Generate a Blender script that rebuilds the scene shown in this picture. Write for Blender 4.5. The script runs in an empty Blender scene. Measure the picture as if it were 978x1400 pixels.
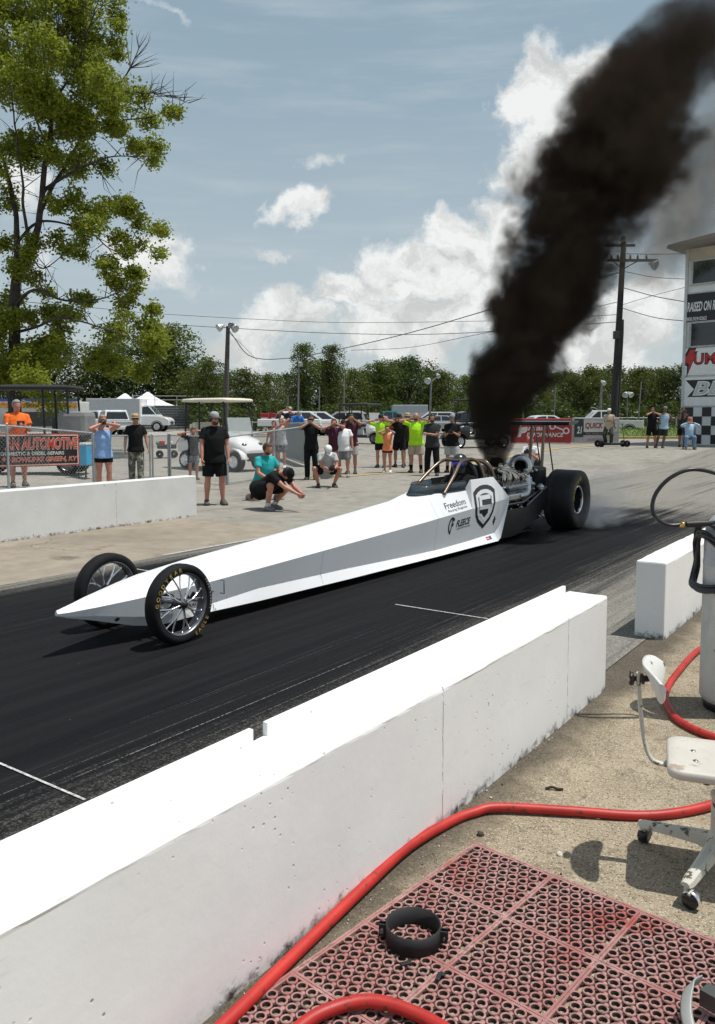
import bpy, bmesh, math, random
from mathutils import Vector, Matrix, noise as mnoise
R = math.radians
sc = bpy.context.scene
COL = sc.collection
rng = random.Random(7)

# ------------------------------------------------------------------ camera, sky, sun, exposure
F_PX, HZ, PY, HC = 1120.0, 569.0, 660.0, 1.72      # measured from the photograph (978 x 1400)
PITCH = math.atan((PY - HZ) / F_PX)
cam_d = bpy.data.cameras.new("camera")
cam = bpy.data.objects.new("camera", cam_d)
COL.objects.link(cam)
cam.location = (0, 0, HC)
cam.rotation_euler = (math.pi / 2 - PITCH, 0, 0)
cam_d.sensor_width = 36.0
cam_d.lens = F_PX / 1400.0 * 36.0
cam_d.shift_y = -(700 - PY) / 1400.0
cam_d.clip_end = 3000
sc.camera = cam

SUN_EL, SUN_AZ = R(72), math.atan2(-0.04, 1.0)       # direction TO the sun: elevation, angle from +X
SUN = Vector((math.cos(SUN_EL) * math.cos(SUN_AZ), math.cos(SUN_EL) * math.sin(SUN_AZ), math.sin(SUN_EL)))
sl = bpy.data.lights.new("sun", 'SUN')
sl.energy = 4.5
sl.angle = R(0.55)
sl.color = (1.0, 0.972, 0.92)
sun = bpy.data.objects.new("sun", sl)
COL.objects.link(sun)
sun.rotation_euler = SUN.to_track_quat('Z', 'Y').to_euler()
sun.location = SUN * 60

vs = sc.view_settings
vs.view_transform = 'Standard'
vs.look = 'None'
vs.gamma = 1
vs.use_curve_mapping = False
vs.exposure = 0.0
sc.cycles.use_denoising = True
sc.cycles.use_adaptive_sampling = True
sc.cycles.adaptive_threshold = .025
sc.cycles.max_bounces = 6
sc.cycles.transparent_max_bounces = 16
sc.cycles.volume_bounces = 1
sc.cycles.volume_step_rate = 1.5
sc.cycles.volume_max_steps = 160


class N:
    """small helper round a node tree"""
    def __init__(s, nt):
        s.nt = nt; s.n = nt.nodes; s.l = nt.links

    def add(s, t, **kw):
        nd = s.n.new(t)
        for k, v in kw.items():
            setattr(nd, k, v)
        return nd

    def put(s, sock, v):
        if v is None:
            return
        if hasattr(v, 'is_output'):
            s.l.new(v, sock)
        elif isinstance(v, (tuple, list)) and len(v) == 3 and sock.type == 'RGBA':
            sock.default_value = (v[0], v[1], v[2], 1)
        else:
            sock.default_value = v

    def math(s, op, a, b=None, c=None, clamp=False):
        nd = s.add('ShaderNodeMath', operation=op, use_clamp=clamp)
        s.put(nd.inputs[0], a); s.put(nd.inputs[1], b); s.put(nd.inputs[2], c)
        return nd.outputs[0]

    def vmath(s, op, a, b=None):
        nd = s.add('ShaderNodeVectorMath', operation=op)
        s.put(nd.inputs[0], a)
        if b is not None:
            s.put(nd.inputs[1], b)
        return nd.outputs['Value'] if op in ('LENGTH', 'DOT_PRODUCT', 'DISTANCE') else nd.outputs[0]

    def mix(s, f, a, b, blend='MIX'):
        nd = s.add('ShaderNodeMix', data_type='RGBA', blend_type=blend)
        s.put(nd.inputs[0], f); s.put(nd.inputs[6], a); s.put(nd.inputs[7], b)
        return nd.outputs[2]

    def noise(s, vec, scale, detail=4, rough=.55, out='Fac', dist=0):
        nd = s.add('ShaderNodeTexNoise')
        s.put(nd.inputs['Vector'], vec)
        nd.inputs['Scale'].default_value = scale
        nd.inputs['Detail'].default_value = detail
        nd.inputs['Roughness'].default_value = rough
        nd.inputs['Distortion'].default_value = dist
        return nd.outputs[out]

    def voro(s, vec, scale, out='Distance', feature='F1'):
        nd = s.add('ShaderNodeTexVoronoi', feature=feature)
        s.put(nd.inputs['Vector'], vec)
        nd.inputs['Scale'].default_value = scale
        return nd.outputs[out]

    def ramp(s, f, a, b, va=0.0, vb=1.0, smooth=True):
        nd = s.add('ShaderNodeMapRange', interpolation_type='SMOOTHSTEP' if smooth else 'LINEAR', clamp=True)
        s.put(nd.inputs[0], f)
        nd.inputs[1].default_value = a; nd.inputs[2].default_value = b
        nd.inputs[3].default_value = va; nd.inputs[4].default_value = vb
        return nd.outputs[0]

    def mapping(s, vec, scale=(1, 1, 1), rot=(0, 0, 0), loc=(0, 0, 0)):
        nd = s.add('ShaderNodeMapping')
        s.put(nd.inputs[0], vec)
        nd.inputs[1].default_value = loc; nd.inputs[2].default_value = rot; nd.inputs[3].default_value = scale
        return nd.outputs[0]

    def coord(s, o='Object'):
        return s.add('ShaderNodeTexCoord').outputs[o]

    def xyz(s, v):
        nd = s.add('ShaderNodeSeparateXYZ'); s.put(nd.inputs[0], v)
        return nd.outputs

    def comb(s, x, y, z):
        nd = s.add('ShaderNodeCombineXYZ')
        s.put(nd.inputs[0], x); s.put(nd.inputs[1], y); s.put(nd.inputs[2], z)
        return nd.outputs[0]

    def bump(s, h, strength=.3, dist=.01):
        nd = s.add('ShaderNodeBump')
        s.put(nd.inputs['Height'], h)
        nd.inputs['Strength'].default_value = strength
        nd.inputs['Distance'].default_value = dist
        return nd.outputs[0]


# ---- sky: Nishita plus clouds laid out by compass direction
def pix_dir(px, py):
    a = (px - 489) / F_PX
    b = -(py - PY) / F_PX
    return Vector((a, math.cos(PITCH) + b * math.sin(PITCH), -math.sin(PITCH) + b * math.cos(PITCH)))


def build_sky():
    w = bpy.data.worlds.new("World")
    sc.world = w
    w.use_nodes = True
    k = N(w.node_tree)
    k.n.clear()
    out = k.add('ShaderNodeOutputWorld')
    bg = k.add('ShaderNodeBackground')
    sky = k.add('ShaderNodeTexSky', sky_type='NISHITA')
    sky.sun_disc = False
    sky.sun_elevation = SUN_EL
    sky.sun_rotation = math.pi / 2 - SUN_AZ
    sky.air_density = 1.0; sky.dust_density = 1.2; sky.ozone_density = 1.0
    d = k.coord('Generated')
    x, y, z = k.xyz(d)[:3]
    az = k.math('ARCTAN2', x, y)
    el = k.math('ARCSINE', z)
    flat = k.comb(az, el, 0.0)
    # warp so the outlines billow
    wn = k.noise(flat, 9.0, 7, .6, 'Color')
    wv = k.vmath('SUBTRACT', wn, (0.5, 0.5, 0.5))
    nd = k.add('ShaderNodeVectorMath', operation='MULTIPLY')
    k.put(nd.inputs[0], wv); nd.inputs[1].default_value = (.20, .15, 0)
    p = k.vmath('ADD', flat, nd.outputs[0])
    wn2 = k.voro(p, 26.0, 'Distance', 'F1')
    # cumulus masses: direction, half widths (photo pixels), weight
    blobs = [(620, 330, 62, 55, 1.0), (560, 372, 75, 55, 1.0), (480, 395, 70, 42, .95), (395, 432, 75, 45, .95),
             (350, 470, 60, 40, .8), (660, 400, 90, 75, 1.0), (560, 450, 130, 50, .9), (690, 300, 45, 60, .8),
             (402, 290, 52, 30, .72), (356, 347, 26, 18, .5), (440, 228, 40, 24, .42),
             (215, 362, 62, 52, .92), (255, 405, 36, 18, .42), (770, 130, 66, 85, 1.0), (735, 210, 60, 60, .75),
             (880, 430, 90, 70, .85), (800, 470, 120, 45, .9), (920, 300, 60, 70, .55), (20, 240, 46, 50, .75), (70, 330, 40, 40, .5),
             (1120, 380, 120, 80, .8), (-160, 330, 110, 60, .8), (230, 4, 50, 12, .4)]
    tot = None
    for (bx, by, rx, ry, wt) in blobs:
        dv = pix_dir(bx, by).normalized()
        ca, ce = math.atan2(dv.x, dv.y), math.asin(dv.z)
        m = k.add('ShaderNodeVectorMath', operation='MULTIPLY_ADD')
        k.put(m.inputs[0], p)
        sx, sy = F_PX / rx, F_PX / ry
        m.inputs[1].default_value = (sx, sy, 0)
        m.inputs[2].default_value = (-ca * sx, -ce * sy, 0)
        ln = k.vmath('LENGTH', m.outputs[0])
        v = k.ramp(ln, 0.25, 1.35, wt, 0.0)
        tot = v if tot is None else k.math('MAXIMUM', tot, v)
    # clouds round the rest of the sky
    rest = k.ramp(k.noise(flat, 2.6, 6, .55), .50, .68)
    away = k.ramp(k.math('ABSOLUTE', az), .62, .95)
    tot = k.math('MAXIMUM', tot, k.math('MULTIPLY', rest, away))
    fine = k.noise(flat, 34.0, 8, .62)
    cov = k.math('ADD', tot, k.math('MULTIPLY', k.math('SUBTRACT', fine, .5), .55))
    cov = k.math('SUBTRACT', cov, k.math('MULTIPLY', wn2, .18))
    alpha = k.math('MULTIPLY', k.ramp(cov, .14, .66), .96)
    thick = k.ramp(cov, .30, 1.05)
    # tufts: bright crowns, greyer bellies
    up = k.vmath('ADD', p, (0.0, 0.022, 0.0))
    t1 = k.noise(p, 15.0, 7, .6)
    t2 = k.noise(up, 15.0, 7, .6)
    rel = k.math('MULTIPLY', k.math('SUBTRACT', t1, t2), 1.7)
    low = k.ramp(el, .02, .30, .0, 1.0)
    lum = k.math('ADD', k.math('ADD', .96, k.math('MULTIPLY', low, .18)), rel)
    lum = k.math('ADD', lum, k.math('MULTIPLY', thick, .06))
    lum = k.math('MINIMUM', k.math('MAXIMUM', lum, .82), 1.20)
    ccol = k.comb(k.math('MULTIPLY', lum, .985), lum, k.math('MULTIPLY', lum, .985))
    # hazy summer air and thin streaky cirrus
    st = k.noise(k.mapping(flat, (2.0, 16.0, 1)), 2.2, 6, .6)
    cirrus = k.math('MULTIPLY', k.ramp(st, .42, .84), .42)
    skyc = k.add('ShaderNodeVectorMath', operation='SCALE')
    k.put(skyc.inputs[0], sky.outputs[0]); skyc.inputs['Scale'].default_value = SKY_K
    hz = k.math('ADD', k.ramp(el, .0, .62, .45, .40, False), k.ramp(el, .55, 1.05, .35, -.20))
    hzc = k.mix(k.ramp(el, .0, .50), (.70, .80, .83), (.42, .575, .665))
    base = k.mix(hz, skyc.outputs[0], hzc)
    base = k.mix(cirrus, base, (.78, .86, .89))
    fin = k.mix(alpha, base, ccol)
    k.put(bg.inputs[0], fin)
    bg.inputs[1].default_value = SKY_STRENGTH
    k.l.new(bg.outputs[0], out.inputs[0])


SKY_STRENGTH = 0.76
SKY_K = 0.135          # the physical sky enters at 0.135, the clouds and haze are already in picture units
build_sky()

# ------------------------------------------------------------------ placing things by a point of the photograph
_u = Vector((1280 - 489, F_PX / math.cos(PITCH), 0)).normalized()
U2 = Vector((_u.x, _u.y, 0))            # up the strip, away from the camera
N2 = Vector((_u.y, -_u.x, 0))           # across the strip, to the right
TRACK_ROT = math.atan2(N2.y, N2.x)      # local x = N2, local y = U2


def sst(a, b, x):
    t = min(1, max(0, (x - a) / (b - a)))
    return t * t * (3 - 2 * t)


def terrain(x, y):
    h = .35 * sst(26, 35, y)
    h += .25 * sst(-5.6, -7.4, x) * sst(12.5, 15.5, y) * (1 - sst(24, 30, y))
    return h


def A(px, py, Y):
    d = pix_dir(px, py)
    return Vector((0, 0, HC)) + d * (Y / d.y)


def G(px, py, dz=0.0):
    d = pix_dir(px, py)
    h = 0
    for _ in range(30):
        P = Vector((0, 0, HC)) + d * ((h + dz - HC) / d.z)
        h = .5 * h + .5 * terrain(P.x, P.y)
    return Vector((P.x, P.y, h + dz))


def ST(s, t, z=0.0):
    return U2 * s + N2 * t + Vector((0, 0, z))


def gz(x, y):
    return Vector((x, y, terrain(x, y)))


# ------------------------------------------------------------------ mesh builder
class MB:
    def __init__(s):
        s.v = []; s.f = []; s.mi = []; s.sm = []; s.M = Matrix.Identity(4); s.cm = 0

    def add(s, vs, fs, mi=None, smooth=False):
        o = len(s.v)
        M = s.M
        s.v.extend([M @ Vector(p) for p in vs])
        mi = s.cm if mi is None else mi
        for f in fs:
            s.f.append([i + o for i in f]); s.mi.append(mi); s.sm.append(smooth)
        return s

    def box(s, c, d, mi=None, rot=None, bev=0.0):
        hx, hy, hz_ = d[0] / 2, d[1] / 2, d[2] / 2
        if bev > 0:
            b = min(bev, hx * .8, hy * .8, hz_ * .8)
            bm = bmesh.new()
            bmesh.ops.create_cube(bm, size=1)
            bmesh.ops.scale(bm, vec=(d[0], d[1], d[2]), verts=bm.verts)
            bmesh.ops.bevel(bm, geom=bm.edges[:], offset=b, segments=2, affect='EDGES', profile=.6)
            vs = [v.co.copy() for v in bm.verts]
            fs = [[v.index for v in f.verts] for f in bm.faces]
            bm.free()
        else:
            vs = [Vector((x, y, z)) for x in (-hx, hx) for y in (-hy, hy) for z in (-hz_, hz_)]
            fs = [(0, 1, 3, 2), (4, 6, 7, 5), (0, 4, 5, 1), (2, 3, 7, 6), (0, 2, 6, 4), (1, 5, 7, 3)]
        m = Matrix.Translation(Vector(c)) @ (rot.to_4x4() if rot else Matrix.Identity(4))
        return s.add([m @ p for p in vs], fs, mi)

    def frame(s, p, q, up=None):
        z = (q - p).normalized()
        up = Vector(up) if up is not None else (Vector((0, 0, 1)) if abs(z.z) < .95 else Vector((0, 1, 0)))
        x = up.cross(z)
        if x.length < 1e-6:
            x = Vector((1, 0, 0)).cross(z)
        x.normalize()
        return x, z.cross(x)

    def tube(s, pts, r, seg=8, mi=None, caps=True, closed=False, smooth=True, flat=None):
        """r: number, list of numbers or list of (rx, ry); flat = fixed side axis"""
        pts = [Vector(p) for p in pts]
        n = len(pts)
        rs = r if isinstance(r, (list, tuple)) else [r] * n
        vs, fs = [], []
        px = None
        for i, p in enumerate(pts):
            if closed:
                t = pts[(i + 1) % n] - pts[i - 1]
            else:
                t = pts[min(i + 1, n - 1)] - pts[max(i - 1, 0)]
            if t.length < 1e-9:
                t = Vector((0, 0, 1))
            t.normalize()
            if flat is not None:
                x = Vector(flat)
                x = (x - t * x.dot(t))
                x = x.normalized() if x.length > 1e-6 else t.orthogonal().normalized()
            elif px is None:
                x = t.orthogonal().normalized()
            else:
                x = px - t * px.dot(t)
                x = x.normalized() if x.length > 1e-6 else t.orthogonal().normalized()
            px = x
            y = t.cross(x)
            rr = rs[i]
            rx, ry = rr if isinstance(rr, (tuple, list)) else (rr, rr)
            for k in range(seg):
                a = 2 * math.pi * k / seg
                vs.append(p + x * (rx * math.cos(a)) + y * (ry * math.sin(a)))
        m = n if closed else n - 1
        for i in range(m):
            for k in range(seg):
                a = i * seg + k; b = i * seg + (k + 1) % seg
                j = ((i + 1) % n) * seg
                fs.append((a, b, j + (k + 1) % seg, j + k))
        s.add(vs, fs, mi, smooth)
        if caps and not closed:
            s.add(vs[:seg], [list(range(seg))[::-1]], mi)
            s.add(vs[-seg:], [list(range(seg))], mi)
        return s

    def cyl(s, p, q, r, r2=None, seg=16, mi=None, caps=True, smooth=True):
        return s.tube([p, q], [r, r if r2 is None else r2], seg, mi, caps, smooth=smooth)

    def lathe(s, prof, origin, axis, seg=24, mi=None, smooth=True, arc=None):
        """prof: list of (radius, distance along axis)"""
        o = Vector(origin); z = Vector(axis).normalized()
        x = z.orthogonal().normalized(); y = z.cross(x)
        vs, fs = [], []
        for (r, h) in prof:
            for k in range(seg):
                a = 2 * math.pi * k / seg
                vs.append(o + z * h + x * (r * math.cos(a)) + y * (r * math.sin(a)))
        for i in range(len(prof) - 1):
            for k in range(seg):
                fs.append((i * seg + k, i * seg + (k + 1) % seg, (i + 1) * seg + (k + 1) % seg, (i + 1) * seg + k))
        return s.add(vs, fs, mi, smooth)

    def loft(s, rings, mi=None, caps=True, smooth=False, closed=True):
        n = len(rings[0]); vs = [Vector(p) for r in rings for p in r]; fs = []
        for i in range(len(rings) - 1):
            for k in range(n if closed else n - 1):
                fs.append((i * n + k, i * n + (k + 1) % n, (i + 1) * n + (k + 1) % n, (i + 1) * n + k))
        s.add(vs, fs, mi, smooth)
        if caps:
            s.add(rings[0], [list(range(n))[::-1]], mi)
            s.add(rings[-1], [list(range(n))], mi)
        return s

    def prism(s, poly, depth, mi=None, plane='xz', off=0.0):
        """extrude a 2-D outline; plane xz extrudes along y, xy along z, yz along x"""
        def mk(a, b, c):
            return {'xz': (a, c, b), 'xy': (a, b, c), 'yz': (c, a, b)}[plane]
        r0 = [mk(a, b, off - depth / 2) for a, b in poly]
        r1 = [mk(a, b, off + depth / 2) for a, b in poly]
        return s.loft([r0, r1], mi)

    def ell(s, c, r, seg=12, rings=8, mi=None, rot=None):
        c = Vector(c); vs, fs = [], []
        if not isinstance(r, (tuple, list)):
            r = (r, r, r)
        for i in range(rings + 1):
            th = math.pi * i / rings
            for k in range(seg):
                a = 2 * math.pi * k / seg
                p = Vector((r[0] * math.sin(th) * math.cos(a), r[1] * math.sin(th) * math.sin(a), r[2] * math.cos(th)))
                vs.append(c + (rot @ p if rot else p))
        for i in range(rings):
            for k in range(seg):
                fs.append((i * seg + k, (i + 1) * seg + k, (i + 1) * seg + (k + 1) % seg, i * seg + (k + 1) % seg))
        return s.add(vs, fs, mi, True)

    def quad(s, a, b, c, d, mi=None):
        return s.add([a, b, c, d], [(0, 1, 2, 3)], mi)

    def mesh(s, name, mats):
        me = bpy.data.meshes.new(name)
        me.from_pydata([tuple(p) for p in s.v], [], s.f)
        for m in (mats if isinstance(mats, (list, tuple)) else [mats]):
            me.materials.append(m)
        if s.f:
            me.polygons.foreach_set('material_index', s.mi)
            me.polygons.foreach_set('use_smooth', s.sm)
        me.update()
        return me

    def build(s, name, mats, parent=None, recalc=True, weld=0.0):
        me = s.mesh(name, mats)
        if recalc or weld:
            bm = bmesh.new(); bm.from_mesh(me)
            if weld:
                bmesh.ops.remove_doubles(bm, verts=bm.verts, dist=weld)
            bmesh.ops.recalc_face_normals(bm, faces=bm.faces)
            bm.to_mesh(me); bm.free()
        o = bpy.data.objects.new(name, me)
        COL.objects.link(o)
        if parent is not None:
            o.parent = parent
        return o


def tag(o, label=None, cat=None, group=None, kind=None):
    if label: o['label'] = label
    if cat: o['category'] = cat
    if group: o['group'] = group
    if kind: o['kind'] = kind
    return o


def thing(name, label, cat, loc=(0, 0, 0), rz=0.0, group=None):
    o = bpy.data.objects.new(name, None)
    o.empty_display_size = .2
    COL.objects.link(o)
    o.location = loc
    o.rotation_euler = (0, 0, rz)
    return tag(o, label, cat, group)


def copy_tree(o, parent=None):
    c = o.copy()
    COL.objects.link(c)
    if parent is not None:
        c.parent = parent
    for ch in list(o.children):
        copy_tree(ch, c)
    return c


def curve_pts(pts, n=8):
    """Catmull-Rom through the points"""
    P = [Vector(p) for p in pts]
    P = [P[0] * 2 - P[1]] + P + [P[-1] * 2 - P[-2]]
    out = []
    for i in range(1, len(P) - 2):
        for k in range(n):
            t = k / n
            a, b, c, d = P[i - 1], P[i], P[i + 1], P[i + 2]
            out.append(.5 * ((2 * b) + (c - a) * t + (2 * a - 5 * b + 4 * c - d) * t * t + (3 * b - a - 3 * c + d) * t ** 3))
    out.append(P[-2])
    return out


# ------------------------------------------------------------------ lettering
def text_geo(body, width=None, height=None, shear=0.0, bold=0.0, align='CENTER', spacing=1.0):
    """flat lettering as (verts 2-D, faces), fitted to width x height, centred on 0,0"""
    cu = bpy.data.curves.new("t", 'FONT')
    cu.body = body; cu.size = 1; cu.shear = shear; cu.offset = bold
    cu.space_character = spacing
    cu.resolution_u = 3
    cu.fill_mode = 'FRONT'
    ob = bpy.data.objects.new("t", cu)
    COL.objects.link(ob)
    dg = bpy.context.evaluated_depsgraph_get()
    me = bpy.data.meshes.new_from_object(ob.evaluated_get(dg))
    vs = [(v.co.x, v.co.y) for v in me.vertices]
    fs = [list(p.vertices) for p in me.polygons]
    bpy.data.objects.remove(ob); bpy.data.curves.remove(cu); bpy.data.meshes.remove(me)
    if not vs:
        return [], []
    x0, x1 = min(v[0] for v in vs), max(v[0] for v in vs)
    y0, y1 = min(v[1] for v in vs), max(v[1] for v in vs)
    kx = width / (x1 - x0) if width else None
    ky = height / (y1 - y0) if height else None
    kx = kx or ky; ky = ky or kx
    cx, cy = (x0 + x1) / 2, (y0 + y1) / 2
    return [((a - cx) * kx, (b - cy) * ky) for a, b in vs], fs


def put_text(mb, body, origin, ex, ey, width=None, height=None, mi=0, lift=.003, **kw):
    vs, fs = text_geo(body, width, height, **kw)
    o = Vector(origin); ex = Vector(ex).normalized(); ey = Vector(ey).normalized()
    nz = ex.cross(ey).normalized()
    mb.add([o + ex * a + ey * b + nz * lift for a, b in vs], fs, mi)
    return mb


def put_poly(mb, pts, origin, ex, ey, mi=0, lift=.003):
    o = Vector(origin); ex = Vector(ex).normalized(); ey = Vector(ey).normalized()
    nz = ex.cross(ey).normalized()
    mb.add([o + ex * a + ey * b + nz * lift for a, b in pts], [list(range(len(pts)))], mi)
    return mb
# ------------------------------------------------------------------ materials
_mc = {}


def mat(name, col, rough=.6, metal=0.0, var=.12, scale=6.0, bump=0.0, bscale=40.0, spec=.5, col2=None, coat=0.0, bdist=.01):
    """general procedural surface: colour wandering between two tones, fine bump"""
    if name in _mc:
        return _mc[name]
    m = bpy.data.materials.new(name)
    m.use_nodes = True
    k = N(m.node_tree)
    b = k.n['Principled BSDF']
    c = k.coord('Object')
    n = k.noise(c, scale, 5, .6)
    lo = tuple(x * (1 - var) for x in col) if col2 is None else col
    hi = tuple(min(1, x * (1 + var)) for x in col) if col2 is None else col2
    k.put(b.inputs['Base Color'], k.mix(k.ramp(n, .3, .7), lo, hi))
    b.inputs['Roughness'].default_value = rough
    b.inputs['Metallic'].default_value = metal
    b.inputs['Specular IOR Level'].default_value = spec
    if coat:
        b.inputs['Coat Weight'].default_value = coat
        b.inputs['Coat Roughness'].default_value = .05
    if rough < .9:
        k.put(b.inputs['Roughness'], k.math('ADD', rough - .06, k.math('MULTIPLY', n, .12)))
    if bump:
        k.put(b.inputs['Normal'], k.bump(k.noise(c, bscale, 6, .6), bump, bdist))
    _mc[name] = m
    return m


def new_mat(name):
    m = bpy.data.materials.new(name); m.use_nodes = True
    k = N(m.node_tree)
    _mc[name] = m
    return m, k, k.n['Principled BSDF']


def cloth(name, col, var=.12):
    return mat('cloth_' + name, col, .92, 0, var, 14, .25, 60, .2, bdist=.01)


def m_track():
    """burnt rubber on concrete: black lane, streaks along the strip, speckled edge, pale concrete further up. x = across, y = along"""
    m, k, b = new_mat('burnt_rubber_track')
    c = k.coord('Object')
    x, y, z = k.xyz(c)[:3]
    streak = k.noise(k.mapping(c, (7.0, .16, 1)), 1.0, 6, .65)
    streak2 = k.noise(k.mapping(c, (26.0, .35, 1)), 1.0, 5, .6)
    grain = k.noise(c, 85.0, 4, .7)
    speck = k.voro(c, 30.0)
    blot = k.noise(c, .55, 5, .55)
    # worn concrete shows: near edge (x > -3.2), far up the strip (y > 13) and at the left edge
    xe = k.math('ADD', x, k.math('MULTIPLY', k.math('SUBTRACT', blot, .5), .5))
    near = k.ramp(xe, -3.9, -2.1)
    left = k.ramp(xe, -6.9, -7.75)
    ye = k.math('ADD', k.math('ADD', y, k.math('MULTIPLY', k.math('SUBTRACT', streak, .5), 9.0)), k.math('MULTIPLY', k.math('SUBTRACT', blot, .5), 6.0))
    far = k.ramp(ye, 10.8, 18.5)
    worn = k.math('MAXIMUM', k.math('MULTIPLY', near, .82), k.math('MAXIMUM', far, k.math('MULTIPLY', left, .8)))
    edge = k.math('ADD', worn, k.math('MULTIPLY', k.math('SUBTRACT', k.math('ADD', k.math('MULTIPLY', grain, .55), k.math('MULTIPLY', streak2, .45)), .5), 1.6))
    show = k.ramp(edge, .25, .95)
    show = k.math('MULTIPLY', show, k.ramp(worn, .0, .22))
    rub = k.mix(k.ramp(streak, .3, .7), (.0062, .0062, .0072), (.0135, .0135, .0145))
    rub = k.mix(k.math('MULTIPLY', k.ramp(streak2, .55, .75), .4), rub, (.034, .033, .032))
    flecks = k.math('MULTIPLY', k.ramp(k.voro(c, 9.0), .045, .015), k.ramp(k.noise(c, 3.0, 3), .52, .62))
    rub = k.mix(flecks, rub, (.16, .155, .15))
    con = k.mix(k.ramp(grain, .35, .7), (.15, .143, .126), (.31, .29, .25))
    con = k.mix(k.math('MULTIPLY', k.ramp(streak, .48, .74), .85), con, (.075, .075, .073))
    col = k.mix(show, rub, con)
    # long pale scrape lines near the right-hand edge
    sl = k.noise(k.mapping(c, (60.0, .12, 1)), 1.0, 3, .5)
    sm = k.math('MULTIPLY', k.ramp(sl, .66, .72), k.math('MULTIPLY', k.ramp(x, -4.2, -3.0), k.ramp(y, 18, 8)))
    col = k.mix(k.math('MULTIPLY', sm, k.ramp(grain, .4, .6)), col, (.30, .29, .27))
    k.put(b.inputs['Base Color'], col)
    k.put(b.inputs['Roughness'], k.math('ADD', k.ramp(streak, .3, .7, .66, .82), k.math('MULTIPLY', show, .25)))
    b.inputs['Specular IOR Level'].default_value = .07
    k.put(b.inputs['Normal'], k.bump(k.math('ADD', grain, k.math('MULTIPLY', speck, .4)), .32, .006))
    return m


def m_concrete(name, c1, c2, dark, joint=None, agg=0.0, cracks=True):
    m, k, b = new_mat(name)
    c = k.coord('Object')
    big = k.noise(c, .45, 6, .6)
    mid = k.noise(c, 3.2, 6, .65)
    gr = k.noise(c, 70.0, 4, .7)
    st = k.noise(k.mapping(c, (2.2, .35, 1)), 1.0, 6, .6)
    col = k.mix(k.ramp(k.math('ADD', k.math('MULTIPLY', mid, .5), k.math('MULTIPLY', gr, .5)), .36, .64), c1, c2)
    col = k.mix(k.math('MULTIPLY', k.ramp(big, .48, .72), .55), col, dark)
    col = k.mix(k.math('MULTIPLY', k.ramp(st, .52, .75), .45), col, dark)
    stn = k.math('MULTIPLY', k.ramp(k.noise(c, 1.7, 7, .68), .54, .70), k.ramp(k.noise(c, .5, 3), .42, .6))
    col = k.mix(k.math('MULTIPLY', stn, .7), col, tuple(v * .45 for v in dark))
    if name.startswith('exposed'):
        col = k.mix(k.math('MULTIPLY', k.ramp(k.noise(c, 11.0, 6, .7), .50, .66), .55), col, dark)
    h = gr
    if agg:
        v = k.voro(c, 135.0, 'Color')
        vd = k.voro(c, 135.0)
        vv = k.xyz(v)[0]
        pale = k.math('MULTIPLY', k.ramp(vv, .72, .86), k.ramp(vd, .55, .3))
        dk = k.math('MULTIPLY', k.ramp(vv, .26, .12), k.ramp(vd, .6, .35))
        col = k.mix(k.math('MULTIPLY', pale, agg), col, (.52, .46, .37))
        col = k.mix(k.math('MULTIPLY', dk, agg), col, (.045, .037, .027))
        h = k.math('ADD', gr, k.math('MULTIPLY', vd, -.8))
    if cracks:
        warp = k.vmath('ADD', c, k.vmath('MULTIPLY', k.noise(c, 1.2, 5, .6, 'Color'), (1.2, 1.2, 0)))
        cr = k.voro(warp, .22, 'Distance', 'DISTANCE_TO_EDGE')
        cl = k.math('MULTIPLY', k.ramp(cr, .0035, .0008), k.ramp(mid, .42, .55))
        col = k.mix(k.math('MULTIPLY', cl, .8), col, (.035, .032, .028))
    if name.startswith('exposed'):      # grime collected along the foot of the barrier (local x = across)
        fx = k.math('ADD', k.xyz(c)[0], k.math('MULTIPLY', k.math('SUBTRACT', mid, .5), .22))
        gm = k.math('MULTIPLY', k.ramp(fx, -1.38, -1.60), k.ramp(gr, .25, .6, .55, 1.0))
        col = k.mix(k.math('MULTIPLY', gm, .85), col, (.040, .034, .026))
    k.put(b.inputs['Base Color'], col)
    b.inputs['Roughness'].default_value = .9
    b.inputs['Specular IOR Level'].default_value = .25
    k.put(b.inputs['Normal'], k.bump(h, .45 if agg else .3, .006))
    return m


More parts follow.
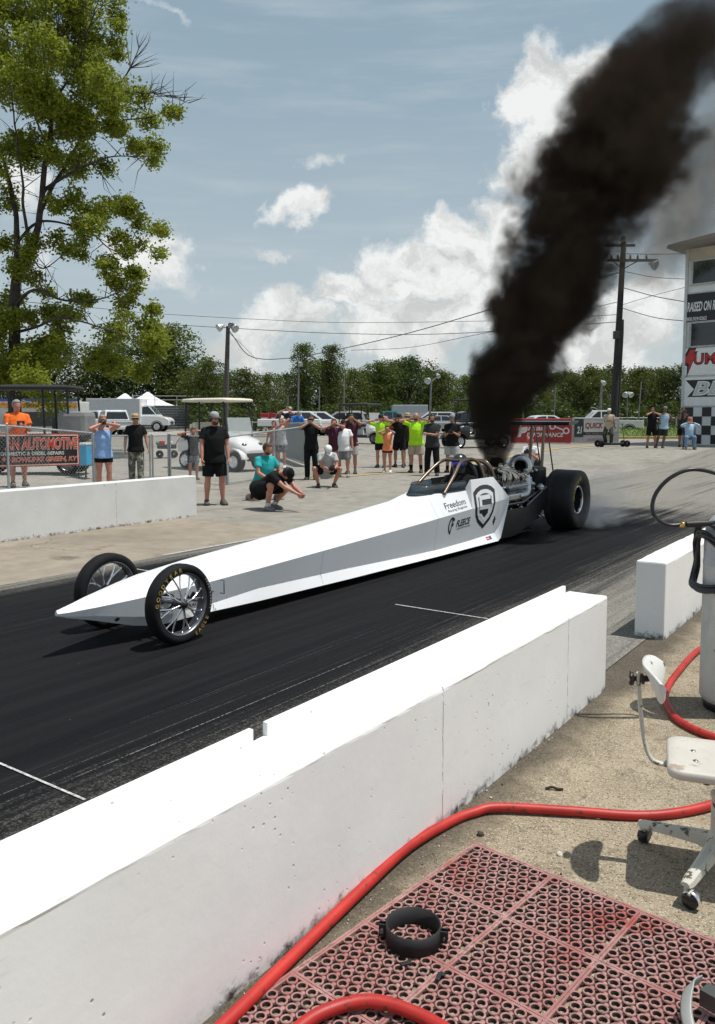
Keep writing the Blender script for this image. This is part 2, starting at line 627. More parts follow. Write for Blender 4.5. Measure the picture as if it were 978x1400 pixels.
def m_painted_wall(name, base=(.85, .85, .835), old=(.79, .79, .77), chips=1.0, crack_y=()):
    """brushed white paint over pitted concrete. z = height"""
    m, k, b = new_mat(name)
    c = k.coord('Object')
    x, y, z = k.xyz(c)[:3]
    tone = k.noise(c, 1.6, 6, .6)
    fine = k.noise(c, 22.0, 6, .65)
    col = k.mix(k.ramp(tone, .35, .7), old, base)
    col = k.mix(k.math('MULTIPLY', k.ramp(fine, .55, .75), .12), col, tuple(v * .9 for v in old))
    pv = k.voro(c, 26.0)
    pm = k.ramp(k.noise(c, 4.0, 4, .6), .50, .62)
    pits = k.math('MULTIPLY', k.ramp(pv, .16, .06), pm)
    pv2 = k.voro(k.mapping(c, (1, 1, .6)), 7.0)
    pm2 = k.ramp(k.noise(c, 1.1, 3), .50, .60)
    pits2 = k.math('MULTIPLY', k.ramp(k.math('ADD', pv2, k.math('MULTIPLY', k.math('SUBTRACT', fine, .5), .12)), .075, .03), pm2)
    pit = k.math('MAXIMUM', pits, pits2)
    col = k.mix(k.math('MULTIPLY', pit, .75 * chips), col, (.22, .215, .20))
    # dirt splashed along the foot of the wall
    foot = k.math('MULTIPLY', k.ramp(k.math('ADD', z, k.math('MULTIPLY', k.math('SUBTRACT', fine, .5), .16)), .055, .0), k.ramp(k.noise(c, 9.0, 5, .7), .38, .6))
    col = k.mix(foot, col, (.07, .062, .05))
    # scuffs
    sc_ = k.math('MULTIPLY', k.ramp(k.noise(k.mapping(c, (3, 1, 5)), 1.4, 6, .7), .62, .75), k.ramp(k.noise(c, .8, 3), .5, .62))
    col = k.mix(k.math('MULTIPLY', sc_, .5), col, (.40, .40, .385))
    sm_ = k.math('MULTIPLY', k.ramp(k.noise(k.mapping(c, (9, 1.6, 9)), 1.6, 6, .7), .60, .72), k.ramp(k.noise(k.mapping(c, loc=(3, 1, 2)), 1.3, 3), .48, .62))
    col = k.mix(k.math('MULTIPLY', sm_, .38), col, (.36, .35, .33))
    hgt = k.math('SUBTRACT', k.math('ADD', k.math('MULTIPLY', fine, .25), k.math('MULTIPLY', k.noise(c, 6.0, 3, .5), .35)), k.math('MULTIPLY', pit, 1.2))
    for cy in crack_y:
        wob = k.math('MULTIPLY', k.math('SUBTRACT', k.noise(k.comb(0.0, 0.0, k.math('MULTIPLY', z, 1.0)), 9.0, 4, .6), .5), .03)
        dd = k.math('ABSOLUTE', k.math('SUBTRACT', k.math('ADD', y, wob), cy))
        ln = k.math('MULTIPLY', k.ramp(dd, .005, .0015), k.ramp(k.noise(c, 14.0, 3), .36, .5))
        col = k.mix(k.math('MULTIPLY', ln, .8), col, (.25, .245, .235))
        hgt = k.math('SUBTRACT', hgt, ln)
    k.put(b.inputs['Base Color'], col)
    b.inputs['Roughness'].default_value = .55
    b.inputs['Specular IOR Level'].default_value = .35
    k.put(b.inputs['Normal'], k.bump(hgt, .35, .010))
    return m


def m_leaf(name, c1, c2, c3, trans=.5):
    m, k, b = new_mat(name)
    c = k.coord('Object')
    g_ = k.add('ShaderNodeNewGeometry')
    info = k.add('ShaderNodeObjectInfo')
    n = k.noise(c, .55, 4, .6)
    rnd = g_.outputs['Random Per Island']
    col = k.mix(rnd, c1, c2)
    col = k.mix(k.ramp(n, .42, .7), col, c3)
    hs = k.add('ShaderNodeHueSaturation')
    k.put(hs.inputs['Color'], col)
    k.put(hs.inputs['Hue'], k.math('ADD', .487, k.math('MULTIPLY', info.outputs['Random'], .03)))
    k.put(hs.inputs['Value'], k.math('ADD', .82, k.math('MULTIPLY', info.outputs['Random'], .4)))
    col = hs.outputs[0]
    k.put(b.inputs['Base Color'], col)
    b.inputs['Roughness'].default_value = .5
    b.inputs['Specular IOR Level'].default_value = .3
    tr = k.add('ShaderNodeBsdfTranslucent')
    k.put(tr.inputs['Color'], k.mix(.5, col, (.16, .20, .02)))
    mx = k.add('ShaderNodeMixShader')
    mx.inputs[0].default_value = trans
    k.l.new(b.outputs[0], mx.inputs[1]); k.l.new(tr.outputs[0], mx.inputs[2])
    k.l.new(mx.outputs[0], k.n['Material Output'].inputs[0])
    return m


def m_glass(name, tint=(.75, .8, .82), alpha=.35):
    m, k, b = new_mat(name)
    k.put(b.inputs['Base Color'], tint)
    b.inputs['Roughness'].default_value = .04
    b.inputs['Specular IOR Level'].default_value = .7
    t = k.add('ShaderNodeBsdfTransparent')
    t.inputs[0].default_value = tuple(tint) + (1,)
    mx = k.add('ShaderNodeMixShader')
    mx.inputs[0].default_value = alpha
    k.l.new(t.outputs[0], mx.inputs[1]); k.l.new(b.outputs[0], mx.inputs[2])
    k.l.new(mx.outputs[0], k.n['Material Output'].inputs[0])
    return m


def m_camo():
    m, k, b = new_mat('camouflage_cloth')
    c = k.coord('Object')
    a = k.noise(c, 9.0, 3, .6); d = k.noise(k.mapping(c, loc=(5, 3, 1)), 13.0, 3, .6)
    col = k.mix(k.ramp(a, .48, .52), (.30, .29, .24), (.12, .12, .10))
    col = k.mix(k.ramp(d, .56, .60), col, (.035, .035, .032))
    k.put(b.inputs['Base Color'], col); b.inputs['Roughness'].default_value = .95
    return m


def m_floral(name, c1, c2, c3):
    m, k, b = new_mat(name)
    c = k.coord('Object')
    a = k.noise(c, 16.0, 3, .6); d = k.noise(k.mapping(c, loc=(5, 3, 1)), 22.0, 3, .6)
    col = k.mix(k.ramp(a, .5, .55), c1, c2)
    col = k.mix(k.ramp(d, .58, .62), col, c3)
    k.put(b.inputs['Base Color'], col); b.inputs['Roughness'].default_value = .9
    return m


def m_worn_paint(name, col, under=(.10, .075, .055), amount=.5, rough=.45, scale=18.0):
    """enamel chipped through to rusty metal"""
    m, k, b = new_mat(name)
    c = k.coord('Object')
    n = k.noise(c, scale, 7, .65); n2 = k.noise(c, 3.0, 5, .6)
    base = k.mix(k.ramp(n2, .3, .7), tuple(v * .82 for v in col), col)
    lo = .72 - .2 * amount
    chip = k.ramp(n, lo, lo + .05)
    dirt = k.math('MULTIPLY', k.ramp(k.noise(k.mapping(c, (1, 1, .4)), 6.0, 6, .7), .5, .75), .45)
    base = k.mix(dirt, base, tuple(v * .45 for v in col))
    k.put(b.inputs['Base Color'], k.mix(chip, base, under))
    b.inputs['Roughness'].default_value = rough
    k.put(b.inputs['Normal'], k.bump(k.math('SUBTRACT', n2, k.math('MULTIPLY', chip, .6)), .25, .004))
    return m


M_track = m_track()
M_apron = m_concrete('pale_concrete_apron', (.225, .19, .145), (.325, .28, .22), (.15, .128, .10), cracks=True)
M_pad = m_concrete('start_pad_concrete', (.205, .19, .16), (.315, .295, .255), (.135, .125, .108))
M_gravel = m_concrete('gravel_lot', (.25, .235, .21), (.37, .35, .31), (.21, .195, .17), cracks=False, agg=.6)
M_shoulder = m_concrete('exposed_aggregate_concrete', (.235, .192, .130), (.355, .298, .212), (.125, .098, .066), cracks=False, agg=.85)
M_wall_near = m_painted_wall('white_painted_wall', crack_y=(2.93, 4.36))
M_wall_block = m_painted_wall('white_painted_block', crack_y=())
M_wall_left = m_painted_wall('weathered_white_wall', base=(.72, .72, .70), old=(.64, .64, .615), crack_y=(8.2, 6.0))
M_line = mat('worn_white_line', (.22, .22, .21), .85, col2=(.58, .58, .56), scale=55)
M_yellow = mat('worn_yellow_line', (.34, .27, .14), .85, col2=(.50, .33, .07), scale=5)
M_grass = mat('mown_grass', (.085, .125, .022), .9, var=.35, scale=2.0, bump=.6, bscale=30)
M_black = mat('matt_black', (.012, .012, .013), .55, var=.25, scale=8, bump=.1)
M_blackgloss = mat('gloss_black', (.012, .012, .013), .18, var=.2)
M_dark = mat('dark_grey', (.045, .045, .047), .6, var=.2)
M_rubber = mat('tyre_rubber', (.0095, .0095, .010), .8, var=.25, scale=14, bump=.15, bscale=50, spec=.22)
M_chrome = mat('chrome', (.88, .88, .89), .20, 1.0, var=.06)
M_alu = mat('cast_aluminium', (.55, .55, .56), .34, 1.0, var=.15, scale=14, bump=.12)
M_steel = mat('dark_steel', (.20, .20, .205), .38, .9, var=.25, scale=20)
M_galv = mat('galvanised_steel', (.40, .41, .41), .5, .55, var=.15, scale=8)
M_white = mat('white_paint', (.80, .80, .79), .4, var=.04, scale=3)
M_carwhite = mat('white_car_paint', (.74, .74, .73), .25, var=.03, coat=.4)
M_dragwhite = mat('dragster_white_gelcoat', (.80, .805, .81), .32, var=.025, scale=1.5, coat=.35)
M_red = mat('red_paint', (.42, .02, .025), .45, var=.12)
M_glassdark = mat('dark_window_glass', (.018, .022, .026), .06, var=.2, spec=.8)
M_glass = m_glass('clear_glass')
M_wood = mat('weathered_wood_pole', (.085, .075, .066), .9, var=.3, scale=9, bump=.4)
M_polemetal = mat('grey_pole', (.20, .20, .20), .6, .3, var=.15)
M_bark = mat('bark', (.052, .043, .036), .95, var=.35, scale=3.5, bump=.9, bscale=14, bdist=.06)
M_brass = mat('brass', (.65, .45, .15), .3, 1.0)
M_bronze = mat('bronze_painted_tube', (.16, .115, .085), .3, .6, var=.15)
M_cream = mat('cream_plastic', (.66, .62, .50), .5, var=.06)
M_seatgrey = mat('grey_vinyl', (.28, .29, .29), .6, var=.15)
M_leaf_big = m_leaf('ash_leaf', (.150, .178, .020), (.310, .315, .034), (.235, .258, .030), .56)
M_leaf_a = m_leaf('wood_leaf', (.044, .064, .014), (.095, .118, .023), (.066, .092, .019), .36)
M_leaf_b = m_leaf('bright_leaf', (.066, .090, .016), (.125, .146, .025), (.090, .116, .021), .40)
M_leaf_c = m_leaf('dark_leaf', (.026, .043, .011), (.058, .080, .017), (.040, .060, .014), .30)
# ------------------------------------------------------------------ ground, strip, walls
def frange(a, b, d):
    n = max(1, int(round((b - a) / d)))
    return [a + (b - a) * i / n for i in range(n + 1)]


def strip_sheet(name, m, t0, t1, svals, nt, z, kind='structure'):
    """sheet laid in strip coordinates; t0/t1 may be functions of s"""
    vs, fs = [], []
    f0 = t0 if callable(t0) else (lambda s: t0)
    f1 = t1 if callable(t1) else (lambda s: t1)
    for s in svals:
        for i in range(nt + 1):
            t = f0(s) + (f1(s) - f0(s)) * i / nt
            P = ST(s, t)
            vs.append((t, s, terrain(P.x, P.y) + z))
    w = nt + 1
    for j in range(len(svals) - 1):
        for i in range(nt):
            fs.append((j * w + i, j * w + i + 1, (j + 1) * w + i + 1, (j + 1) * w + i))
    mb = MB(); mb.add(vs, fs)
    o = mb.build(name, m, recalc=False)
    o.rotation_euler = (0, 0, TRACK_ROT)
    if kind: o['kind'] = kind
    return o


mb = MB()
xs = [-900, -300, -120, -60, -40, -30, -24] + frange(-20, 24, 1.0)[1:] + [30, 40, 60, 120, 300, 900]
ys = [-40, -15, -5, 0, 5, 8] + frange(8, 24, 1.0)[1:] + frange(24, 37, .5)[1:] + [38, 40] + [44, 50, 60, 80, 120, 200, 500, 1500]
vs = [(x, y, terrain(x, y) - .005) for y in ys for x in xs]
w = len(xs)
mb.add(vs, [(j * w + i, j * w + i + 1, (j + 1) * w + i + 1, (j + 1) * w + i) for j in range(len(ys) - 1) for i in range(w - 1)])
tag(mb.build('ground', M_gravel, recalc=False), kind='structure')

SV = frange(-6, 9.6, .6) + frange(9.6, 70, .5)[1:]
strip_sheet('drag_strip', M_track, -7.7, -1.75, [s for s in SV if s < 40], 12, .006)
strip_sheet('concrete_apron', M_apron, -10.5, -7.7, [s for s in SV if s <= 9.61], 5, .0)


def pad_left(s):
    if s < 15: return -14.6
    if s < 22: return -14.6 - 2.8 * (s - 15) / 7
    return -17.4 - 26 * sst(22, 26, s)


strip_sheet('start_pad', M_pad, pad_left, -7.7, [s for s in SV if s >= 9.59], 40, .0)
strip_sheet('far_pad', M_pad, lambda s: -7.7 if s >= 40 else -7.7, 6, [s for s in SV if s >= 39.4], 20, -.002)
strip_sheet('shoulder', M_shoulder, -1.75, 9.0, [s for s in SV if s <= 39.6], 20, .0)


def ground_line(name, m, pts, wid, z=.012):
    """painted line along ground points"""
    pts = [Vector((p[0], p[1], 0)) for p in pts]
    L = []
    for a, b in zip(pts[:-1], pts[1:]):
        n = max(1, int((b - a).length / .4))
        L += [a + (b - a) * i / n for i in range(n)]
    L.append(pts[-1])
    vs, fs = [], []
    for i, p in enumerate(L):
        t = (L[min(i + 1, len(L) - 1)] - L[max(i - 1, 0)]).normalized()
        sd = Vector((t.y, -t.x, 0)) * wid / 2
        for q in (p - sd, p + sd):
            vs.append((q.x, q.y, terrain(q.x, q.y) + z))
    for i in range(len(L) - 1):
        fs.append((2 * i, 2 * i + 1, 2 * i + 3, 2 * i + 2))
    mb = MB(); mb.add(vs, fs)
    return tag(mb.build(name, m), kind='structure')


ground_line('cross_line', M_line, [ST(2.19, -4.9), ST(2.19, -3.03)], .014)
ground_line('cross_line', M_line, [ST(6.21, -3.95), ST(6.21, -3.02)], .018)
ground_line('cross_line', M_line, [ST(6.0, -7.3), ST(6.0, -6.2)], .025)
ground_line('edge_line', M_line, [ST(6.8, -7.72), ST(12.5, -7.66)], .05)
ground_line('yellow_line', M_yellow, [ST(17.4, -13.9), ST(24, -13.1), ST(29, -13.05), ST(39.5, -12.9)], .22)


def strip_obj(mb, name, m, label=None, cat=None, kind=None, group=None, weld=0):
    o = mb.build(name, m, weld=weld)
    o.rotation_euler = (0, 0, TRACK_ROT)
    return tag(o, label, cat, group, kind)


def rough_block(t0, t1, s0, s1, h, seed, step=.045, amp=.004):
    """cast concrete wall block with softened, slightly knocked edges (strip coordinates)"""
    bm = bmesh.new()
    bmesh.ops.create_cube(bm, size=1)
    bmesh.ops.scale(bm, vec=(t1 - t0, s1 - s0, h), verts=bm.verts)
    bmesh.ops.translate(bm, vec=((t0 + t1) / 2, (s0 + s1) / 2, h / 2), verts=bm.verts)
    bmesh.ops.bevel(bm, geom=[e for e in bm.edges if max(v.co.z for v in e.verts) > .01], offset=.014, segments=2, affect='EDGES', profile=.5)
    for ax, lo, hi, d in ((1, s0, s1, step), (2, 0, h, step), (0, t0, t1, step)):
        n = int((hi - lo) / d)
        for i in range(1, n):
            co = [0, 0, 0]; no = [0, 0, 0]
            co[ax] = lo + (hi - lo) * i / n; no[ax] = 1
            bmesh.ops.bisect_plane(bm, geom=bm.verts[:] + bm.edges[:] + bm.faces[:], plane_co=co, plane_no=no)
    for co, no in (((0, 0, h - .024), (0, 0, 1)), ((t0 + .026, 0, 0), (1, 0, 0)), ((t1 - .026, 0, 0), (1, 0, 0)), ((0, s0 + .026, 0), (0, 1, 0)), ((0, s1 - .026, 0), (0, 1, 0))):
        bmesh.ops.bisect_plane(bm, geom=bm.verts[:] + bm.edges[:] + bm.faces[:], plane_co=co, plane_no=no)
    for v in bm.verts:
        p = v.co * 3.1 + Vector((seed, 0, 0))
        q = v.co * 13 + Vector((0, seed, 0))
        on_e = (abs(v.co.z - h) < .016) and (min(abs(v.co.x - t0), abs(v.co.x - t1)) < .016 or min(abs(v.co.y - s0), abs(v.co.y - s1)) < .016)
        d = (mnoise.noise_vector(p) * amp * .6 + mnoise.noise_vector(q) * amp * .6) if on_e else Vector()
        edge = (min(abs(v.co.x - t0), abs(v.co.x - t1)) < .02) and abs(v.co.z - h) < .02
        if edge:
            k = mnoise.noise(v.co * 5 + Vector((seed, 7, 3)))
            if k > .38: d += Vector((0, 0, -.008 * (k - .38) / .3))
        if v.co.z < .005: d.z = 0
        v.co += d
    mb = MB()
    bm.verts.index_update()
    mb.add([v.co.copy() for v in bm.verts], [[v.index for v in f.verts] for f in bm.faces])
    bm.free()
    return mb


near = strip_obj(rough_block(-1.89, -1.625, -1.2, 5.03, .60, 3), 'concrete_barrier', M_wall_near,
                 'long white painted concrete barrier in the foreground with a notched lip', 'barrier')
for (s0, s1) in ((-1.2, 2.03), (2.10, 4.94)):
    mb = MB(); mb.box((-1.876, (s0 + s1) / 2, .624), (.022, s1 - s0, .052), bev=.004)
    o = mb.build('lip_strip', M_wall_block, near)
strip_obj(rough_block(-1.862, -1.634, 6.42, 10.6, .60, 11), 'concrete_barrier', M_wall_block,
          'short white concrete barrier block beside the grey cylinder, past the gap', 'barrier')
strip_obj(rough_block(-10.62, -10.36, -3.0, 9.9, .70, 23, step=.16), 'concrete_barrier', M_wall_left,
          'weathered white concrete barrier on the far side below the fence sign', 'barrier')

# ------------------------------------------------------------------ grass bank and kerb at the far right
mb = MB()
gx = frange(13, 60, 1.5); gp = [(50.5, .33), (52, .42), (55, .75), (58, .95), (62, .9), (66, .3)]
vs = [(x, y + .5 * math.sin(x * .7), .3 + (z - .3) * sst(12, 17, x) + .08 * mnoise.noise(Vector((x, y, 0)) * .6)) for (y, z) in gp for x in gx]
w = len(gx)
mb.add(vs, [(j * w + i, j * w + i + 1, (j + 1) * w + i + 1, (j + 1) * w + i) for j in range(len(gp) - 1) for i in range(w - 1)], smooth=True)
tag(mb.build('grass_bank', M_grass), kind='structure')
mb = MB()
for i in range(9000):
    x = rng.uniform(17, 34); f = rng.random() * 3.999
    j = int(f); t = f - j
    y = gp[j][0] * (1 - t) + gp[j + 1][0] * t + .5 * math.sin(x * .7)
    z = gp[j][1] * (1 - t) + gp[j + 1][1] * t
    h = rng.uniform(.08, .22); a = rng.uniform(0, 6.28); wd = rng.uniform(.015, .03)
    dx, dy = math.cos(a) * wd, math.sin(a) * wd
    mb.add([(x - dx, y - dy, z - .03), (x + dx, y + dy, z - .03), (x + rng.uniform(-.06, .06), y + rng.uniform(-.06, .06), z + h)], [(0, 1, 2)])
tag(mb.build('grass', m_leaf('grass_blade', (.10, .14, .018), (.16, .19, .03), (.12, .155, .02), .35), recalc=False), kind='stuff',
    label='bright mown grass on the bank beside the tower', cat='grass')
mb = MB(); mb.box((30, 49.9, .41), (36, .25, .16), bev=.03)
tag(mb.build('kerb', mat('faded_yellow_kerb', (.42, .30, .10), .8, var=.25), ), kind='structure')

# ------------------------------------------------------------------ timing tower
TW = Vector((.70, -.714, 0)).normalized(); TB = Vector((-TW.y, TW.x, 0))
TO = A(931.5, 590, 40.0); TO.z = terrain(TO.x, TO.y)
tower = thing('timing_tower', 'white timing tower with dark windows, painted signs and a checkered base', 'tower', TO, math.atan2(TW.y, TW.x))
NT = TB            # points away from the viewer; the front face looks along -NT


def tLZ(px, py):
    d = pix_dir(px, py); o = Vector((0, 0, HC))
    k = (TO - o).dot(NT) / d.dot(NT)
    P = o + d * k - TO
    return P.dot(TW), P.z


tz = lambda py: tLZ(935, py)[1]
TWD, TDP = 9.0, 6.0
ztop = tz(342)
M_towerwhite = mat('tower_white_panel', (.66, .68, .68), .55, var=.06, scale=1.2, bump=.08, bscale=6)
M_towertan = mat('tower_tan_fascia', (.42, .37, .27), .7, var=.12, scale=2)
mb = MB()
mb.box((TWD / 2, TDP / 2, ztop / 2), (TWD, TDP, ztop))
mb.build('wall', M_towerwhite, tower)
mb = MB()
mb.box((TWD / 2, -.02, (ztop + tz(358)) / 2), (TWD + .04, .05, ztop - tz(358)))
mb.build('fascia', M_towertan, tower)
mb = MB()       # corner trims and panel joints
mb.box((.05, -.03, ztop / 2), (.14, .1, ztop - .02))
for py in (392, 402, 475.5, 514.5, 556):
    mb.box((TWD / 2, -.008, tz(py)), (TWD, .03, .05))
mb.build('trim', mat('trim_grey', (.50, .52, .53), .5, var=.1), tower)
mb = MB()       # shallow pitched roof with a wide overhang
ov = tLZ(908, 341)[0] + .62
z0 = tz(342)
mb.loft([[(ov, -1.0, z0 - .02), (ov, TDP + 1, z0 - .02), (ov, TDP + 1, z0 + .14), (ov, -1.0, z0 + .14)],
         [(TWD * .5, -1.0, z0 + .5), (TWD * .5, TDP + 1, z0 + .5), (TWD * .5, TDP + 1, z0 + .7), (TWD * .5, -1.0, z0 + .7)],
         [(TWD + 1.0, -1.0, z0 - .02), (TWD + 1.0, TDP + 1, z0 - .02), (TWD + 1.0, TDP + 1, z0 + .14), (TWD + 1.0, -1.0, z0 + .14)]])
mb.build('roof', mat('grey_roof', (.16, .165, .17), .6, var=.15), tower)
for (py0, py1) in ((360, 390), (443.5, 474)):
    za, zb = tz(py1), tz(py0)
    l0 = .32
    fr = MB()
    for xx in (l0, 3.2, 6.0, 8.7):
        fr.box((xx, -.045, (za + zb) / 2), (.09, .09, zb - za + .16))
    for zz in (za - .04, zb + .04):
        fr.box(((l0 + 8.7) / 2, -.042, zz), (8.7 - l0, .084, .09))
    w_ = fr.build('window', M_galv, tower)
    gl = MB(); gl.box(((l0 + 8.7) / 2, -.012, (za + zb) / 2), (8.7 - l0 - .05, .02, zb - za - .02))
    gl.build('pane', M_glassdark, w_)
# signs on the tower
M_signblack = mat('sign_black', (.013, .014, .016), .4, var=.15)
M_signwhite = mat('sign_white', (.74, .76, .76), .4, var=.04)
M_signred = mat('sign_red', (.44, .03, .03), .4, var=.1)
M_signgrey = mat('sign_grey', (.50, .51, .50), .5, var=.1)


def tower_sign(name, l0, l1, za, zb, base):
    mb = MB(); mb.box(((l0 + l1) / 2, -.03, (za + zb) / 2), (l1 - l0, .05, zb - za))
    return mb.build(name, base, tower)


EX, EZ = Vector((1, 0, 0)), Vector((0, 0, 1))
sg = tower_sign('sign', .12, 8.8, tz(441), tz(403.5), M_signblack)
mb = MB()
la, za = tLZ(940.5, 422); lb, _ = tLZ(979, 420)
put_text(mb, 'RAISED ON R', (la + (lb - la) * .50, -.057, (tz(428) + tz(414)) / 2), EX, EZ, (lb - la) * 1.0, tz(416) - tz(429), shear=.22, bold=.02)
l2, _ = tLZ(967, 438)
put_text(mb, '800.929.0262', ((la + l2) / 2, -.057, tz(437.3)), EX, EZ, (l2 - la), .17, bold=.01)
mb.build('lettering', M_signwhite, sg)
sg = tower_sign('sign', .12, 8.8, tz(513.5), tz(477), M_signwhite)
mb = MB()
lS, _ = tLZ(938, 495); lU, _ = tLZ(950, 495)
zm = tz(492); hh = tz(482) - tz(501)
k = (lU - lS)
bolt = [(0, .10), (.55, .62), (1.15, .62), (.95, .36), (1.25, .36), (.35, -.80), (.42, -.30), (.05, -.18)]
put_poly(mb, [(a * k * 1.05 - .05, b * hh * 1.25) for a, b in [(-.12, .10), (.5, .74), (1.34, .74), (1.12, .45), (1.40, .45), (.28, -1.02), (.30, -.40), (-.10, -.25)]], (lS, -.055, zm), EX, EZ, 1)
put_poly(mb, [(a * k, b * hh * 1.1) for a, b in bolt], (lS, -.055, zm), EX, EZ, 0, .006)
wU = (tLZ(978, 495)[0] - lU) / 2.0 * 4.6
put_text(mb, 'UMMIT', (lU + wU / 2, -.055, zm), EX, EZ, wU * 1.03, hh * .84, mi=1, bold=.05)
put_text(mb, 'UMMIT', (lU + wU / 2, -.055, zm), EX, EZ, wU * .985, hh * .66, mi=0, lift=.006, bold=.012)
put_text(mb, 'RACING EQUIPMENT', (tLZ(947, 509)[0] + wU * .5, -.055, tz(509)), EX, EZ, wU, tz(505.5) - tz(512), mi=1, shear=.15, bold=.02)
mb.build('lettering', [M_signred, M_signblack], sg)
sg = tower_sign('sign', .12, 8.8, tz(555), tz(516.5), M_signwhite)
mb = MB()
zm = (tz(543) + tz(520)) / 2; hh = tz(520) - tz(543)
l0, _ = tLZ(938, 530)
put_poly(mb, [(.0, hh / 2), (8.0, hh / 2), (7.7, -hh / 2), (.1, -hh / 2), (.42, -hh * .05)], (l0, -.055, zm), EX, EZ, 1)
wB = (tLZ(978, 530)[0] - l0) / 1.45 * 9.2
wB = min(wB, 7.6)
put_text(mb, 'BEECH BEND', (l0 + .35 + wB / 2, -.055, zm), EX, EZ, wB, hh * .86, mi=2, lift=.006, shear=.25, bold=.05)
put_text(mb, 'BEECH BEND', (l0 + .35 + wB / 2, -.055, zm), EX, EZ, wB * .99, hh * .74, mi=0, lift=.009, shear=.25, bold=.01)
mb.build('lettering', [M_signgrey, M_signblack, M_signwhite], sg)
mb = MB()       # checkered base: raised square panels
cw = (tz(557) - .05) / 4.0
zt = tz(557)
for r_ in range(4):
    for c_ in range(int(8.8 / cw)):
        if (r_ + c_) % 2 == 0:
            mb.box((.12 + (c_ + .5) * cw, -.012, zt - (r_ + .5) * cw), (cw, .02, cw))
mb.build('checker_panel', M_signblack, tower)


# ------------------------------------------------------------------ trees
def leaf_quads(mb, c, rad, n, ls, seed, mi=0, sprig=5, shell=.55, squash=.8, reject=.0):
    rr = random.Random(seed)
    c = Vector(c)
    cnt = 0; tries = 0
    while cnt < n and tries < n * 6:
        tries += 1
        d = Vector((rr.gauss(0, 1), rr.gauss(0, 1), rr.gauss(0, 1))).normalized()
        q = rad * (shell + (1 - shell) * rr.random()) ** .8 * (rr.random() ** .25)
        p = c + Vector((d.x, d.y, d.z * squash)) * q
        if reject and mnoise.noise(p * (1.5 / max(.4, rad))) < reject:
            continue
        for _ in range(sprig):
            o = p + Vector((rr.gauss(0, 1), rr.gauss(0, 1), rr.gauss(0, .8))) * ls * .9
            ax = Vector((rr.gauss(0, 1), rr.gauss(0, 1), rr.gauss(-.25, .6))).normalized()
            sd = ax.cross(Vector((rr.gauss(0, 1), rr.gauss(0, 1), rr.gauss(0, 1)))).normalized()
            L = ls * rr.uniform(.7, 1.3); W = L * rr.uniform(.22, .36)
            mb.add([o - ax * L * .5, o + sd * W, o + ax * L * .55, o - sd * W], [(0, 1, 2, 3)], mi)
            cnt += 1


# --- the big ash by the fence
YB = 32.0
tb = A(24, 606, YB)
base = gz(tb.x, YB)
tree = thing('ash_tree', 'tall open crowned tree with bright leaves rising at the left edge', 'tree', base)


def LB(px, py, dy=0.0):
    return A(px, py, YB + dy) - base


mb = MB()


def limb(pts, r0, r1):
    P = curve_pts([LB(*p) for p in pts], 5)
    n = len(P)
    P = [p + mnoise.noise_vector(p * 1.3) * .05 for p in P]
    mb.tube(P, [r0 + (r1 - r0) * (i / (n - 1)) ** .8 for i in range(n)], 8)
    return P


LIMBS = [([(22, 612), (20, 560), (20, 480), (20, 411), (24, 365)], .30, .19),
         ([(24, 365), (24, 330), (22, 296, .3), (11, 243, .8), (0, 205, 1), (-30, 120, 1.5), (-50, 20, 1.5)], .15, .03),
         ([(23, 375), (40, 350), (54, 303), (59, 250, -.4), (66, 200, -.4), (72, 143, -.5), (60, 70, -.6), (70, 0, -.3), (60, -70, 0)], .17, .03),
         ([(56, 290), (68, 262), (89, 228, .4), (118, 178, .7), (150, 135, 1.0), (178, 93, 1.0), (190, 66, 1.1)], .10, .015),
         ([(58, 262), (89, 241, -.8), (121, 225, -1.3), (157, 214, -1.5), (205, 215, -1.6)], .075, .012),
         ([(105, 200, .6), (150, 170, 1), (200, 160, 1.2), (245, 150, 1.3)], .05, .01),
         ([(118, 178, .7), (160, 130, 0), (200, 128, -.3), (225, 130, -.3), (258, 140, -.3)], .04, .006),
         ([(26, 330), (45, 308, .5), (71, 303, 1), (118, 314, 1.4), (157, 342, 1.5), (195, 320, 1.5)], .07, .012),
         ([(118, 314, 1.4), (150, 290, 1), (190, 285, 1)], .035, .01),
         ([(21, 420), (46, 396, -1), (89, 411, -1.6), (143, 407, -2), (193, 386, -2)], .075, .012),
         ([(20, 455), (50, 447, -1), (89, 435, -2), (143, 450, -2.6), (193, 468, -3)], .07, .012),
         ([(43, 350), (60, 368, .5), (85, 350, .7), (110, 345, .8)], .035, .01),
         ([(21, 430), (-20, 400, .6), (-80, 370, 1), (-140, 330, 1)], .10, .02),
         ([(11, 243, .8), (-30, 220, .4), (-80, 170, 0), (-120, 90, 0)], .07, .015),
         ([(40, 330), (31, 280, -.8), (32, 250, -1.2), (25, 200, -1.4), (15, 120, -1.2), (10, 40, -1)], .07, .015),
         ([(66, 200, -.4), (40, 140, .5), (20, 70, .8)], .05, .015),
         ([(72, 143, -.5), (105, 90, -.8), (120, 40, -1), (140, -10, -1)], .05, .012)]
ends = []
for l_ in LIMBS:
    P = limb(*l_)
    ends += P[len(P) // 3:]
rt = random.Random(5)
for i in range(240):        # twigs
    p = rt.choice(ends)
    d = Vector((rt.gauss(0, 1), rt.gauss(0, 1), rt.gauss(.35, .7))).normalized()
    L = rt.uniform(.5, 1.5)
    q = p + d * L * .5 + Vector((rt.gauss(0, .1), rt.gauss(0, .1), .08)); e = p + d * L + Vector((0, 0, rt.uniform(-.1, .2)))
    mb.tube([p, q, e], [.02, .012, .004], 4)
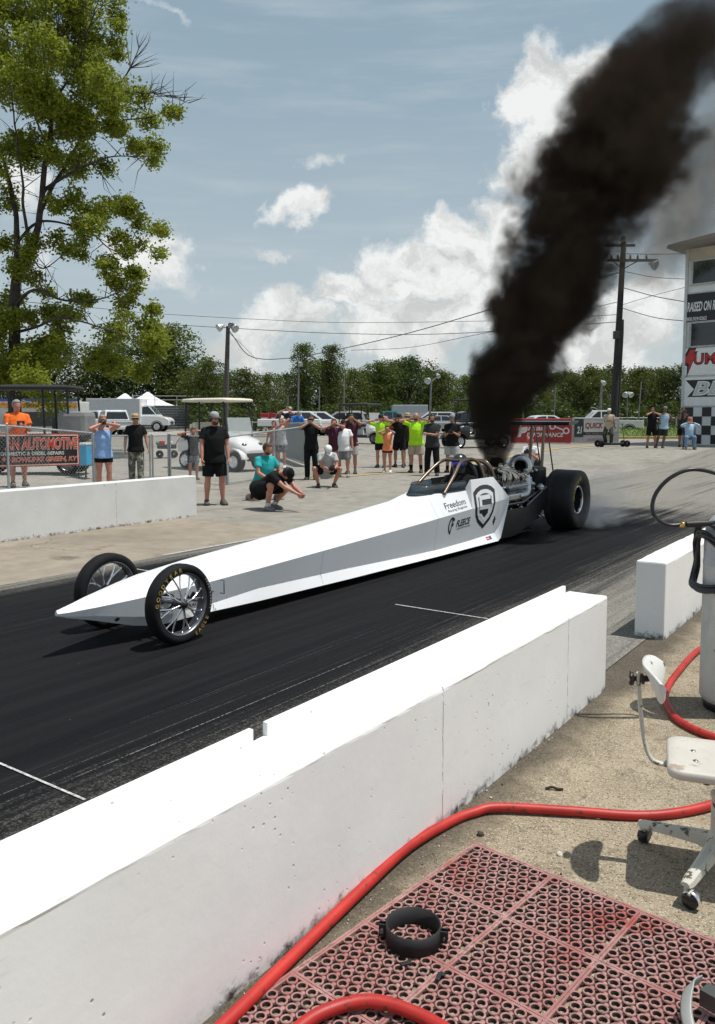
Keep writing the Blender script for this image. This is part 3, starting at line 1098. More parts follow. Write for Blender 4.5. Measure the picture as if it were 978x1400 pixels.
for (x0, y0, x1, y1) in ((178, 93, 182, 45), (178, 93, 205, 70), (178, 93, 226, 88), (190, 66, 193, 40), (185, 80, 200, 50), (200, 128, 232, 118), (210, 128, 250, 135), (225, 130, 262, 128), (205, 126, 228, 108), (150, 230, 165, 245), (140, 240, 150, 262)):
    a_, b_ = LB(x0, y0, .6), LB(x1, y1, .8)
    for j in range(3):
        c_ = b_ + Vector((rt.gauss(0, .18), rt.gauss(0, .3), rt.gauss(0, .14)))
        m_ = a_.lerp(c_, .55) + Vector((rt.gauss(0, .06), 0, rt.gauss(0, .06)))
        mb.tube([a_, m_, c_], [.018, .011, .003], 4)
mb.build('trunk', M_bark, tree)
mb = MB()
CL = [(60, 60, 52), (118, 62, 36), (20, 110, 48), (88, 118, 44), (128, 150, 40), (168, 146, 30), (200, 165, 26), (236, 156, 15), (60, 165, 40),
      (112, 195, 30), (30, 35, 44), (148, 100, 26), (160, 58, 16), (150, 25, 18), (190, 205, 20), (208, 216, 13), (100, 20, 40), (130, 110, 34), (95, 160, 36), (30, 150, 34), (8, 190, 24),
      (60, -40, 60), (0, -80, 60), (130, -25, 34), (-60, 60, 60), (-80, 160, 60), (-40, 250, 40), (-90, 330, 50), (-120, 240, 50),
      (100, 262, 22), (140, 280, 27), (172, 285, 24), (192, 308, 20), (222, 312, 8), (118, 296, 22), (200, 340, 14), (150, 310, 24), (75, 275, 18),
      (22, 318, 24), (15, 350, 24), (140, 375, 27), (182, 378, 22), (110, 345, 18), (158, 420, 22), (195, 400, 14), (212, 428, 15), (90, 440, 26),
      (48, 385, 20), (60, 470, 36), (130, 470, 32), (175, 462, 26), (212, 462, 20), (30, 430, 20), (10, 500, 40), (90, 500, 40), (160, 500, 30),(205,450,18), (228, 480, 22), (195, 492, 26), (50, 520, 40), (0, 460, 40), (0, 420, 30), (70, 425, 22), (110, 400, 20), (45, 350, 16), (75, 330, 20), (160, 350, 20), (0, 40, 44), (80, 20, 36), (125, 90, 30), (60, 110, 40), (150, 180, 26), (70, 205, 26), (40, 215, 26), (125, 215, 22)]
for i, (px, py, r_) in enumerate(CL):
    rad = r_ * YB / F_PX * 1.06
    big = r_ > 30
    for j in range(3 if big else 2):
        o = Vector((rt.gauss(0, .4), rt.gauss(0, .9), rt.gauss(0, .35))) * rad
        leaf_quads(mb, LB(px, py, rt.uniform(-1.6, 1.6)) + o, rad * rt.uniform(.55, .8), int(900 * (r_ / 22) ** 1.75 / (3 if big else 2)), .135, i * 9 + j, reject=-.05, sprig=7)
mb.build('crown', M_leaf_big, tree, recalc=False)


# --- trees of the wood: five kinds, copied
def proto_tree(name, H, W, seed, lm, n, ls, label, tall=False, group='trees of the wood behind the lot'):
    rr = random.Random(seed)
    t = thing(name, label, 'tree', (0, 0, 0), 0, group)
    mb = MB()
    P = [Vector((rr.gauss(0, .1) * i, rr.gauss(0, .1) * i, H * .8 * i / 6)) for i in range(7)]
    mb.tube(P, [.22 * (1 - .13 * i) for i in range(7)], 7)
    cr = MB()
    ncl = 20
    for i in range(ncl):
        f = (i + .5) / ncl
        z = H * ((.24 if tall else .12) + (.73 if tall else .83) * f)
        prof = math.sin(math.pi * min(1, .16 + .80 * f)) ** .7
        rad = W * .5 * prof
        a = i * 2.4 + rr.uniform(-.5, .5)
        q = rad * rr.uniform(.25, .85)
        c = Vector((math.cos(a) * q, math.sin(a) * q, z + rr.uniform(-.3, .3)))
        mb.tube([P[min(6, int(f * 5))], (P[min(6, int(f * 5))] + c) * .5 + Vector((0, 0, .2)), c], [.07, .04, .015], 5)
        leaf_quads(cr, c, W * rr.uniform(.19, .30), int(n * 1.25 / ncl), ls * .8, seed * 100 + i, sprig=4, squash=.78, shell=.82, reject=-.25)
    leaf_quads(cr, (0, 0, H * .955), W * .12, int(n / 22), ls, seed * 100 + 77, sprig=4)
    mb.build('trunk', M_bark, t)
    cr.build('crown', lm, t, recalc=False)
    return t, H


KINDS_ = [proto_tree('broadleaf_tree', 9.0, 7.0, 11, M_leaf_a, 7000, .30, 'tree'),
          proto_tree('broadleaf_tree', 9.0, 6.2, 12, M_leaf_b, 7000, .28, 'tree'),
          proto_tree('broadleaf_tree', 9.0, 7.6, 13, M_leaf_c, 7500, .30, 'tree'),
          proto_tree('slender_tree', 11.0, 5.2, 14, M_leaf_a, 6500, .26, 'tree', True),
          proto_tree('broadleaf_tree', 8.0, 6.6, 15, M_leaf_a, 7000, .28, 'tree')]
used_kind = set()


def plant(kind, px, top, Y, wide=1.0, label='', rz=None):
    p, H = KINDS_[kind]
    o = p if kind not in used_kind else copy_tree(p)
    used_kind.add(kind)
    q = A(px, 569, Y)
    g_ = terrain(q.x, q.y)
    s = (A(px, top, Y).z - g_) / (H * 1.02)
    o.location = (q.x, q.y, g_ - .05)
    o.rotation_euler = (0, 0, rng.uniform(0, 6.28) if rz is None else rz)
    o.scale = (s * wide, s * wide, s)
    o['label'] = label
    return o


TREES = [  # kind, px, top px, distance, width factor, label
    (2, 75, 462, 97, 1.52, 'dark bushy tree behind the black covered cart, left of the box truck'),
    (1, 150, 468, 99, 1.34, 'mid green tree directly above the grey box truck'),
    (2, 205, 456, 97, 1.34, 'dark rounded tree right above the bleachers and white tent'),
    (1, 238, 446, 95, 1.16, 'bright yellow green tree just left of the flood light pole'),
    (0, 20, 480, 98, 1.46, 'shaded tree behind the trunk of the big ash'),
    (0, 285, 492, 82, 1.16, 'green tree behind the flood light pole over the white golf cart'),
    (4, 335, 506, 88, 1.28, 'low rounded tree right of the flood light pole'),
    (1, 368, 511, 92, 1.10, 'pale green tree in the dip left of the two tall trees'),
    (3, 415, 468, 80, 0.95, 'left of the two tall slender trees above the crowd'),
    (3, 455, 470, 82, 0.95, 'right of the two tall slender trees above the crowd'),
    (1, 484, 505, 88, 1.10, 'light green tree just right of the two tall slender trees'),
    (0, 520, 495, 90, 1.22, 'rounded tree above the woman in the orange top'),
    (2, 560, 489, 92, 1.28, 'highest dark tree in the middle of the wood'),
    (0, 604, 508, 90, 1.16, 'green tree above the man with folded arms'),
    (1, 636, 514, 86, 0.98, 'light green tree at the left edge of the smoke'),
    (4, 664, 512, 95, 1.22, 'tree half hidden behind the foot of the smoke'),
    (2, 700, 510, 95, 1.22, 'dark tree right behind the smoke column'),
    (1, 742, 521, 84, 1.10, 'lower yellow green tree just right of the smoke'),
    (0, 775, 507, 92, 1.28, 'tree above the red sign wall and parked white cars'),
    (4, 806, 503, 90, 1.22, 'rounded tree left of the tall utility pole'),
    (2, 838, 500, 95, 1.22, 'dark tree behind the tall utility pole'),
    (0, 872, 503, 90, 1.22, 'tree right of the tall utility pole'),
    (4, 905, 505, 92, 1.22, 'tree above the grass bank left of the tower'),
    (2, 936, 499, 90, 1.28, 'dark tree touching the left edge of the tower'),
    # second rank, filling the gaps
    (2, 262, 505, 100, 1.46, 'dark tree far behind the white golf cart roof'),
    (2, 312, 511, 104, 1.46, 'dark rear tree between flood light pole and dip in the wood'),
    (2, 395, 511, 104, 1.46, 'dark rear tree left behind the tall slender pair'),
    (0, 440, 493, 104, 1.46, 'rear tree between the tall slender pair'),
    (2, 500, 507, 106, 1.46, 'dark rear tree above the lime shirt with the cap'),
    (4, 542, 495, 108, 1.34, 'rear tree just left of the highest dark tree'),
    (2, 585, 505, 106, 1.46, 'dark rear tree above the bald man in lime'),
    (2, 650, 513, 106, 1.46, 'dark rear tree beside the smoke'),
    (2, 760, 511, 106, 1.46, 'dark rear tree above the red sign wall'),
    (2, 822, 507, 108, 1.46, 'dark rear tree left behind the utility pole'),
    (2, 890, 505, 106, 1.46, 'dark rear tree above the people in the tower shade'),
]
for t_ in TREES:
    plant(*t_)
mb = MB()       # low scrub under the trees
for i in range(150):
    px = -130 + 8 * i + rng.uniform(-4, 4); Y = rng.uniform(75, 80) if px > 260 else rng.uniform(90, 96)
    q = A(px, 569, Y)
    leaf_quads(mb, (q.x, q.y, .35 + rng.uniform(.4, 1.9)), rng.uniform(1.0, 1.8), 230, .32, 900 + i, sprig=5)
for i in range(70):
    px = -160 + 18.5 * i + rng.uniform(-6, 6); Y = rng.uniform(104, 112)
    q = A(px, 569, Y)
    leaf_quads(mb, (q.x, q.y, rng.uniform(1.2, 2.4)), rng.uniform(1.8, 2.5), 330, .45, 1900 + i, sprig=5)
tag(mb.build('undergrowth', M_leaf_c, recalc=False), 'dark scrub filling the foot of the wood', 'undergrowth', kind='stuff')


# ------------------------------------------------------------------ poles and wires
def flood(mb, c, d, r=.22):
    """bowl-shaped flood light head pointing along d"""
    c = Vector(c); d = Vector(d).normalized()
    mb.lathe([(0, -.26), (.07, -.26), (.09, -.16), (r * .75, -.05), (r, .1), (r * 1.03, .14), (r * .96, .14), (r * .7, .02), (0, -.06)], c, d, 14)


def light_pole(px_top, py_top, px_bot, Y, r, label, heads, group='light poles beyond the pits', wood=False):
    g_ = A(px_bot, 569, Y); b = gz(g_.x, g_.y)
    t = A(px_top, py_top, Y)
    th_ = thing('light_pole', label, 'light pole', b, 0, group)
    mb = MB(); mb.tube([(0, 0, -.05), (t - b) * .5, t - b], [r, r * .85, r * .62], 10)
    mb.build('pole', M_wood if wood else M_polemetal, th_)
    for (dx, dz, ddx, ddy, s_) in heads:
        mb = MB(); flood(mb, (t - b) + Vector((dx, -.05, dz)), (ddx, ddy, -.7), s_)
        mb.tube([(t - b) + Vector((0, 0, -.08)), (t - b) + Vector((dx * .8, 0, dz * .6 + .02))], .025, 6)
        mb.build('flood_light', mat('lamp_housing', (.55, .57, .57), .35, .5, var=.1), th_)
    return th_


light_pole(312, 446, 307, 45, .17, 'wooden pole with white flood lights above the golf cart roof', [(-.42, -.05, -1, -.6, .22), (.34, -.1, .9, -.8, .22), (.16, .1, .3, -1, .18)], None, True)
light_pole(409, 498, 407, 70, .09, 'thin light pole in front of the two tall slender trees', [(.1, .05, .5, -1, .2)])
light_pole(437, 528, 436, 66, .06, 'short thin pole behind the man in black', [])
light_pole(394, 540, 394, 64, .05, 'short pole behind the filming man in the cap', [])
light_pole(471, 515, 470, 72, .07, 'thin pole above the white t-shirt man', [])
light_pole(590, 520, 587, 62, .10, 'light pole with a round lamp above the grey box trailer', [(-.25, .0, -.6, -1, .26), (.5, .35, .3, -1, .16)])
light_pole(716, 520, 715, 66, .07, 'thin pole at the right edge of the smoke', [(.1, .05, .5, -1, .16)])
light_pole(760, 523, 757, 66, .06, 'bare thin pole above the red sign wall', [])
p_ = light_pole(823, 525, 820, 60, .11, 'pale pole with a side arm left of the tall utility pole', [(.1, .1, .5, -1, .18)])
mb = MB(); mb.tube([(.0, 0, 1.75), (-.45, -.3, 1.95), (-.8, -.5, 2.0)], .05, 6); mb.build('side_arm', M_polemetal, p_)
light_pole(858, 540, 858, 58, .05, 'short pole with twin flood lights right of the utility pole', [(-.15, .05, -.6, -1, .2), (.2, .05, .6, -1, .2)])
light_pole(877, 522, 872, 60, .06, 'bare thin pole above the grass bank', [])

YP = 43.0
b0 = A(840, 569, YP); b0 = gz(b0.x, b0.y)
tp = A(853, 331, YP) - b0
up_ = thing('utility_pole', 'tall dark utility pole with crossarms and lamps beside the tower', 'utility pole', b0)
mb = MB(); mb.tube([(-.09, 0, -.1), tp * .5 + Vector((-.04, 0, 0)), tp], [.19, .165, .13], 12); mb.build('pole', mat('creosote_pole', (.030, .028, .027), .85, var=.3, scale=6, bump=.3), up_)
mb = MB(); q0 = Vector((.16, .25, -.1)); mb.tube([q0, tp * .55 + Vector((.2, .22, 0)), tp * .62 + Vector((.18, .2, 0))], [.13, .11, .10], 10); mb.build('stub_pole', mat('creosote_pole', (.03, .028, .027)), up_)


def PB(px, py, dy=0): return A(px, py, YP + dy) - b0


mb = MB()
a_, b_ = PB(822, 334), PB(868, 337); mb.box((a_ + b_) / 2, ((b_ - a_).length, .10, .12))
a_, b_ = PB(829, 357.5), PB(897, 356); mb.box((a_ + b_) / 2 + Vector((0, -.16, 0)), ((b_ - a_).length, .10, .13))
mb.tube([PB(838, 356, -.2), PB(850, 368, -.1)], .03, 6); mb.tube([PB(872, 357, -.2), PB(852, 368, -.1)], .03, 6)
mb.build('crossarm', M_wood, up_)
mb = MB()
for px in (836, 845, 862, 872, 884):
    c = PB(px, 354, -.16); mb.lathe([(0, 0), (.05, .0), (.07, .06), (.04, .1), (.06, .14), (.03, .2), (0, .2)], c, (0, 0, 1), 8)
mb.build('insulator', mat('brown_glazed', (.10, .05, .03), .2), up_)
for (px, py, d, s_) in ((824, 336, (-.9, -.7, -.5), .2), (851, 326, (0, -1, -.4), .16), (894, 362, (.9, -.8, -.5), .26)):
    mb = MB(); flood(mb, PB(px, py, -.2), d, s_); mb.build('flood_light', mat('lamp_housing', (.55, .57, .57)), up_)
mb = MB(); c = PB(843, 458, -.2); mb.box(c, (.32, .22, .40), bev=.03); mb.build('junction_box', M_dark, up_)
mb = MB(); c = PB(842, 575, -.2); mb.box(c, (.10, .03, .42)); mb.build('meter_plate', M_galv, up_)

CABLES = [([(200, 428, 60), (340, 436, 60), (478, 441, 60), (700, 438, 60), (846, 430, 43)], .016, 'thin high cable crossing the sky above the flood lights'),
          ([(190, 441, 58), (340, 450, 55), (470, 456, 52), (620, 456, 48), (846, 440, 43)], .018, 'lower sagging cable just above the flood light pole top'),
          ([(314, 453, 45), (345, 488, 52), (400, 489, 56), (480, 474, 54), (560, 455, 50), (640, 432, 46), (720, 408, 44), (849, 372, 43)], .026, 'thick dark cable climbing from the tree tops to the utility pole'),
          ([(480, 479, 62), (560, 475, 58), (640, 460, 52), (720, 443, 47), (848, 412, 43)], .016, 'thin cable below the thick climbing cable'),
          ([(314, 456, 45), (330, 470, 50), (352, 493, 60)], .012, 'short stay cable falling right from the flood light pole'),
          ([(0, 409, 38), (60, 415, 40), (120, 420, 44), (200, 428, 60)], .016, 'cable passing through the big ash crown'),
          ([(853, 347, 43), (895, 347.5, 42), (938, 347, 40)], .016, 'topmost cable between utility pole and tower'),
          ([(853, 371, 43), (895, 379, 42), (936, 381.5, 40)], .014, 'second cable between utility pole and tower'),
          ([(851, 393, 43), (895, 405, 42), (936, 412.5, 40)], .020, 'third cable between utility pole and tower'),
          ([(850, 417, 43), (890, 405, 42), (936, 393, 40)], .012, 'crossing cable rising to the tower wall'),
          ([(850, 421, 43), (895, 434, 42), (936, 439, 40)], .018, 'lowest cable between utility pole and tower')]
for pts, r_, lab in CABLES:
    mb = MB(); mb.tube(curve_pts([A(*p) for p in pts], 8), r_, 5)
    tag(mb.build('overhead_cable', M_black), lab, 'cable', 'overhead cables')
# ------------------------------------------------------------------ the dragster (local x = across to the right, y = back along the car, z up; origin under the front axle)
drag = thing('dragster', 'long white wedge nosed dragster with black rear slicks and exposed engine', 'race car', ST(4.22, -5.04), TRACK_ROT)
# station: a, (bottom b,z), (inner b,z), (chine b,z), (top b,z), pocket?
STN = [(-.775, (.010, .305), (.014, .312), (.018, .322), (.008, .335), 0),
       (-.70, (.026, .278), (.036, .290), (.044, .322), (.022, .350), 0),
       (-.50, (.060, .225), (.085, .262), (.100, .330), (.050, .388), 0),
       (-.18, (.100, .125), (.150, .200), (.172, .345), (.080, .440), 0),
       (.02, (.140, .088), (.172, .170), (.200, .355), (.090, .468), 0),
       (.16, (.170, .095), (.182, .165), (.212, .358), (.093, .480), 0),
       (.50, (.225, .112), (.200, .168), (.235, .366), (.100, .510), 0),
       (1.1, (.252, .100), (.220, .205), (.257, .392), (.112, .545), 0),
       (2.4, (.288, .085), (.244, .185), (.287, .447), (.135, .630), 0),
       (3.8, (.325, .078), (.266, .145), (.322, .508), (.165, .725), 0),
       (4.20, (.332, .075), (.273, .138), (.330, .528), (.190, .785), 0),
       (4.26, (.333, .075), (.274, .138), (.331, .531), (.200, .795), 1),
       (4.95, (.342, .070), (.284, .150), (.341, .562), (.245, .800), 1),
       (4.99, (.342, .070), (.285, .150), (.342, .563), (.300, .922), 1),
       (5.62, (.349, .064), (.292, .168), (.350, .594), (.302, .922), 1),
       (5.70, (.350, .062), (.294, .170), (.350, .598), (.312, .865), 1),
       (5.78, (.350, .100), (.312, .240), (.350, .602), (.322, .805), 1),
       (6.02, (.350, .560), (.350, .580), (.351, .612), (.350, .632), 1)]


def densify(S_):
    out = []
    for p, q in zip(S_[:-1], S_[1:]):
        n_ = max(1, int(math.ceil((q[0] - p[0]) / .10)))
        for i in range(n_):
            t = i / n_
            out.append((p[0] + (q[0] - p[0]) * t,) + tuple(tuple(a + (b - a) * t for a, b in zip(p[j], q[j])) for j in (1, 2, 3, 4)) + (p[5] if p[5] == q[5] or i == 0 else 0,))
    return out + [S_[-1]]


STN = densify(STN)


def ring_at(st):
    a, B, I, Cn, T, pk = st
    h = [(0, B[1]), B, I, Cn, T, (max(.004, T[0] - .016), T[1])]
    if pk:
        pz = min(.42, T[1] - .02)
        h += [(max(.01, T[0] - .05), pz), (0, pz)]
    else:
        h += [(T[0] * .55, T[1] + .006), (0, T[1] + .009)]
    r = [(x, a, z) for x, z in h]
    return r + [(-x, a, z) for x, z in h[1:-1]][::-1]


rings = [ring_at(s) for s in STN]
mb = MB()
n = len(rings[0])
for i in range(len(rings) - 1):
    for k in range(n):
        pocket = STN[i + 1][5] and STN[i][5] and k in (5, 6, 7, 8)
        lo = [rings[i][k], rings[i][(k + 1) % n], rings[i + 1][(k + 1) % n], rings[i + 1][k]]
        mb.add(lo, [(0, 1, 2, 3)], 1 if pocket else 0)
mb.add(rings[0], [list(range(n))[::-1]], 0)
mb.add(rings[-1], [list(range(n))], 1)
o = mb.build('body', [M_dragwhite, M_black], drag, weld=.0006)
bv = o.modifiers.new('bevel', 'BEVEL'); bv.width = .006; bv.segments = 2; bv.limit_method = 'ANGLE'; bv.angle_limit = R(18)


def side_pts(a):
    for i in range(len(STN) - 1):
        if STN[i][0] <= a <= STN[i + 1][0]:
            t = (a - STN[i][0]) / (STN[i + 1][0] - STN[i][0])
            return [(STN[i][j][0] * (1 - t) + STN[i + 1][j][0] * t, STN[i][j][1] * (1 - t) + STN[i + 1][j][1] * t) for j in (1, 2, 3, 4)]
    return [STN[-1][j] for j in (1, 2, 3, 4)]


def side_b(a, z):
    P = side_pts(a)
    for (b0, z0), (b1, z1) in zip(P[:-1], P[1:]):
        if z <= z1 or (b1, z1) == P[-1]:
            t = (z - z0) / max(1e-6, z1 - z0)
            return b0 + (b1 - b0) * t
    return P[-1][0]


def decal(geo_list, name, mats, lift=.0016):
    """geo_list: (verts in (a,z), faces, material, layer); wraps the flat art over the folded side of the body"""
    bm = bmesh.new()
    for vs, fs, mi, ly in geo_list:
        tmp = bmesh.new()
        V = [tmp.verts.new((a, 0, z)) for a, z in vs]
        for f in fs:
            try: tmp.faces.new([V[i] for i in f])
            except ValueError: pass
        bmesh.ops.triangulate(tmp, faces=tmp.faces[:])
        # split along the fold of the body
        p0 = Vector((4.0, 0, .517)); p1 = Vector((5.9, 0, .606)); d = (p1 - p0)
        bmesh.ops.bisect_plane(tmp, geom=tmp.verts[:] + tmp.edges[:] + tmp.faces[:], plane_co=p0, plane_no=(-d.z, 0, d.x))
        for kk in range(1, 9):
            z0_ = min(v.co.z for v in tmp.verts); z1_ = max(v.co.z for v in tmp.verts)
            bmesh.ops.bisect_plane(tmp, geom=tmp.verts[:] + tmp.edges[:] + tmp.faces[:], plane_co=(0, 0, z0_ + (z1_ - z0_) * kk / 9), plane_no=(0, 0, 1))
        for kk in range(1, 10):
            a0 = min(v.co.x for v in tmp.verts); a1 = max(v.co.x for v in tmp.verts)
            bmesh.ops.bisect_plane(tmp, geom=tmp.verts[:] + tmp.edges[:] + tmp.faces[:], plane_co=(a0 + (a1 - a0) * kk / 10, 0, 0), plane_no=(1, 0, 0))
        tmp.verts.index_update()
        nv = [bm.verts.new((side_b(v.co.x, v.co.z) + lift + ly * .0007, v.co.x, v.co.z)) for v in tmp.verts]
        for f in tmp.faces:
            try:
                nf = bm.faces.new([nv[v.index] for v in f.verts]); nf.material_index = mi
            except ValueError: pass
        tmp.free()
    me = bpy.data.meshes.new(name); bm.normal_update()
    for f in bm.faces:
        if f.normal.x < 0: f.normal_flip()
    bm.to_mesh(me); bm.free()
    for m in mats: me.materials.append(m)
    ob = bpy.data.objects.new(name, me); COL.objects.link(ob); ob.parent = drag
    return ob


M_decal = mat('vinyl_black', (.018, .019, .021), .35, var=.1)
M_decalw = mat('vinyl_white', (.78, .785, .79), .35, var=.03)
M_decalr = mat('vinyl_red', (.55, .05, .06), .4); M_decalb = mat('vinyl_blue', (.06, .10, .32), .4)


def sh_text(body, a, z, w, h, mi=0, ly=0, slope=0.0, **kw):
    vs, fs = text_geo(body, w, h, **kw)
    return ([(a + x, z + y + slope * x) for x, y in vs], fs, mi, ly)     # seen from the right the nose is on the left


def poly(pts, a, z, ka, kz, mi, ly, slope=0.0):
    return ([(a + x * ka, z + y * kz + slope * x * ka) for x, y in pts], [list(range(len(pts)))], mi, ly)


def ngon_ring(outer, inner, a, z, ka, kz, mi, ly):
    n = len(outer)
    return ([(a + x * ka, z + y * kz) for x, y in outer] + [(a + x * ka, z + y * kz) for x, y in inner],
            [(i, (i + 1) % n, n + (i + 1) % n, n + i) for i in range(n)], mi, ly)


# shield emblem: nested shields and a blocky S
sh = [(-.5, .36), (-.36, .44), (-.18, .49), (0, .5), (.18, .49), (.36, .44), (.5, .36), (.47, .05), (.42, -.16), (.30, -.32), (0, -.5), (-.30, -.32), (-.42, -.16), (-.47, .05)]
SA, SZ, SKA, SKZ = 5.315, .555, .60, .57


def scl(k, dy=0): return [(x * k, y * k + dy) for x, y in sh]


art = [poly(sh, SA, SZ, SKA, SKZ, 0, 0)]
art.append(ngon_ring(scl(.80), scl(.62), SA, SZ, SKA, SKZ, 1, 1))
Spoly = [[(-.26, .27), (.26, .27), (.26, .17), (-.26, .17)], [(-.26, .27), (-.15, .27), (-.15, -.05), (-.26, -.05)],
         [(-.26, .045), (.26, .045), (.26, -.05), (-.26, -.05)], [(.15, .045), (.26, .045), (.26, -.15), (.15, -.22)],
         [(-.26, -.16), (.0, -.34), (.26, -.16), (.15, -.155), (.0, -.25), (-.17, -.13)]]
for i, q in enumerate(Spoly):
    art.append(poly(q, SA, SZ, SKA, SKZ, 1, 2 + i * .3))
decal(art, 'shield_emblem', [M_decal, M_decalw])
decal([sh_text('Freedom', 4.60, .655, .50, .072, slope=.05, bold=.012), sh_text('Racing Engines', 4.62, .590, .46, .034, slope=.05, bold=.01)], 'lettering', [M_decal])
fl = [sh_text('FLEECE', 4.76, .415, .36, .085, shear=.25, bold=.03, slope=.04),
      poly([(-.5, 0), (.5, 0), (.5, 1), (-.5, 1)], 4.78, .345, .36, .008, 0, 0, .04)]
th = [(math.cos(t) * (1.0), math.sin(t)) for t in [R(40 + i * 13) for i in range(18)]]
th2 = [(x * .72 + .06, y * .78 - .02) for x, y in th]
fl.append(([(4.47 + x * .085, .40 + y * .105) for x, y in th] + [(4.47 + x * .085, .40 + y * .105) for x, y in th2],
           [(i, i + 1, 18 + i + 1, 18 + i) for i in range(17)], 0, 0))
fl.append(sh_text('F', 4.485, .405, .085, .165, shear=.3, bold=.03, ly=1))
decal(fl, 'lettering', [M_decal])
decal([poly([(0, .5), (.5, .1), (0, -.5), (-.5, -.1)], 5.63, .345, .085, .14, 0, 0)], 'diamond_mark', [M_decal])
decal([poly([(-.5, -.5), (.1, -.5), (.1, .5), (-.5, .5)], 5.49, .125, .14, .042, 0, 0), poly([(.12, -.5), (.5, -.5), (.5, .5), (.12, .5)], 5.49, .128, .14, .042, 1, 0),
       poly([(-.4, -.1), (.05, -.1), (.05, .1), (-.4, .1)], 5.49, .125, .14, .042, 2, 1)], 'small_badge', [M_decalr, M_decalb, M_decalw])
decal([sh_text('W', .335, .27, .17, .085, bold=.05), sh_text('TRAC', .335, .202, .13, .028, bold=.02),
       ngon_ring([(math.cos(t), math.sin(t)) for t in [i * math.tau / 20 for i in range(20)]], [(math.cos(t) * .72, math.sin(t) * .72) for t in [i * math.tau / 20 for i in range(20)]], .07, .27, .085, .075, 0, 0),
       poly([(-.5, -.12), (.5, .1), (.5, .3), (-.5, .1)], .07, .27, .1, .09, 0, 1)], 'lettering', [M_decal])

seams = []
for a_, z0_, z1_ in ((.14, .12, .46), (1.98, .10, .58), (4.12, .09, .74)):
    seams.append(([(a_ - .0016, z0_), (a_ + .0016, z0_), (a_ + .0016, z1_), (a_ - .0016, z1_)], [(0, 1, 2, 3)], 0, -1.5))
for q_ in seams: decal([q_], 'panel_seam', [mat('seam_grey', (.22, .225, .23), .6)])
el_ = [(math.cos(i * math.tau / 14), math.sin(i * math.tau / 14)) for i in range(14)]
dz = []
for i in range(46):
    a_ = .25 + i * .118
    P_ = side_pts(a_)
    for f_ in (.06, .93):
        if i % 2 == 0 or f_ < .5:
            z_ = P_[1][1] + (P_[2][1] - P_[1][1]) * f_ if f_ < .5 else P_[2][1] + (P_[3][1] - P_[2][1]) * .12
            dz.append(([(a_ + x * .005, z_ + y * .005) for x, y in el_[::2]], [list(range(7))], 0, -1.2))
decal(dz, 'fastener', [mat('fastener_grey', (.42, .43, .44), .35, .6)])
decal([([(-.33 + x * .018, .205 + y * .016) for x, y in el_], [list(range(14))], 0, 0)], 'nose_hole', [M_decal])

# front wheels
M_tyremark = mat('tyre_letter_yellow', (.20, .14, .03), .7, col2=(.52, .36, .09), scale=30); M_tyrew = mat('tyre_letter_white', (.5, .5, .5), .6)


def arc_text(mb, body, c, r, h, a0, a1, ax, mi=0, lift=.002, sgn=1, bold=.02):
    """letters along an arc of a wheel lying in the plane x = c.x; angles measured seen from +x (ax=+1)"""
    n = len(body)
    for i, ch in enumerate(body):
        t = a0 + (a1 - a0) * (i + .5) / n
        er = Vector((0, math.cos(t), math.sin(t)))
        et = Vector((0, math.sin(t), -math.cos(t))) * sgn
        put_text(mb, ch, Vector(c) + er * r + Vector((lift * ax, 0, 0)), et, er * sgn, None, h, mi, 0.0, bold=bold)


def front_wheel(side):
    w = MB()
    Rr, hw = .305, .058
    prof = [(.238, -.045), (.248, -.054), (.27, -.058), (.292, -.052), (.303, -.032), (.305, 0), (.303, .032), (.292, .052), (.27, .058), (.248, .054), (.238, .045)]
    W = thing('wheel', None, None, (0, 0, 0)); W.parent = drag; W.location = (side * .42, 0, .305)
    w.lathe(prof, (0, 0, 0), (1, 0, 0), 48)
    w.build('tyre', M_rubber, W)
    m2 = MB()
    m2.lathe([(.238, -.045), (.241, -.048), (.235, -.05), (.227, -.042), (.222, -.02), (.222, .02), (.227, .042), (.235, .05), (.241, .048), (.238, .045)], (0, 0, 0), (1, 0, 0), 48)
    m2.build('rim', M_steel, W)
    sp = MB()
    x0 = side * .045
    for k in range(8):
        t = k * math.tau / 8 + .2
        e = lambda tt, r_: Vector((0, math.cos(tt) * r_, math.sin(tt) * r_))
        sp.tube([Vector((x0 * .9, 0, 0)) + e(t, .03), Vector((x0 * .75, 0, 0)) + e(t, .11)], [.0095, .0075], 6)
        for d in (-.17, .17):
            sp.tube([Vector((x0 * .75, 0, 0)) + e(t, .105), Vector((x0 * .55, 0, 0)) + e(t + d * .55, .16), Vector((x0 * .35, 0, 0)) + e(t + d, .226)], [.0072, .0065, .007], 6)
        for d in (-.17, .17):
            sp.ell(Vector((x0 * .4, 0, 0)) + e(t + d, .224), .011, 6, 4)
    sp.build('spoke', M_chrome, W)
    hb = MB()
    hb.lathe([(0, .075), (.02, .074), (.024, .066), (.026, .05), (.042, .045), (.042, .02), (.03, -.05), (0, -.05)], (0, 0, 0), (side, 0, 0), 16)
    hb.build('hub', M_black, W)
    if side > 0:
        lt = MB()
        arc_text(lt, 'GOODYEAR', (.0565, 0, 0), .268, .034, R(178), R(92), 1, 0, .0025)
        arc_text(lt, 'EAGLE', (.0565, 0, 0), .268, .032, R(-68), R(-28), 1, 0, .0025, -1)
        arc_text(lt, 'FRONTRUNNER', (.0565, 0, 0), .272, .014, R(38), R(-18), 1, 1, .0025)
        lt.build('lettering', [M_tyremark, M_tyrew], W)
    return W


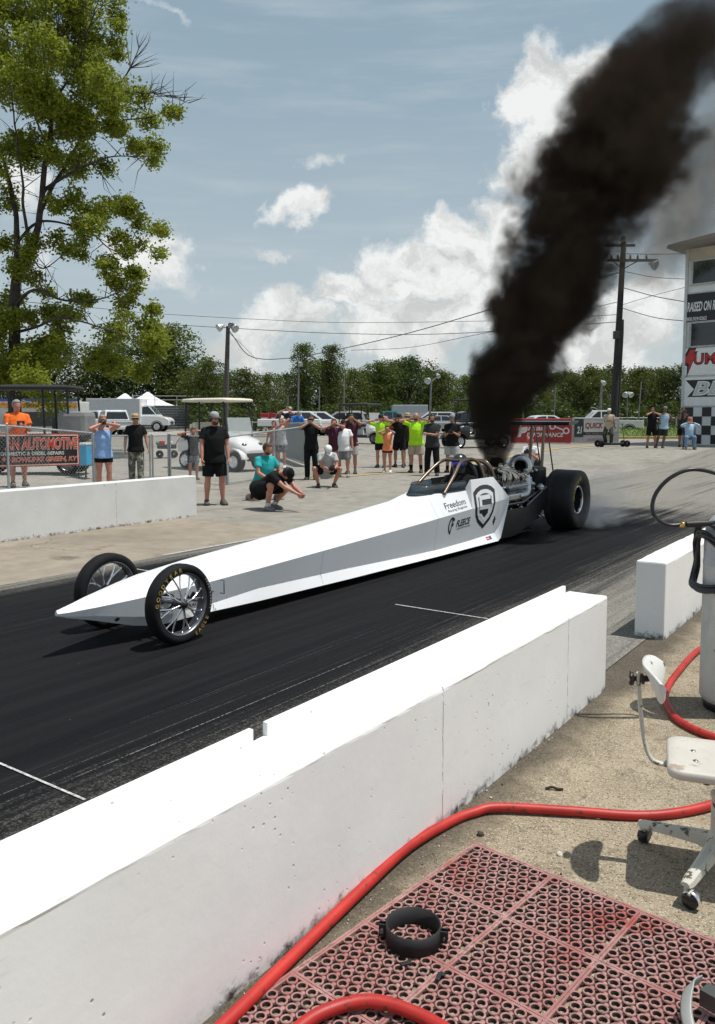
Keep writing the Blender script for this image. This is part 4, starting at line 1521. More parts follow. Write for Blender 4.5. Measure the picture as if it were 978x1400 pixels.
front_wheel(1)
fwl = front_wheel(-1)
lt = MB(); arc_text(lt, 'EAGLE', (.0565, 0, 0), .268, .034, R(165), R(115), 1, 0, .0025)
mb = MB()
mb.tube([(-.40, 0, .305), (.40, 0, .305)], .016, 10)
mb.tube([(-.38, .07, .28), (.38, .07, .28)], .009, 8)
for s_ in (-1, 1):
    mb.tube([(s_ * .16, .0, .30), (s_ * .30, .30, .26), (s_ * .22, .55, .28)], .01, 8)
    mb.tube([(s_ * .39, 0, .33), (s_ * .33, .06, .27)], .014, 8)
mb.build('front_axle', M_steel, drag)
mb = MB(); mb.lathe([(.028, -.006), (.034, 0), (.028, .006), (.022, 0), (.028, -.006)], (.235, -.10, .335), (.6, -.8, 0), 16); mb.tube([(.19, -.06, .33), (.225, -.09, .335)], .012, 8)
mb.build('tow_eye', M_dark, drag)
mb = MB(); mb.tube([(.262, .60, .37), (.30, .60, .37), (.30, .60, .26), (.256, .60, .26)], .005, 6); mb.build('jack_bracket', M_dark, drag)

# rear slicks
def rear_wheel(side):
    W = thing('wheel', None, None, (0, 0, 0)); W.parent = drag; W.location = (side * .475, 7.85, .452)
    w = MB()
    prof = [(.205, -.150), (.225, -.175), (.27, -.205), (.34, -.222), (.40, -.224), (.437, -.212), (.450, -.18), (.4535, -.10), (.4545, 0), (.4535, .10), (.450, .18), (.437, .212), (.40, .224), (.34, .222), (.27, .205), (.225, .175), (.205, .150)]
    w.lathe(prof, (0, 0, 0), (1, 0, 0), 56)
    w.build('tyre', mat('slick_rubber', (.013, .013, .0135), .62, var=.3, scale=5, bump=.12, bscale=30), W)
    m2 = MB(); s = side
    m2.lathe([(.205, .150), (.222, .168), (.216, .176), (.195, .172), (.188, .15)], (0, 0, 0), (s, 0, 0), 40)
    m2.build('rim', M_chrome, W)
    m3 = MB()
    m3.lathe([(.19, .165), (.185, .06), (.165, .0), (.09, -.02), (.06, .03), (.045, .06), (0, .062)], (0, 0, 0), (s, 0, 0), 32)
    for k in range(5):
        t = k * math.tau / 5
        m3.cyl((s * -.01, math.cos(t) * .075, math.sin(t) * .075), (s * .055, math.cos(t) * .075, math.sin(t) * .075), .012, seg=8)
    m3.build('wheel_centre', M_blackgloss, W)
    m4 = MB()
    for k in range(20):
        t = k * math.tau / 20
        m4.cyl((s * .165, math.cos(t) * .205, math.sin(t) * .205), (s * .181, math.cos(t) * .205, math.sin(t) * .205), .006, seg=6)
    m4.build('rim_bolt', M_chrome, W)
    if side > 0:
        lt = MB(); arc_text(lt, 'GOODYEAR', (.2205, 0, 0), .335, .07, R(178), R(92), 1, 0, .005); lt.build('lettering', [M_tyremark], W)
    tr = MB()       # scuffed bands round the tread
    for xx in (-.19, -.17, -.145, -.125, -.10):
        tr.lathe([(.4535, -.004), (.4562, -.002), (.4562, .002), (.4535, .004)], (xx * side if side < 0 else xx, 0, 0), (1, 0, 0), 56)
    tr.build('tread_scuff', mat('scuffed_rubber', (.06, .06, .06), .8, var=.5, scale=9), W)


rear_wheel(1); rear_wheel(-1)
mb = MB()
mb.cyl((-.28, 7.85, .452), (.28, 7.85, .452), .07, seg=16); mb.ell((0, 7.85, .452), (.16, .17, .19), 14, 10)
for s_ in (-1, 1): mb.lathe([(.04, -.012), (.15, -.012), (.15, .012), (.04, .012)], (s_ * .22, 7.85, .452), (1, 0, 0), 24)
mb.build('rear_axle', M_steel, drag)

# dark side plates, frame rails
for s_ in (1, -1):
    mb = MB()
    mb.prism([(5.77, .08), (5.95, .45), (6.60, .44), (7.34, .66), (7.42, .62), (7.44, .42), (6.95, .22), (6.25, .07)], .014, plane='yz', off=s_ * .338)
    mb.build('side_plate', mat('satin_black_panel', (.016, .016, .017), .35, var=.2, scale=2), drag)
mb = MB()
for s_ in (-1, 1):
    mb.tube([(s_ * .22, 5.5, .30), (s_ * .29, 6.2, .30), (s_ * .20, 7.6, .40), (s_ * .12, 8.3, .45)], .022, 8)
    mb.tube([(s_ * .27, 5.6, .52), (s_ * .29, 6.6, .50), (s_ * .26, 7.5, .66), (s_ * .15, 8.3, .62)], .02, 8)
    mb.tube([(s_ * .345, 6.62, .455), (s_ * .33, 7.38, .665)], .013, 8)
    for a_ in (6.4, 7.0, 7.6): mb.tube([(s_ * .28, a_, .30), (s_ * .27, a_ + .3, .58)], .015, 8)
mb.build('chassis_rail', M_steel, drag)
mb = MB(); mb.box((0, 6.2, .085), (.62, 1.3, .02)); mb.box((0, 6.9, .15), (.45, 1.0, .02), rot=Matrix.Rotation(.12, 3, 'X')); mb.build('belly_pan', M_black, drag)

# engine
re_ = random.Random(21)
mb = MB()
mb.box((0, 6.62, .44), (.36, .95, .42), bev=.03)
mb.box((0, 6.62, .24), (.26, .9, .12), bev=.03)
for s_ in (-1, 1):
    mb.box((s_ * .19, 6.62, .64), (.17, .90, .14), bev=.02, rot=Matrix.Rotation(s_ * .45, 3, 'Y'))
mb.build('engine_block', M_steel, drag)
for s_ in (-1, 1):
    mb = MB()
    mb.box((s_ * .235, 6.62, .74), (.13, .86, .07), bev=.025, rot=Matrix.Rotation(s_ * .45, 3, 'Y'))
    for k in range(8):
        mb.cyl((s_ * .25, 6.25 + k * .105, .77), (s_ * .262, 6.25 + k * .105, .80), .014, seg=8)
    mb.build('valve_cover', M_alu, drag)
mb = MB()       # intake plenum and charge pipes, along the near side
mb.box((.26, 6.25, .60), (.13, .46, .10), bev=.025)
mb.tube(curve_pts([(.27, 6.4, .60), (.29, 6.62, .60), (.29, 6.74, .62), (.27, 6.82, .70), (.24, 6.86, .82)], 6), .052, 16)
mb.tube(curve_pts([(-.24, 6.3, .62), (-.27, 6.6, .64), (-.25, 6.85, .75), (-.2, 6.95, .9)], 6), .05, 14)
for a_ in (6.46, 6.60):
    mb.lathe([(.056, -.016), (.06, -.008), (.06, .008), (.056, .016)], (.285, a_, .60), (0, 1, 0), 18)
mb.build('charge_pipe', M_alu, drag)
mb = MB()
for k in range(9):
    mb.lathe([(.022, -.01), (.026, 0), (.022, .01)], (.20 + .01 * (k % 2), 6.08 + k * .055, .735), (.3, 1, .1), 10)
mb.tube([(.2, 6.05, .735), (.2, 6.56, .735)], .02, 8)
mb.build('braided_hose', M_chrome, drag)
mb = MB()       # headers
for k in range(8):
    a0 = 6.22 + k * .10
    s_ = 1
    mb.tube(curve_pts([(.14, a0, .72), (.22 + re_.uniform(-.03, .03), a0 - .05, .83), (.18, a0 - .03 - .02 * k, .93 + re_.uniform(-.03, .03)), (.10, 6.12 + .04 * k, .97 + .012 * (k % 3))], 5), .026, 10)
    mb.tube(curve_pts([(-.14, a0, .72), (-.2, a0 - .05, .84), (-.16, a0 - .02 * k, .95), (-.06, 6.12 + .05 * k, 1.0)], 4), .026, 8)
mb.tube(curve_pts([(.10, 6.08, .98), (.09, 6.35, 1.0), (.12, 6.55, .98)], 5), .045, 12)
mb.tube(curve_pts([(-.06, 6.08, 1.0), (-.05, 6.4, 1.03), (.02, 6.6, 1.02)], 5), .045, 12)
for k in range(7):
    c = Vector((.12 + re_.uniform(-.06, .06), 6.05 + k * .08, 1.02 + re_.uniform(-.02, .03)))
    mb.lathe([(0, -.02), (.03, -.02), (.034, 0), (.03, .02), (0, .02)], c, (re_.uniform(-1, 1), re_.uniform(-1, 1), .6), 10)
mb.build('exhaust_header', mat('heat_stained_steel', (.52, .46, .40), .22, 1.0, var=.3, scale=12), drag)


def turbo(c, ax, r, name_mouth=True):
    T = thing('turbocharger', None, None, (0, 0, 0)); T.parent = drag
    c = Vector(c); ax = Vector(ax).normalized()
    m = MB()
    m.lathe([(r * .62, .19), (r * .80, .215), (r * .98, .218), (r * .98, .205), (r * .82, .17), (r * .74, .10), (r * .95, .06)], c, ax, 32)
    side = ax.orthogonal().normalized(); s2 = ax.cross(side)
    pts = []; rad = []
    for k in range(26):
        t = k / 25 * 5.6
        rr = r * 1.02
        pts.append(c + (side * math.cos(t) + s2 * math.sin(t)) * rr + ax * .03)
        rad.append(r * (.20 + .20 * k / 25))
    m.tube(pts, rad, 14)
    m.tube([pts[-1], pts[-1] + (pts[-1] - pts[-2]).normalized() * .16], rad[-1], 14)
    m.lathe([(r * .98, .07), (r * 1.0, .0), (r * .9, -.04), (r * .45, -.06), (r * .42, -.12), (r * .8, -.14), (r * .95, -.18), (r * .95, -.26), (r * .6, -.30), (r * .55, -.36), (0, -.36)], c, ax, 28)
    m.build('housing', M_alu, T)
    m = MB(); m.lathe([(r * .66, .195), (r * .64, .10), (r * .5, .05), (r * .12, .05), (r * .1, .12), (0, .13)], c, ax, 28)
    m.build('inlet_throat', M_black, T)
    m = MB()
    for k in range(12):
        t = k * math.tau / 12
        e = side * math.cos(t) + s2 * math.sin(t); e2 = side * math.cos(t + .5) + s2 * math.sin(t + .5)
        m.add([c + e * r * .12 + ax * .125, c + e * r * .58 + ax * .11, c + e2 * r * .58 + ax * .07, c + e2 * r * .12 + ax * .06], [(0, 1, 2, 3)])
    m.build('impeller', M_steel, T)
    return T


turbo((.10, 6.93, .985), (.40, -.90, .10), .135)
turbo((-.10, 6.60, 1.0), (.2, -.95, .1), .10)
mb = MB()
mb.tube(curve_pts([(.16, 6.95, .88), (.20, 6.98, .78), (.24, 6.95, .70)], 6), .062, 16)
mb.lathe([(.066, -.02), (.074, -.01), (.074, .01), (.066, .02)], (.19, 6.98, .80), (.3, .05, -.9), 18)
mb.ell((.30, 7.22, .66), (.055, .06, .065), 14, 10); mb.cyl((.30, 7.22, .60), (.30, 7.22, .54), .04, seg=14)
mb.lathe([(.05, 0), (.062, .01), (.062, .025), (.05, .035)], (.30, 7.22, .66), (0, 0, 1), 16)
mb.build('down_pipe', M_alu, drag)
mb = MB(); mb.tube(curve_pts([(-.03, 6.60, .92), (-.05, 6.48, .98), (-.05, 6.42, 1.04), (-.05, 6.42, 1.13)], 6), .065, 16, caps=False); mb.build('exhaust_stack', M_dark, drag)
for k in range(44):       # fittings, small castings
    c = Vector((re_.uniform(.10, .29), re_.uniform(6.05, 7.35), re_.uniform(.42, .66)))
    d = Vector((re_.gauss(0, 1), re_.gauss(0, 1), re_.gauss(0, 1))).normalized()
    r_ = re_.uniform(.010, .024)
    mb = MB(); mb.lathe([(0, 0), (r_, 0), (r_ * 1.15, r_ * .6), (r_, r_ * 1.4), (r_ * .5, r_ * 1.8), (0, r_ * 1.9)], c, d, 8); mb.build('engine_fitting', M_alu, drag)
for k in range(12):
    c = Vector((re_.uniform(-.1, .3), re_.uniform(6.2, 7.2), re_.uniform(.78, .95)))
    mb = MB(); mb.lathe([(0, 0), (.02, 0), (.024, .02), (.012, .05), (0, .05)], c, (re_.uniform(-1, 1), re_.uniform(-1, 0), 1), 8); mb.build('engine_fitting', M_alu, drag)
mb = MB()
for k in range(22):
    a_ = Vector((re_.uniform(.05, .30), re_.uniform(5.95, 6.6), re_.uniform(.38, .85))); b_ = a_ + Vector((re_.uniform(-.1, .12), re_.uniform(.3, .8), re_.uniform(-.3, .15)))
    m_ = (a_ + b_) / 2 + Vector((re_.uniform(0, .08), 0, re_.uniform(-.12, .12)))
    mb.tube(curve_pts([a_, m_, b_], 6), re_.uniform(.007, .014), 6)
mb.build('oil_line', M_black, drag)
mb = MB(); mb.box((0, 7.62, .78), (.34, .34, .34), bev=.05); mb.box((-.2, 7.2, .62), (.2, .7, .4), bev=.05); mb.box((0, 8.25, .62), (.3, .26, .26), bev=.05); mb.build('fuel_tank', M_black, drag)

# roll cage and cockpit
mb = MB()
for s_ in (-1, 1):
    mb.tube(curve_pts([(s_ * .235, 4.42, .79), (s_ * .20, 4.72, .98), (s_ * .155, 4.95, 1.115), (s_ * .14, 5.10, 1.155), (s_ * .15, 5.30, 1.165), (s_ * .19, 5.42, 1.10), (s_ * .245, 5.46, .92), (s_ * .25, 5.46, .70)], 6), .0215, 10)
    mb.tube(curve_pts([(s_ * .15, 5.30, 1.16), (s_ * .17, 5.55, 1.12), (s_ * .20, 5.72, 1.02), (s_ * .24, 5.78, .80)], 6), .021, 10)
mb.tube([(-.14, 5.10, 1.155), (.14, 5.10, 1.155)], .02, 10)
mb.tube([(-.15, 5.32, 1.165), (.15, 5.32, 1.165)], .02, 10)
mb.tube(curve_pts([(-.26, 5.74, .7), (-.24, 5.74, .95), (-.15, 5.74, 1.10), (0, 5.74, 1.13), (.15, 5.74, 1.10), (.24, 5.74, .95), (.26, 5.74, .7)], 6), .021, 10)
mb.build('roll_cage', M_bronze, drag)
mb = MB()
pts = curve_pts([(-.17, 5.40, .72), (-.165, 5.36, .98), (-.10, 5.34, 1.09), (0, 5.34, 1.115), (.10, 5.34, 1.09), (.165, 5.36, .98), (.17, 5.40, .72)], 6)
mb.tube(pts, .035, 10); mb.box((0, 5.52, .86), (.40, .06, .44), bev=.02)
mb.build('head_surround', M_black, drag)
mb = MB(); mb.box((0, 5.30, .60), (.38, .10, .36), bev=.03); mb.box((0, 5.0, .45), (.38, .5, .06), bev=.02); mb.build('seat', M_black, drag)
mb = MB()
P = curve_pts([(.246, 4.98, .80), (.232, 4.70, .797), (.20, 4.36, .795), (.12, 4.14, .785), (0, 4.05, .782), (-.12, 4.14, .785), (-.20, 4.36, .795), (-.232, 4.70, .797), (-.246, 4.98, .80)], 6)
Q = [Vector((p.x * .93, p.y + .17 * (1 - abs(p.x) / .25), p.z + .115)) for p in P]
vs = []; nP = len(P)
for p, q in zip(P, Q): vs += [p, q, q + Vector((-.003 if p.x > 0 else .003, .003, 0)), p + Vector((-.003 if p.x > 0 else .003, .003, 0))]
fs = []
for i in range(nP - 1):
    for k in range(4): fs.append((i * 4 + k, i * 4 + (k + 1) % 4, (i + 1) * 4 + (k + 1) % 4, (i + 1) * 4 + k))
mb.add(vs, fs, smooth=True)
mb.build('windshield', m_glass('smoked_glass', (.42, .50, .54), .12), drag)
mb = MB(); mb.tube(P, .008, 6); mb.tube([q for q in Q], .004, 6); mb.build('windshield_frame', M_black, drag)

# rear wing
mb = MB()
prof = [(-.40, .0), (-.37, .036), (-.25, .052), (-.05, .036), (.02, .05), (.02, .044), (-.05, .010), (-.25, -.014), (-.37, -.016)]
mb.loft([[(x, 7.92 + a_, 1.60 + z) for a_, z in prof] for x in (-.60, .60)])
mb.build('wing', mat('carbon_black', (.020, .019, .019), .3, var=.2), drag)
for s_ in (-1, 1):
    mb = MB(); mb.tube([(s_ * .10, 7.70, .58), (s_ * .10, 7.80, 1.59)], [(.018, .05), (.016, .045)], 12, flat=(1, 0, 0)); mb.build('wing_strut', M_bronze, drag)
mb = MB(); mb.tube([(.1, 8.3, .6), (.1, 7.90, 1.61)], .012, 8); mb.tube([(-.1, 8.3, .6), (-.1, 7.90, 1.61)], .012, 8); mb.build('wing_brace', M_steel, drag)
for x in (-.1, .1):
    pass
mb = MB(); mb.tube([(-.10, 8.3, .52), (-.10, 8.75, .42)], .015, 8); mb.tube([(.10, 8.3, .52), (.10, 8.75, .42)], .015, 8)
for x in (-.12, .12): mb.lathe([(.03, -.02), (.06, -.02), (.06, .02), (.03, .02)], (x, 8.78, .38), (1, 0, 0), 14)
mb.build('wheelie_bar', M_steel, drag)

# ------------------------------------------------------------------ smoke
def smoke_plume(name, stations, dens, col, label, seed, amp=1.35, nscale=1.0, wall=1.2, aniso=0.0, soft=.50):
    """stations: (point, radius, density) from the source upwards; builds a loose envelope and a turbulent volume inside it"""
    P = [Vector(p) for p, r_, d_ in stations]
    zs = [p.z for p in P]; z0, z1 = zs[0], zs[-1]
    mb = MB()
    cp = curve_pts(P, 4)
    cr = curve_pts([(r_, 0, 0) for p, r_, d_ in stations], 4)
    nP = len(cp); seg = 20
    rings_ = []
    for i, p in enumerate(cp):
        rad = cr[i].x * wall
        ring = []
        for k in range(seg):
            a = k * math.tau / seg
            d = Vector((math.cos(a), math.sin(a), 0))
            q = p + d * rad
            bump_ = mnoise.noise(q * (.9 / max(.35, cr[i].x * .6)) + Vector((seed, 0, 0)))
            ring.append(p + d * rad * (1 + .16 * bump_))
        rings_.append(ring)
    mb.loft(rings_, smooth=True)
    m = bpy.data.materials.new(name); m.use_nodes = True
    k = N(m.node_tree); k.n.clear()
    out = k.add('ShaderNodeOutputMaterial')
    vol = k.add('ShaderNodeVolumePrincipled')
    c = k.coord('Object')
    x, y, z = k.xyz(c)[:3]
    t = k.ramp(z, z0, z1, 0, 1, False)

    def curve(vals, lo, hi):
        fc = k.add('ShaderNodeFloatCurve')
        cv = fc.mapping.curves[0]
        pts = [((a - z0) / (z1 - z0), (v - lo) / (hi - lo)) for a, v in zip(zs, vals)]
        cv.points[0].location = pts[0]; cv.points[1].location = pts[-1]
        for q in pts[1:-1]: cv.points.new(*q)
        for q in cv.points: q.handle_type = 'AUTO_CLAMPED'
        fc.mapping.update()
        k.put(fc.inputs['Value'], t)
        return k.math('ADD', k.math('MULTIPLY', fc.outputs[0], hi - lo), lo)

    cxs = [p.x for p in P]; cys = [p.y for p in P]; rs = [r_ for p, r_, d_ in stations]; ds = [d_ for p, r_, d_ in stations]
    cx = curve(cxs, min(cxs) - .01, max(cxs) + .01)
    cy = curve(cys, min(cys) - .01, max(cys) + .01)
    rr = curve(rs, 0, max(rs) + .01)
    dd = curve(ds, 0, max(ds) + .01)
    v2 = k.comb(k.math('SUBTRACT', x, cx), k.math('SUBTRACT', y, cy), 0.0)
    q = k.math('DIVIDE', k.vmath('LENGTH', v2), rr)
    n1 = k.noise(c, .72 * nscale, 5, .55, dist=.6)
    n2 = k.noise(c, 3.8 * nscale, 6, .6)
    nn = k.math('ADD', k.math('MULTIPLY', k.math('SUBTRACT', n1, .5), amp * 1.75), k.math('MULTIPLY', k.math('SUBTRACT', n2, .5), amp * .85))
    f = k.math('ADD', k.math('SUBTRACT', .98, q), nn)
    f = k.math('POWER', k.ramp(f, .0, soft, smooth=False), 1.7)
    f = k.math('MULTIPLY', f, k.ramp(q, 1.19, .98))
    f = k.math('MULTIPLY', f, k.math('MULTIPLY', dd, dens))
    f = k.math('MULTIPLY', f, k.math('MULTIPLY', k.ramp(t, 0, .012), k.ramp(t, 1.0, .93)))
    k.put(vol.inputs['Density'], f)
    vol.inputs['Color'].default_value = tuple(col) + (1,)
    vol.inputs['Anisotropy'].default_value = aniso
    k.l.new(vol.outputs[0], out.inputs['Volume'])
    o = mb.build(name, m)
    tag(o, label, 'smoke')
    return o


def SP(px, py, r_px, dens, Y=11.3):
    p = A(px, py, Y)
    return (p, r_px * Y / F_PX, dens)


smoke_plume('smoke_plume', [SP(675, 642, 15, 1.80, 11.56), SP(677, 624, 20, 1.80, 11.58), SP(684, 590, 34, 1.80, 11.63), SP(692, 560, 46, 1.80, 11.69), SP(701, 530, 55, 1.80, 11.74), SP(711, 497, 63, 1.70, 11.80), SP(723, 465, 71, 1.60, 11.86), SP(741, 426, 82, 1.60, 11.91), SP(768, 370, 88, 1.50, 11.96), SP(790, 315, 98, 1.40, 12.02), SP(812, 265, 110, 1.30, 12.07), SP(834, 210, 120, 1.20, 12.13), SP(862, 160, 116, 1.00, 12.19), SP(893, 115, 102, 0.80, 12.24), SP(925, 75, 92, 0.50, 12.29), SP(965, 30, 86, 0.30, 12.35), SP(1010, -20, 86, 0.18, 12.40)],
            9.5, (.046, .035, .026), 'thick black smoke pouring up from the dragster engine', 3)
smoke_plume('smoke_drift', [SP(880, 400, 50, .25, 12.8), SP(910, 345, 85, .8, 12.9), SP(945, 280, 105, 1.0, 13.0), SP(980, 210, 105, 1.0, 13.0), SP(1005, 140, 95, .7, 13.0), SP(1030, 70, 80, .4, 13.0), SP(1050, 20, 60, .2, 13.0)],
            1.15, (.30, .27, .23), 'thin grey brown smoke drifting beside the tower roof', 9, amp=1.7, soft=.7)
wv = drag.matrix_basis @ Vector((.5, 8.0, .1))
smoke_plume('tyre_smoke', [(wv + Vector((.15, .05, -.07)), .55, 1.0), (wv + Vector((.35, .25, .15)), .72, .7), (wv + Vector((.55, .45, .5)), .75, .3), (wv + Vector((.7, .6, .95)), .6, .06)],
            1.5, (.90, .92, .95), 'faint white tyre smoke behind the near rear slick', 5, amp=1.6, nscale=1.8, soft=.7)
# ------------------------------------------------------------------ people
_rq = []          # shapes waiting to be fused: (object, voxel)


def fuse_all():
    """fuse overlapping limbs and garments into single skins, all in one go"""
    dg = bpy.context.evaluated_depsgraph_get()
    for o, vx, jit, extra in _rq:
        md = o.modifiers.new('fuse', 'REMESH'); md.mode = 'VOXEL'; md.voxel_size = vx; md.use_smooth_shade = True
    dg.update()
    dg = bpy.context.evaluated_depsgraph_get()
    done = []
    for o, vx, jit, extra in _rq:
        me = bpy.data.meshes.new_from_object(o.evaluated_get(dg))
        done.append((o, me, jit, extra))
    for o, me, jit, extra in done:
        o.modifiers.clear()
        mats = [m for m in o.data.materials]
        me.name = o.data.name
        bm = bmesh.new(); bm.from_mesh(me)
        bmesh.ops.smooth_vert(bm, verts=bm.verts, factor=.5, use_axis_x=True, use_axis_y=True, use_axis_z=True)
        if jit:
            bm.normal_update()
            for v in bm.verts:
                p = v.co
                k = mnoise.noise(Vector((p.x * 9, p.y * 9, p.z * 5))) * .8 + mnoise.noise(p * 22) * .35
                v.co += v.normal * (k * jit)
        for f in bm.faces: f.material_index = 0; f.smooth = True
        if extra is not None:      # fingers, eyes, lips, brows joined to the same mesh
            vmap = [bm.verts.new(p) for p in extra.v]
            for f, mi in zip(extra.f, extra.mi):
                try:
                    nf = bm.faces.new([vmap[i] for i in f]); nf.material_index = mi; nf.smooth = True
                except ValueError: pass
        bm.to_mesh(me); bm.free()
        me.materials.clear()
        for m in mats: me.materials.append(m)
        o.data = me
    _rq.clear()


def fused(name, mb, mats, parent, vx, jit=0.0, extra=None):
    o = mb.build(name, mats, parent, recalc=True)
    _rq.append((o, vx, jit, extra))
    return o


SKIN = {'fair': mat('skin_fair', (.50, .285, .20), .5, var=.08, scale=8), 'tan': mat('skin_tan', (.36, .185, .115), .5, var=.08, scale=8),
        'red': mat('skin_sunburnt', (.47, .21, .145), .5, var=.1, scale=8), 'brown': mat('skin_brown', (.20, .105, .065), .5, var=.1, scale=8)}
M_eye = mat('eye_dark', (.02, .015, .012), .2); M_lip = mat('lip', (.30, .11, .09), .5)
HAIRC = {'brown': mat('hair_brown', (.055, .032, .018), .7, var=.3, scale=30, bump=.4), 'dark': mat('hair_dark', (.014, .011, .009), .6, var=.3, scale=30, bump=.4),
         'blonde': mat('hair_blonde', (.30, .20, .10), .7, var=.25, scale=30, bump=.4), 'grey': mat('hair_grey', (.25, .24, .23), .7, var=.2, scale=30, bump=.4)}


def ik(a, b, l1, l2, hint):
    """joint position of a two-bone limb from a to b bending towards hint; b is pulled in when out of reach"""
    d = b - a; L = d.length
    mx = (l1 + l2) * .995
    if L > mx: b = a + d * (mx / L); d = b - a; L = mx
    if L < abs(l1 - l2) + .01: L = abs(l1 - l2) + .01
    x = (l1 * l1 - l2 * l2 + L * L) / (2 * L)
    h = math.sqrt(max(0, l1 * l1 - x * x))
    n = d.normalized()
    p = hint - n * hint.dot(n)
    p = p.normalized() if p.length > 1e-6 else n.orthogonal().normalized()
    return a + n * x + p * h, b


def person(label, loc, H=1.78, yaw=0.0, skin='fair', w=1.0, pelvis=(0, 0, .525), lean=0.0, twist=0.0, side=0.0, head=(0, 0), feet=None, hands=None, elbow=None,
           top=None, sleeve=.55, bottom=None, leglen=.52, shoes=None, socks=None, hair=None, hairlen=0, hat=None, shades=False, muffs=False, beard=None, group=None, skirt=None, knees=None, cat='person', female=False, loose=1.0, curl=.8, vx=None):
    """A figure facing -y at yaw 0. All joint targets are in body heights; hands / feet: (right, left); right is -x."""
    T = thing('person', label, cat, loc, R(yaw), group)
    S = H
    vx = vx or .0135
    V = lambda p: Vector(p) * S
    P = V(pelvis)
    rl = Matrix.Rotation(R(lean), 3, 'X')          # positive lean bends forwards (-y)
    rz = Matrix.Rotation(R(twist), 3, 'Z'); ry = Matrix.Rotation(R(side), 3, 'Y')
    up = ry @ (rl @ Vector((0, 0, 1))); fw = rz @ (rl @ Vector((0, -1, 0))); sd = rz @ (ry @ Vector((1, 0, 0)))
    # -- joints
    mid = lambda f: P + up * (S * f) + fw * (S * .012 * math.sin(f * 9))
    shc = mid(.285)
    sw = (.098 if female else .112) * (0.96 + .04 * w)
    sh = [shc - sd * S * sw, shc + sd * S * sw]
    nk = mid(.315)
    hl, hy = R(head[0]), R(head[1])                # nod (down +), turn (to his left +)
    hup = Matrix.Rotation(hl, 3, 'X') @ (up * .55 + Vector((0, 0, .45))).normalized()
    hf = Matrix.Rotation(hy, 3, 'Z') @ (Matrix.Rotation(hl, 3, 'X') @ Vector((0, -1, 0)))
    hf = (hf - hup * hf.dot(hup)).normalized(); hs = hup.cross(hf) * -1
    hs = hf.cross(hup) * -1
    hc = nk + hup * S * .083 + hf * S * .012
    hip = [P - sd * S * .050, P + sd * S * .050]
    feet = feet or ((-.062, 0, 0), (.062, -.01, 0))
    hands = hands or ((-.165, -.03, .43), (.165, -.03, .43))
    ank = [V(f) + Vector((0, 0, S * .045)) for f in feet]
    Kn, An = [], []
    for i in (0, 1):
        hint = Vector(knees[i]) if knees else Vector(((-.25, .25)[i], -1, .15))
        kx, an = ik(hip[i], ank[i], .245 * S, .235 * S, hint)
        Kn.append(kx); An.append(an)
    El, Wr = [], []
    for i in (0, 1):
        hint = Vector(elbow[i]) if elbow else Vector(((-.5, .5)[i], .8, -.6))
        e, wv_ = ik(sh[i], V(hands[i]), .172 * S, .150 * S, hint)
        El.append(e); Wr.append(wv_)
    b = MB()
    W = w

    def torso(m, k, z0=-.045, z1=.30, pad=0.0):
        st = [(-.045, .088, .072), (.0, .098, .078), (.06, .088 * W ** .5, .070 * W), (.12, .084 * W ** .6, .068 * W), (.18, .092 * W ** .4, .068 * W ** .7), (.235, .098 * W ** .3, .062 * W ** .4), (.275, .092, .052), (.30, .060, .042)]
        if female: st = [(z, rx * .92, ry_ * .95 * (1.12 if .15 < z < .22 else 1)) for z, rx, ry_ in st]
        pts, rs = [], []
        for z, rx, ry_ in st:
            if z0 - .001 <= z <= z1 + .001:
                off = fw * S * (max(0, W - 1) * .035 if .03 < z < .2 else 0)
                pts.append(mid(z) + off); rs.append((rx * S * k + pad, ry_ * S * k + pad))
        m.tube(pts, rs, 20, flat=sd)

    torso(b, 1.0)
    for s_ in sh:
        b.ell(s_.lerp(shc, .09) - up * S * .014, .033 * S, 10, 7); b.tube([nk - up * S * .016, s_.lerp(shc, .09) - up * S * .012], [.030 * S, .028 * S], 10)
    b.tube([mid(.285), nk, hc], [(.036 * S, .034 * S), (.031 * S, .033 * S), .032 * S], 12)
    hrot = Matrix((hs, -hf, hup)).transposed()
    b.ell(hc + hup * S * .012, (.0425 * S, .054 * S, .055 * S), 18, 14, rot=hrot)
    b.ell(hc - hup * S * .026 + hf * S * .016, (.033 * S, .037 * S, .037 * S), 14, 10, rot=hrot)
    b.tube([hc + hf * S * .050 + hup * S * .008, hc + hf * S * .060 - hup * S * .012], [.006 * S, .0095 * S], 8)
    for q in (-1, 1): b.ell(hc + hs * q * S * .043 + hup * S * .0, (.006 * S, .011 * S, .017 * S), 8, 6, rot=hrot)
    for i in (0, 1):
        b.tube([hip[i] + Vector((0, 0, .01)), hip[i].lerp(Kn[i], .35), hip[i].lerp(Kn[i], .75), Kn[i]], [.053 * S, .050 * S, .040 * S, .033 * S], 12)
        back = (Kn[i] - hip[i]).cross(sd).normalized() * -1
        b.ell(Kn[i], .033 * S, 10, 7)
        sh_ = An[i] - Kn[i]
        bk = sd.cross(sh_).normalized(); bk = bk if bk.dot(fw) < 0 else -bk
        b.tube([Kn[i], Kn[i] + sh_ * .3 + bk * .008 * S, Kn[i] + sh_ * .65 + bk * .004 * S, An[i]], [.031 * S, .036 * S, .027 * S, .021 * S], 12)
        b.tube([sh[i].lerp(shc, .10) - up * S * .016, sh[i].lerp(El[i], .3), sh[i].lerp(El[i], .6), El[i]], [.029 * S, .031 * S, .028 * S, .0235 * S], 10)
        b.ell(El[i], .0235 * S, 8, 6)
        b.tube([El[i], El[i].lerp(Wr[i], .35), Wr[i]], [.0235 * S, .0235 * S, .0155 * S], 10)
        fo = Vector((fw.x, fw.y, 0)).normalized()
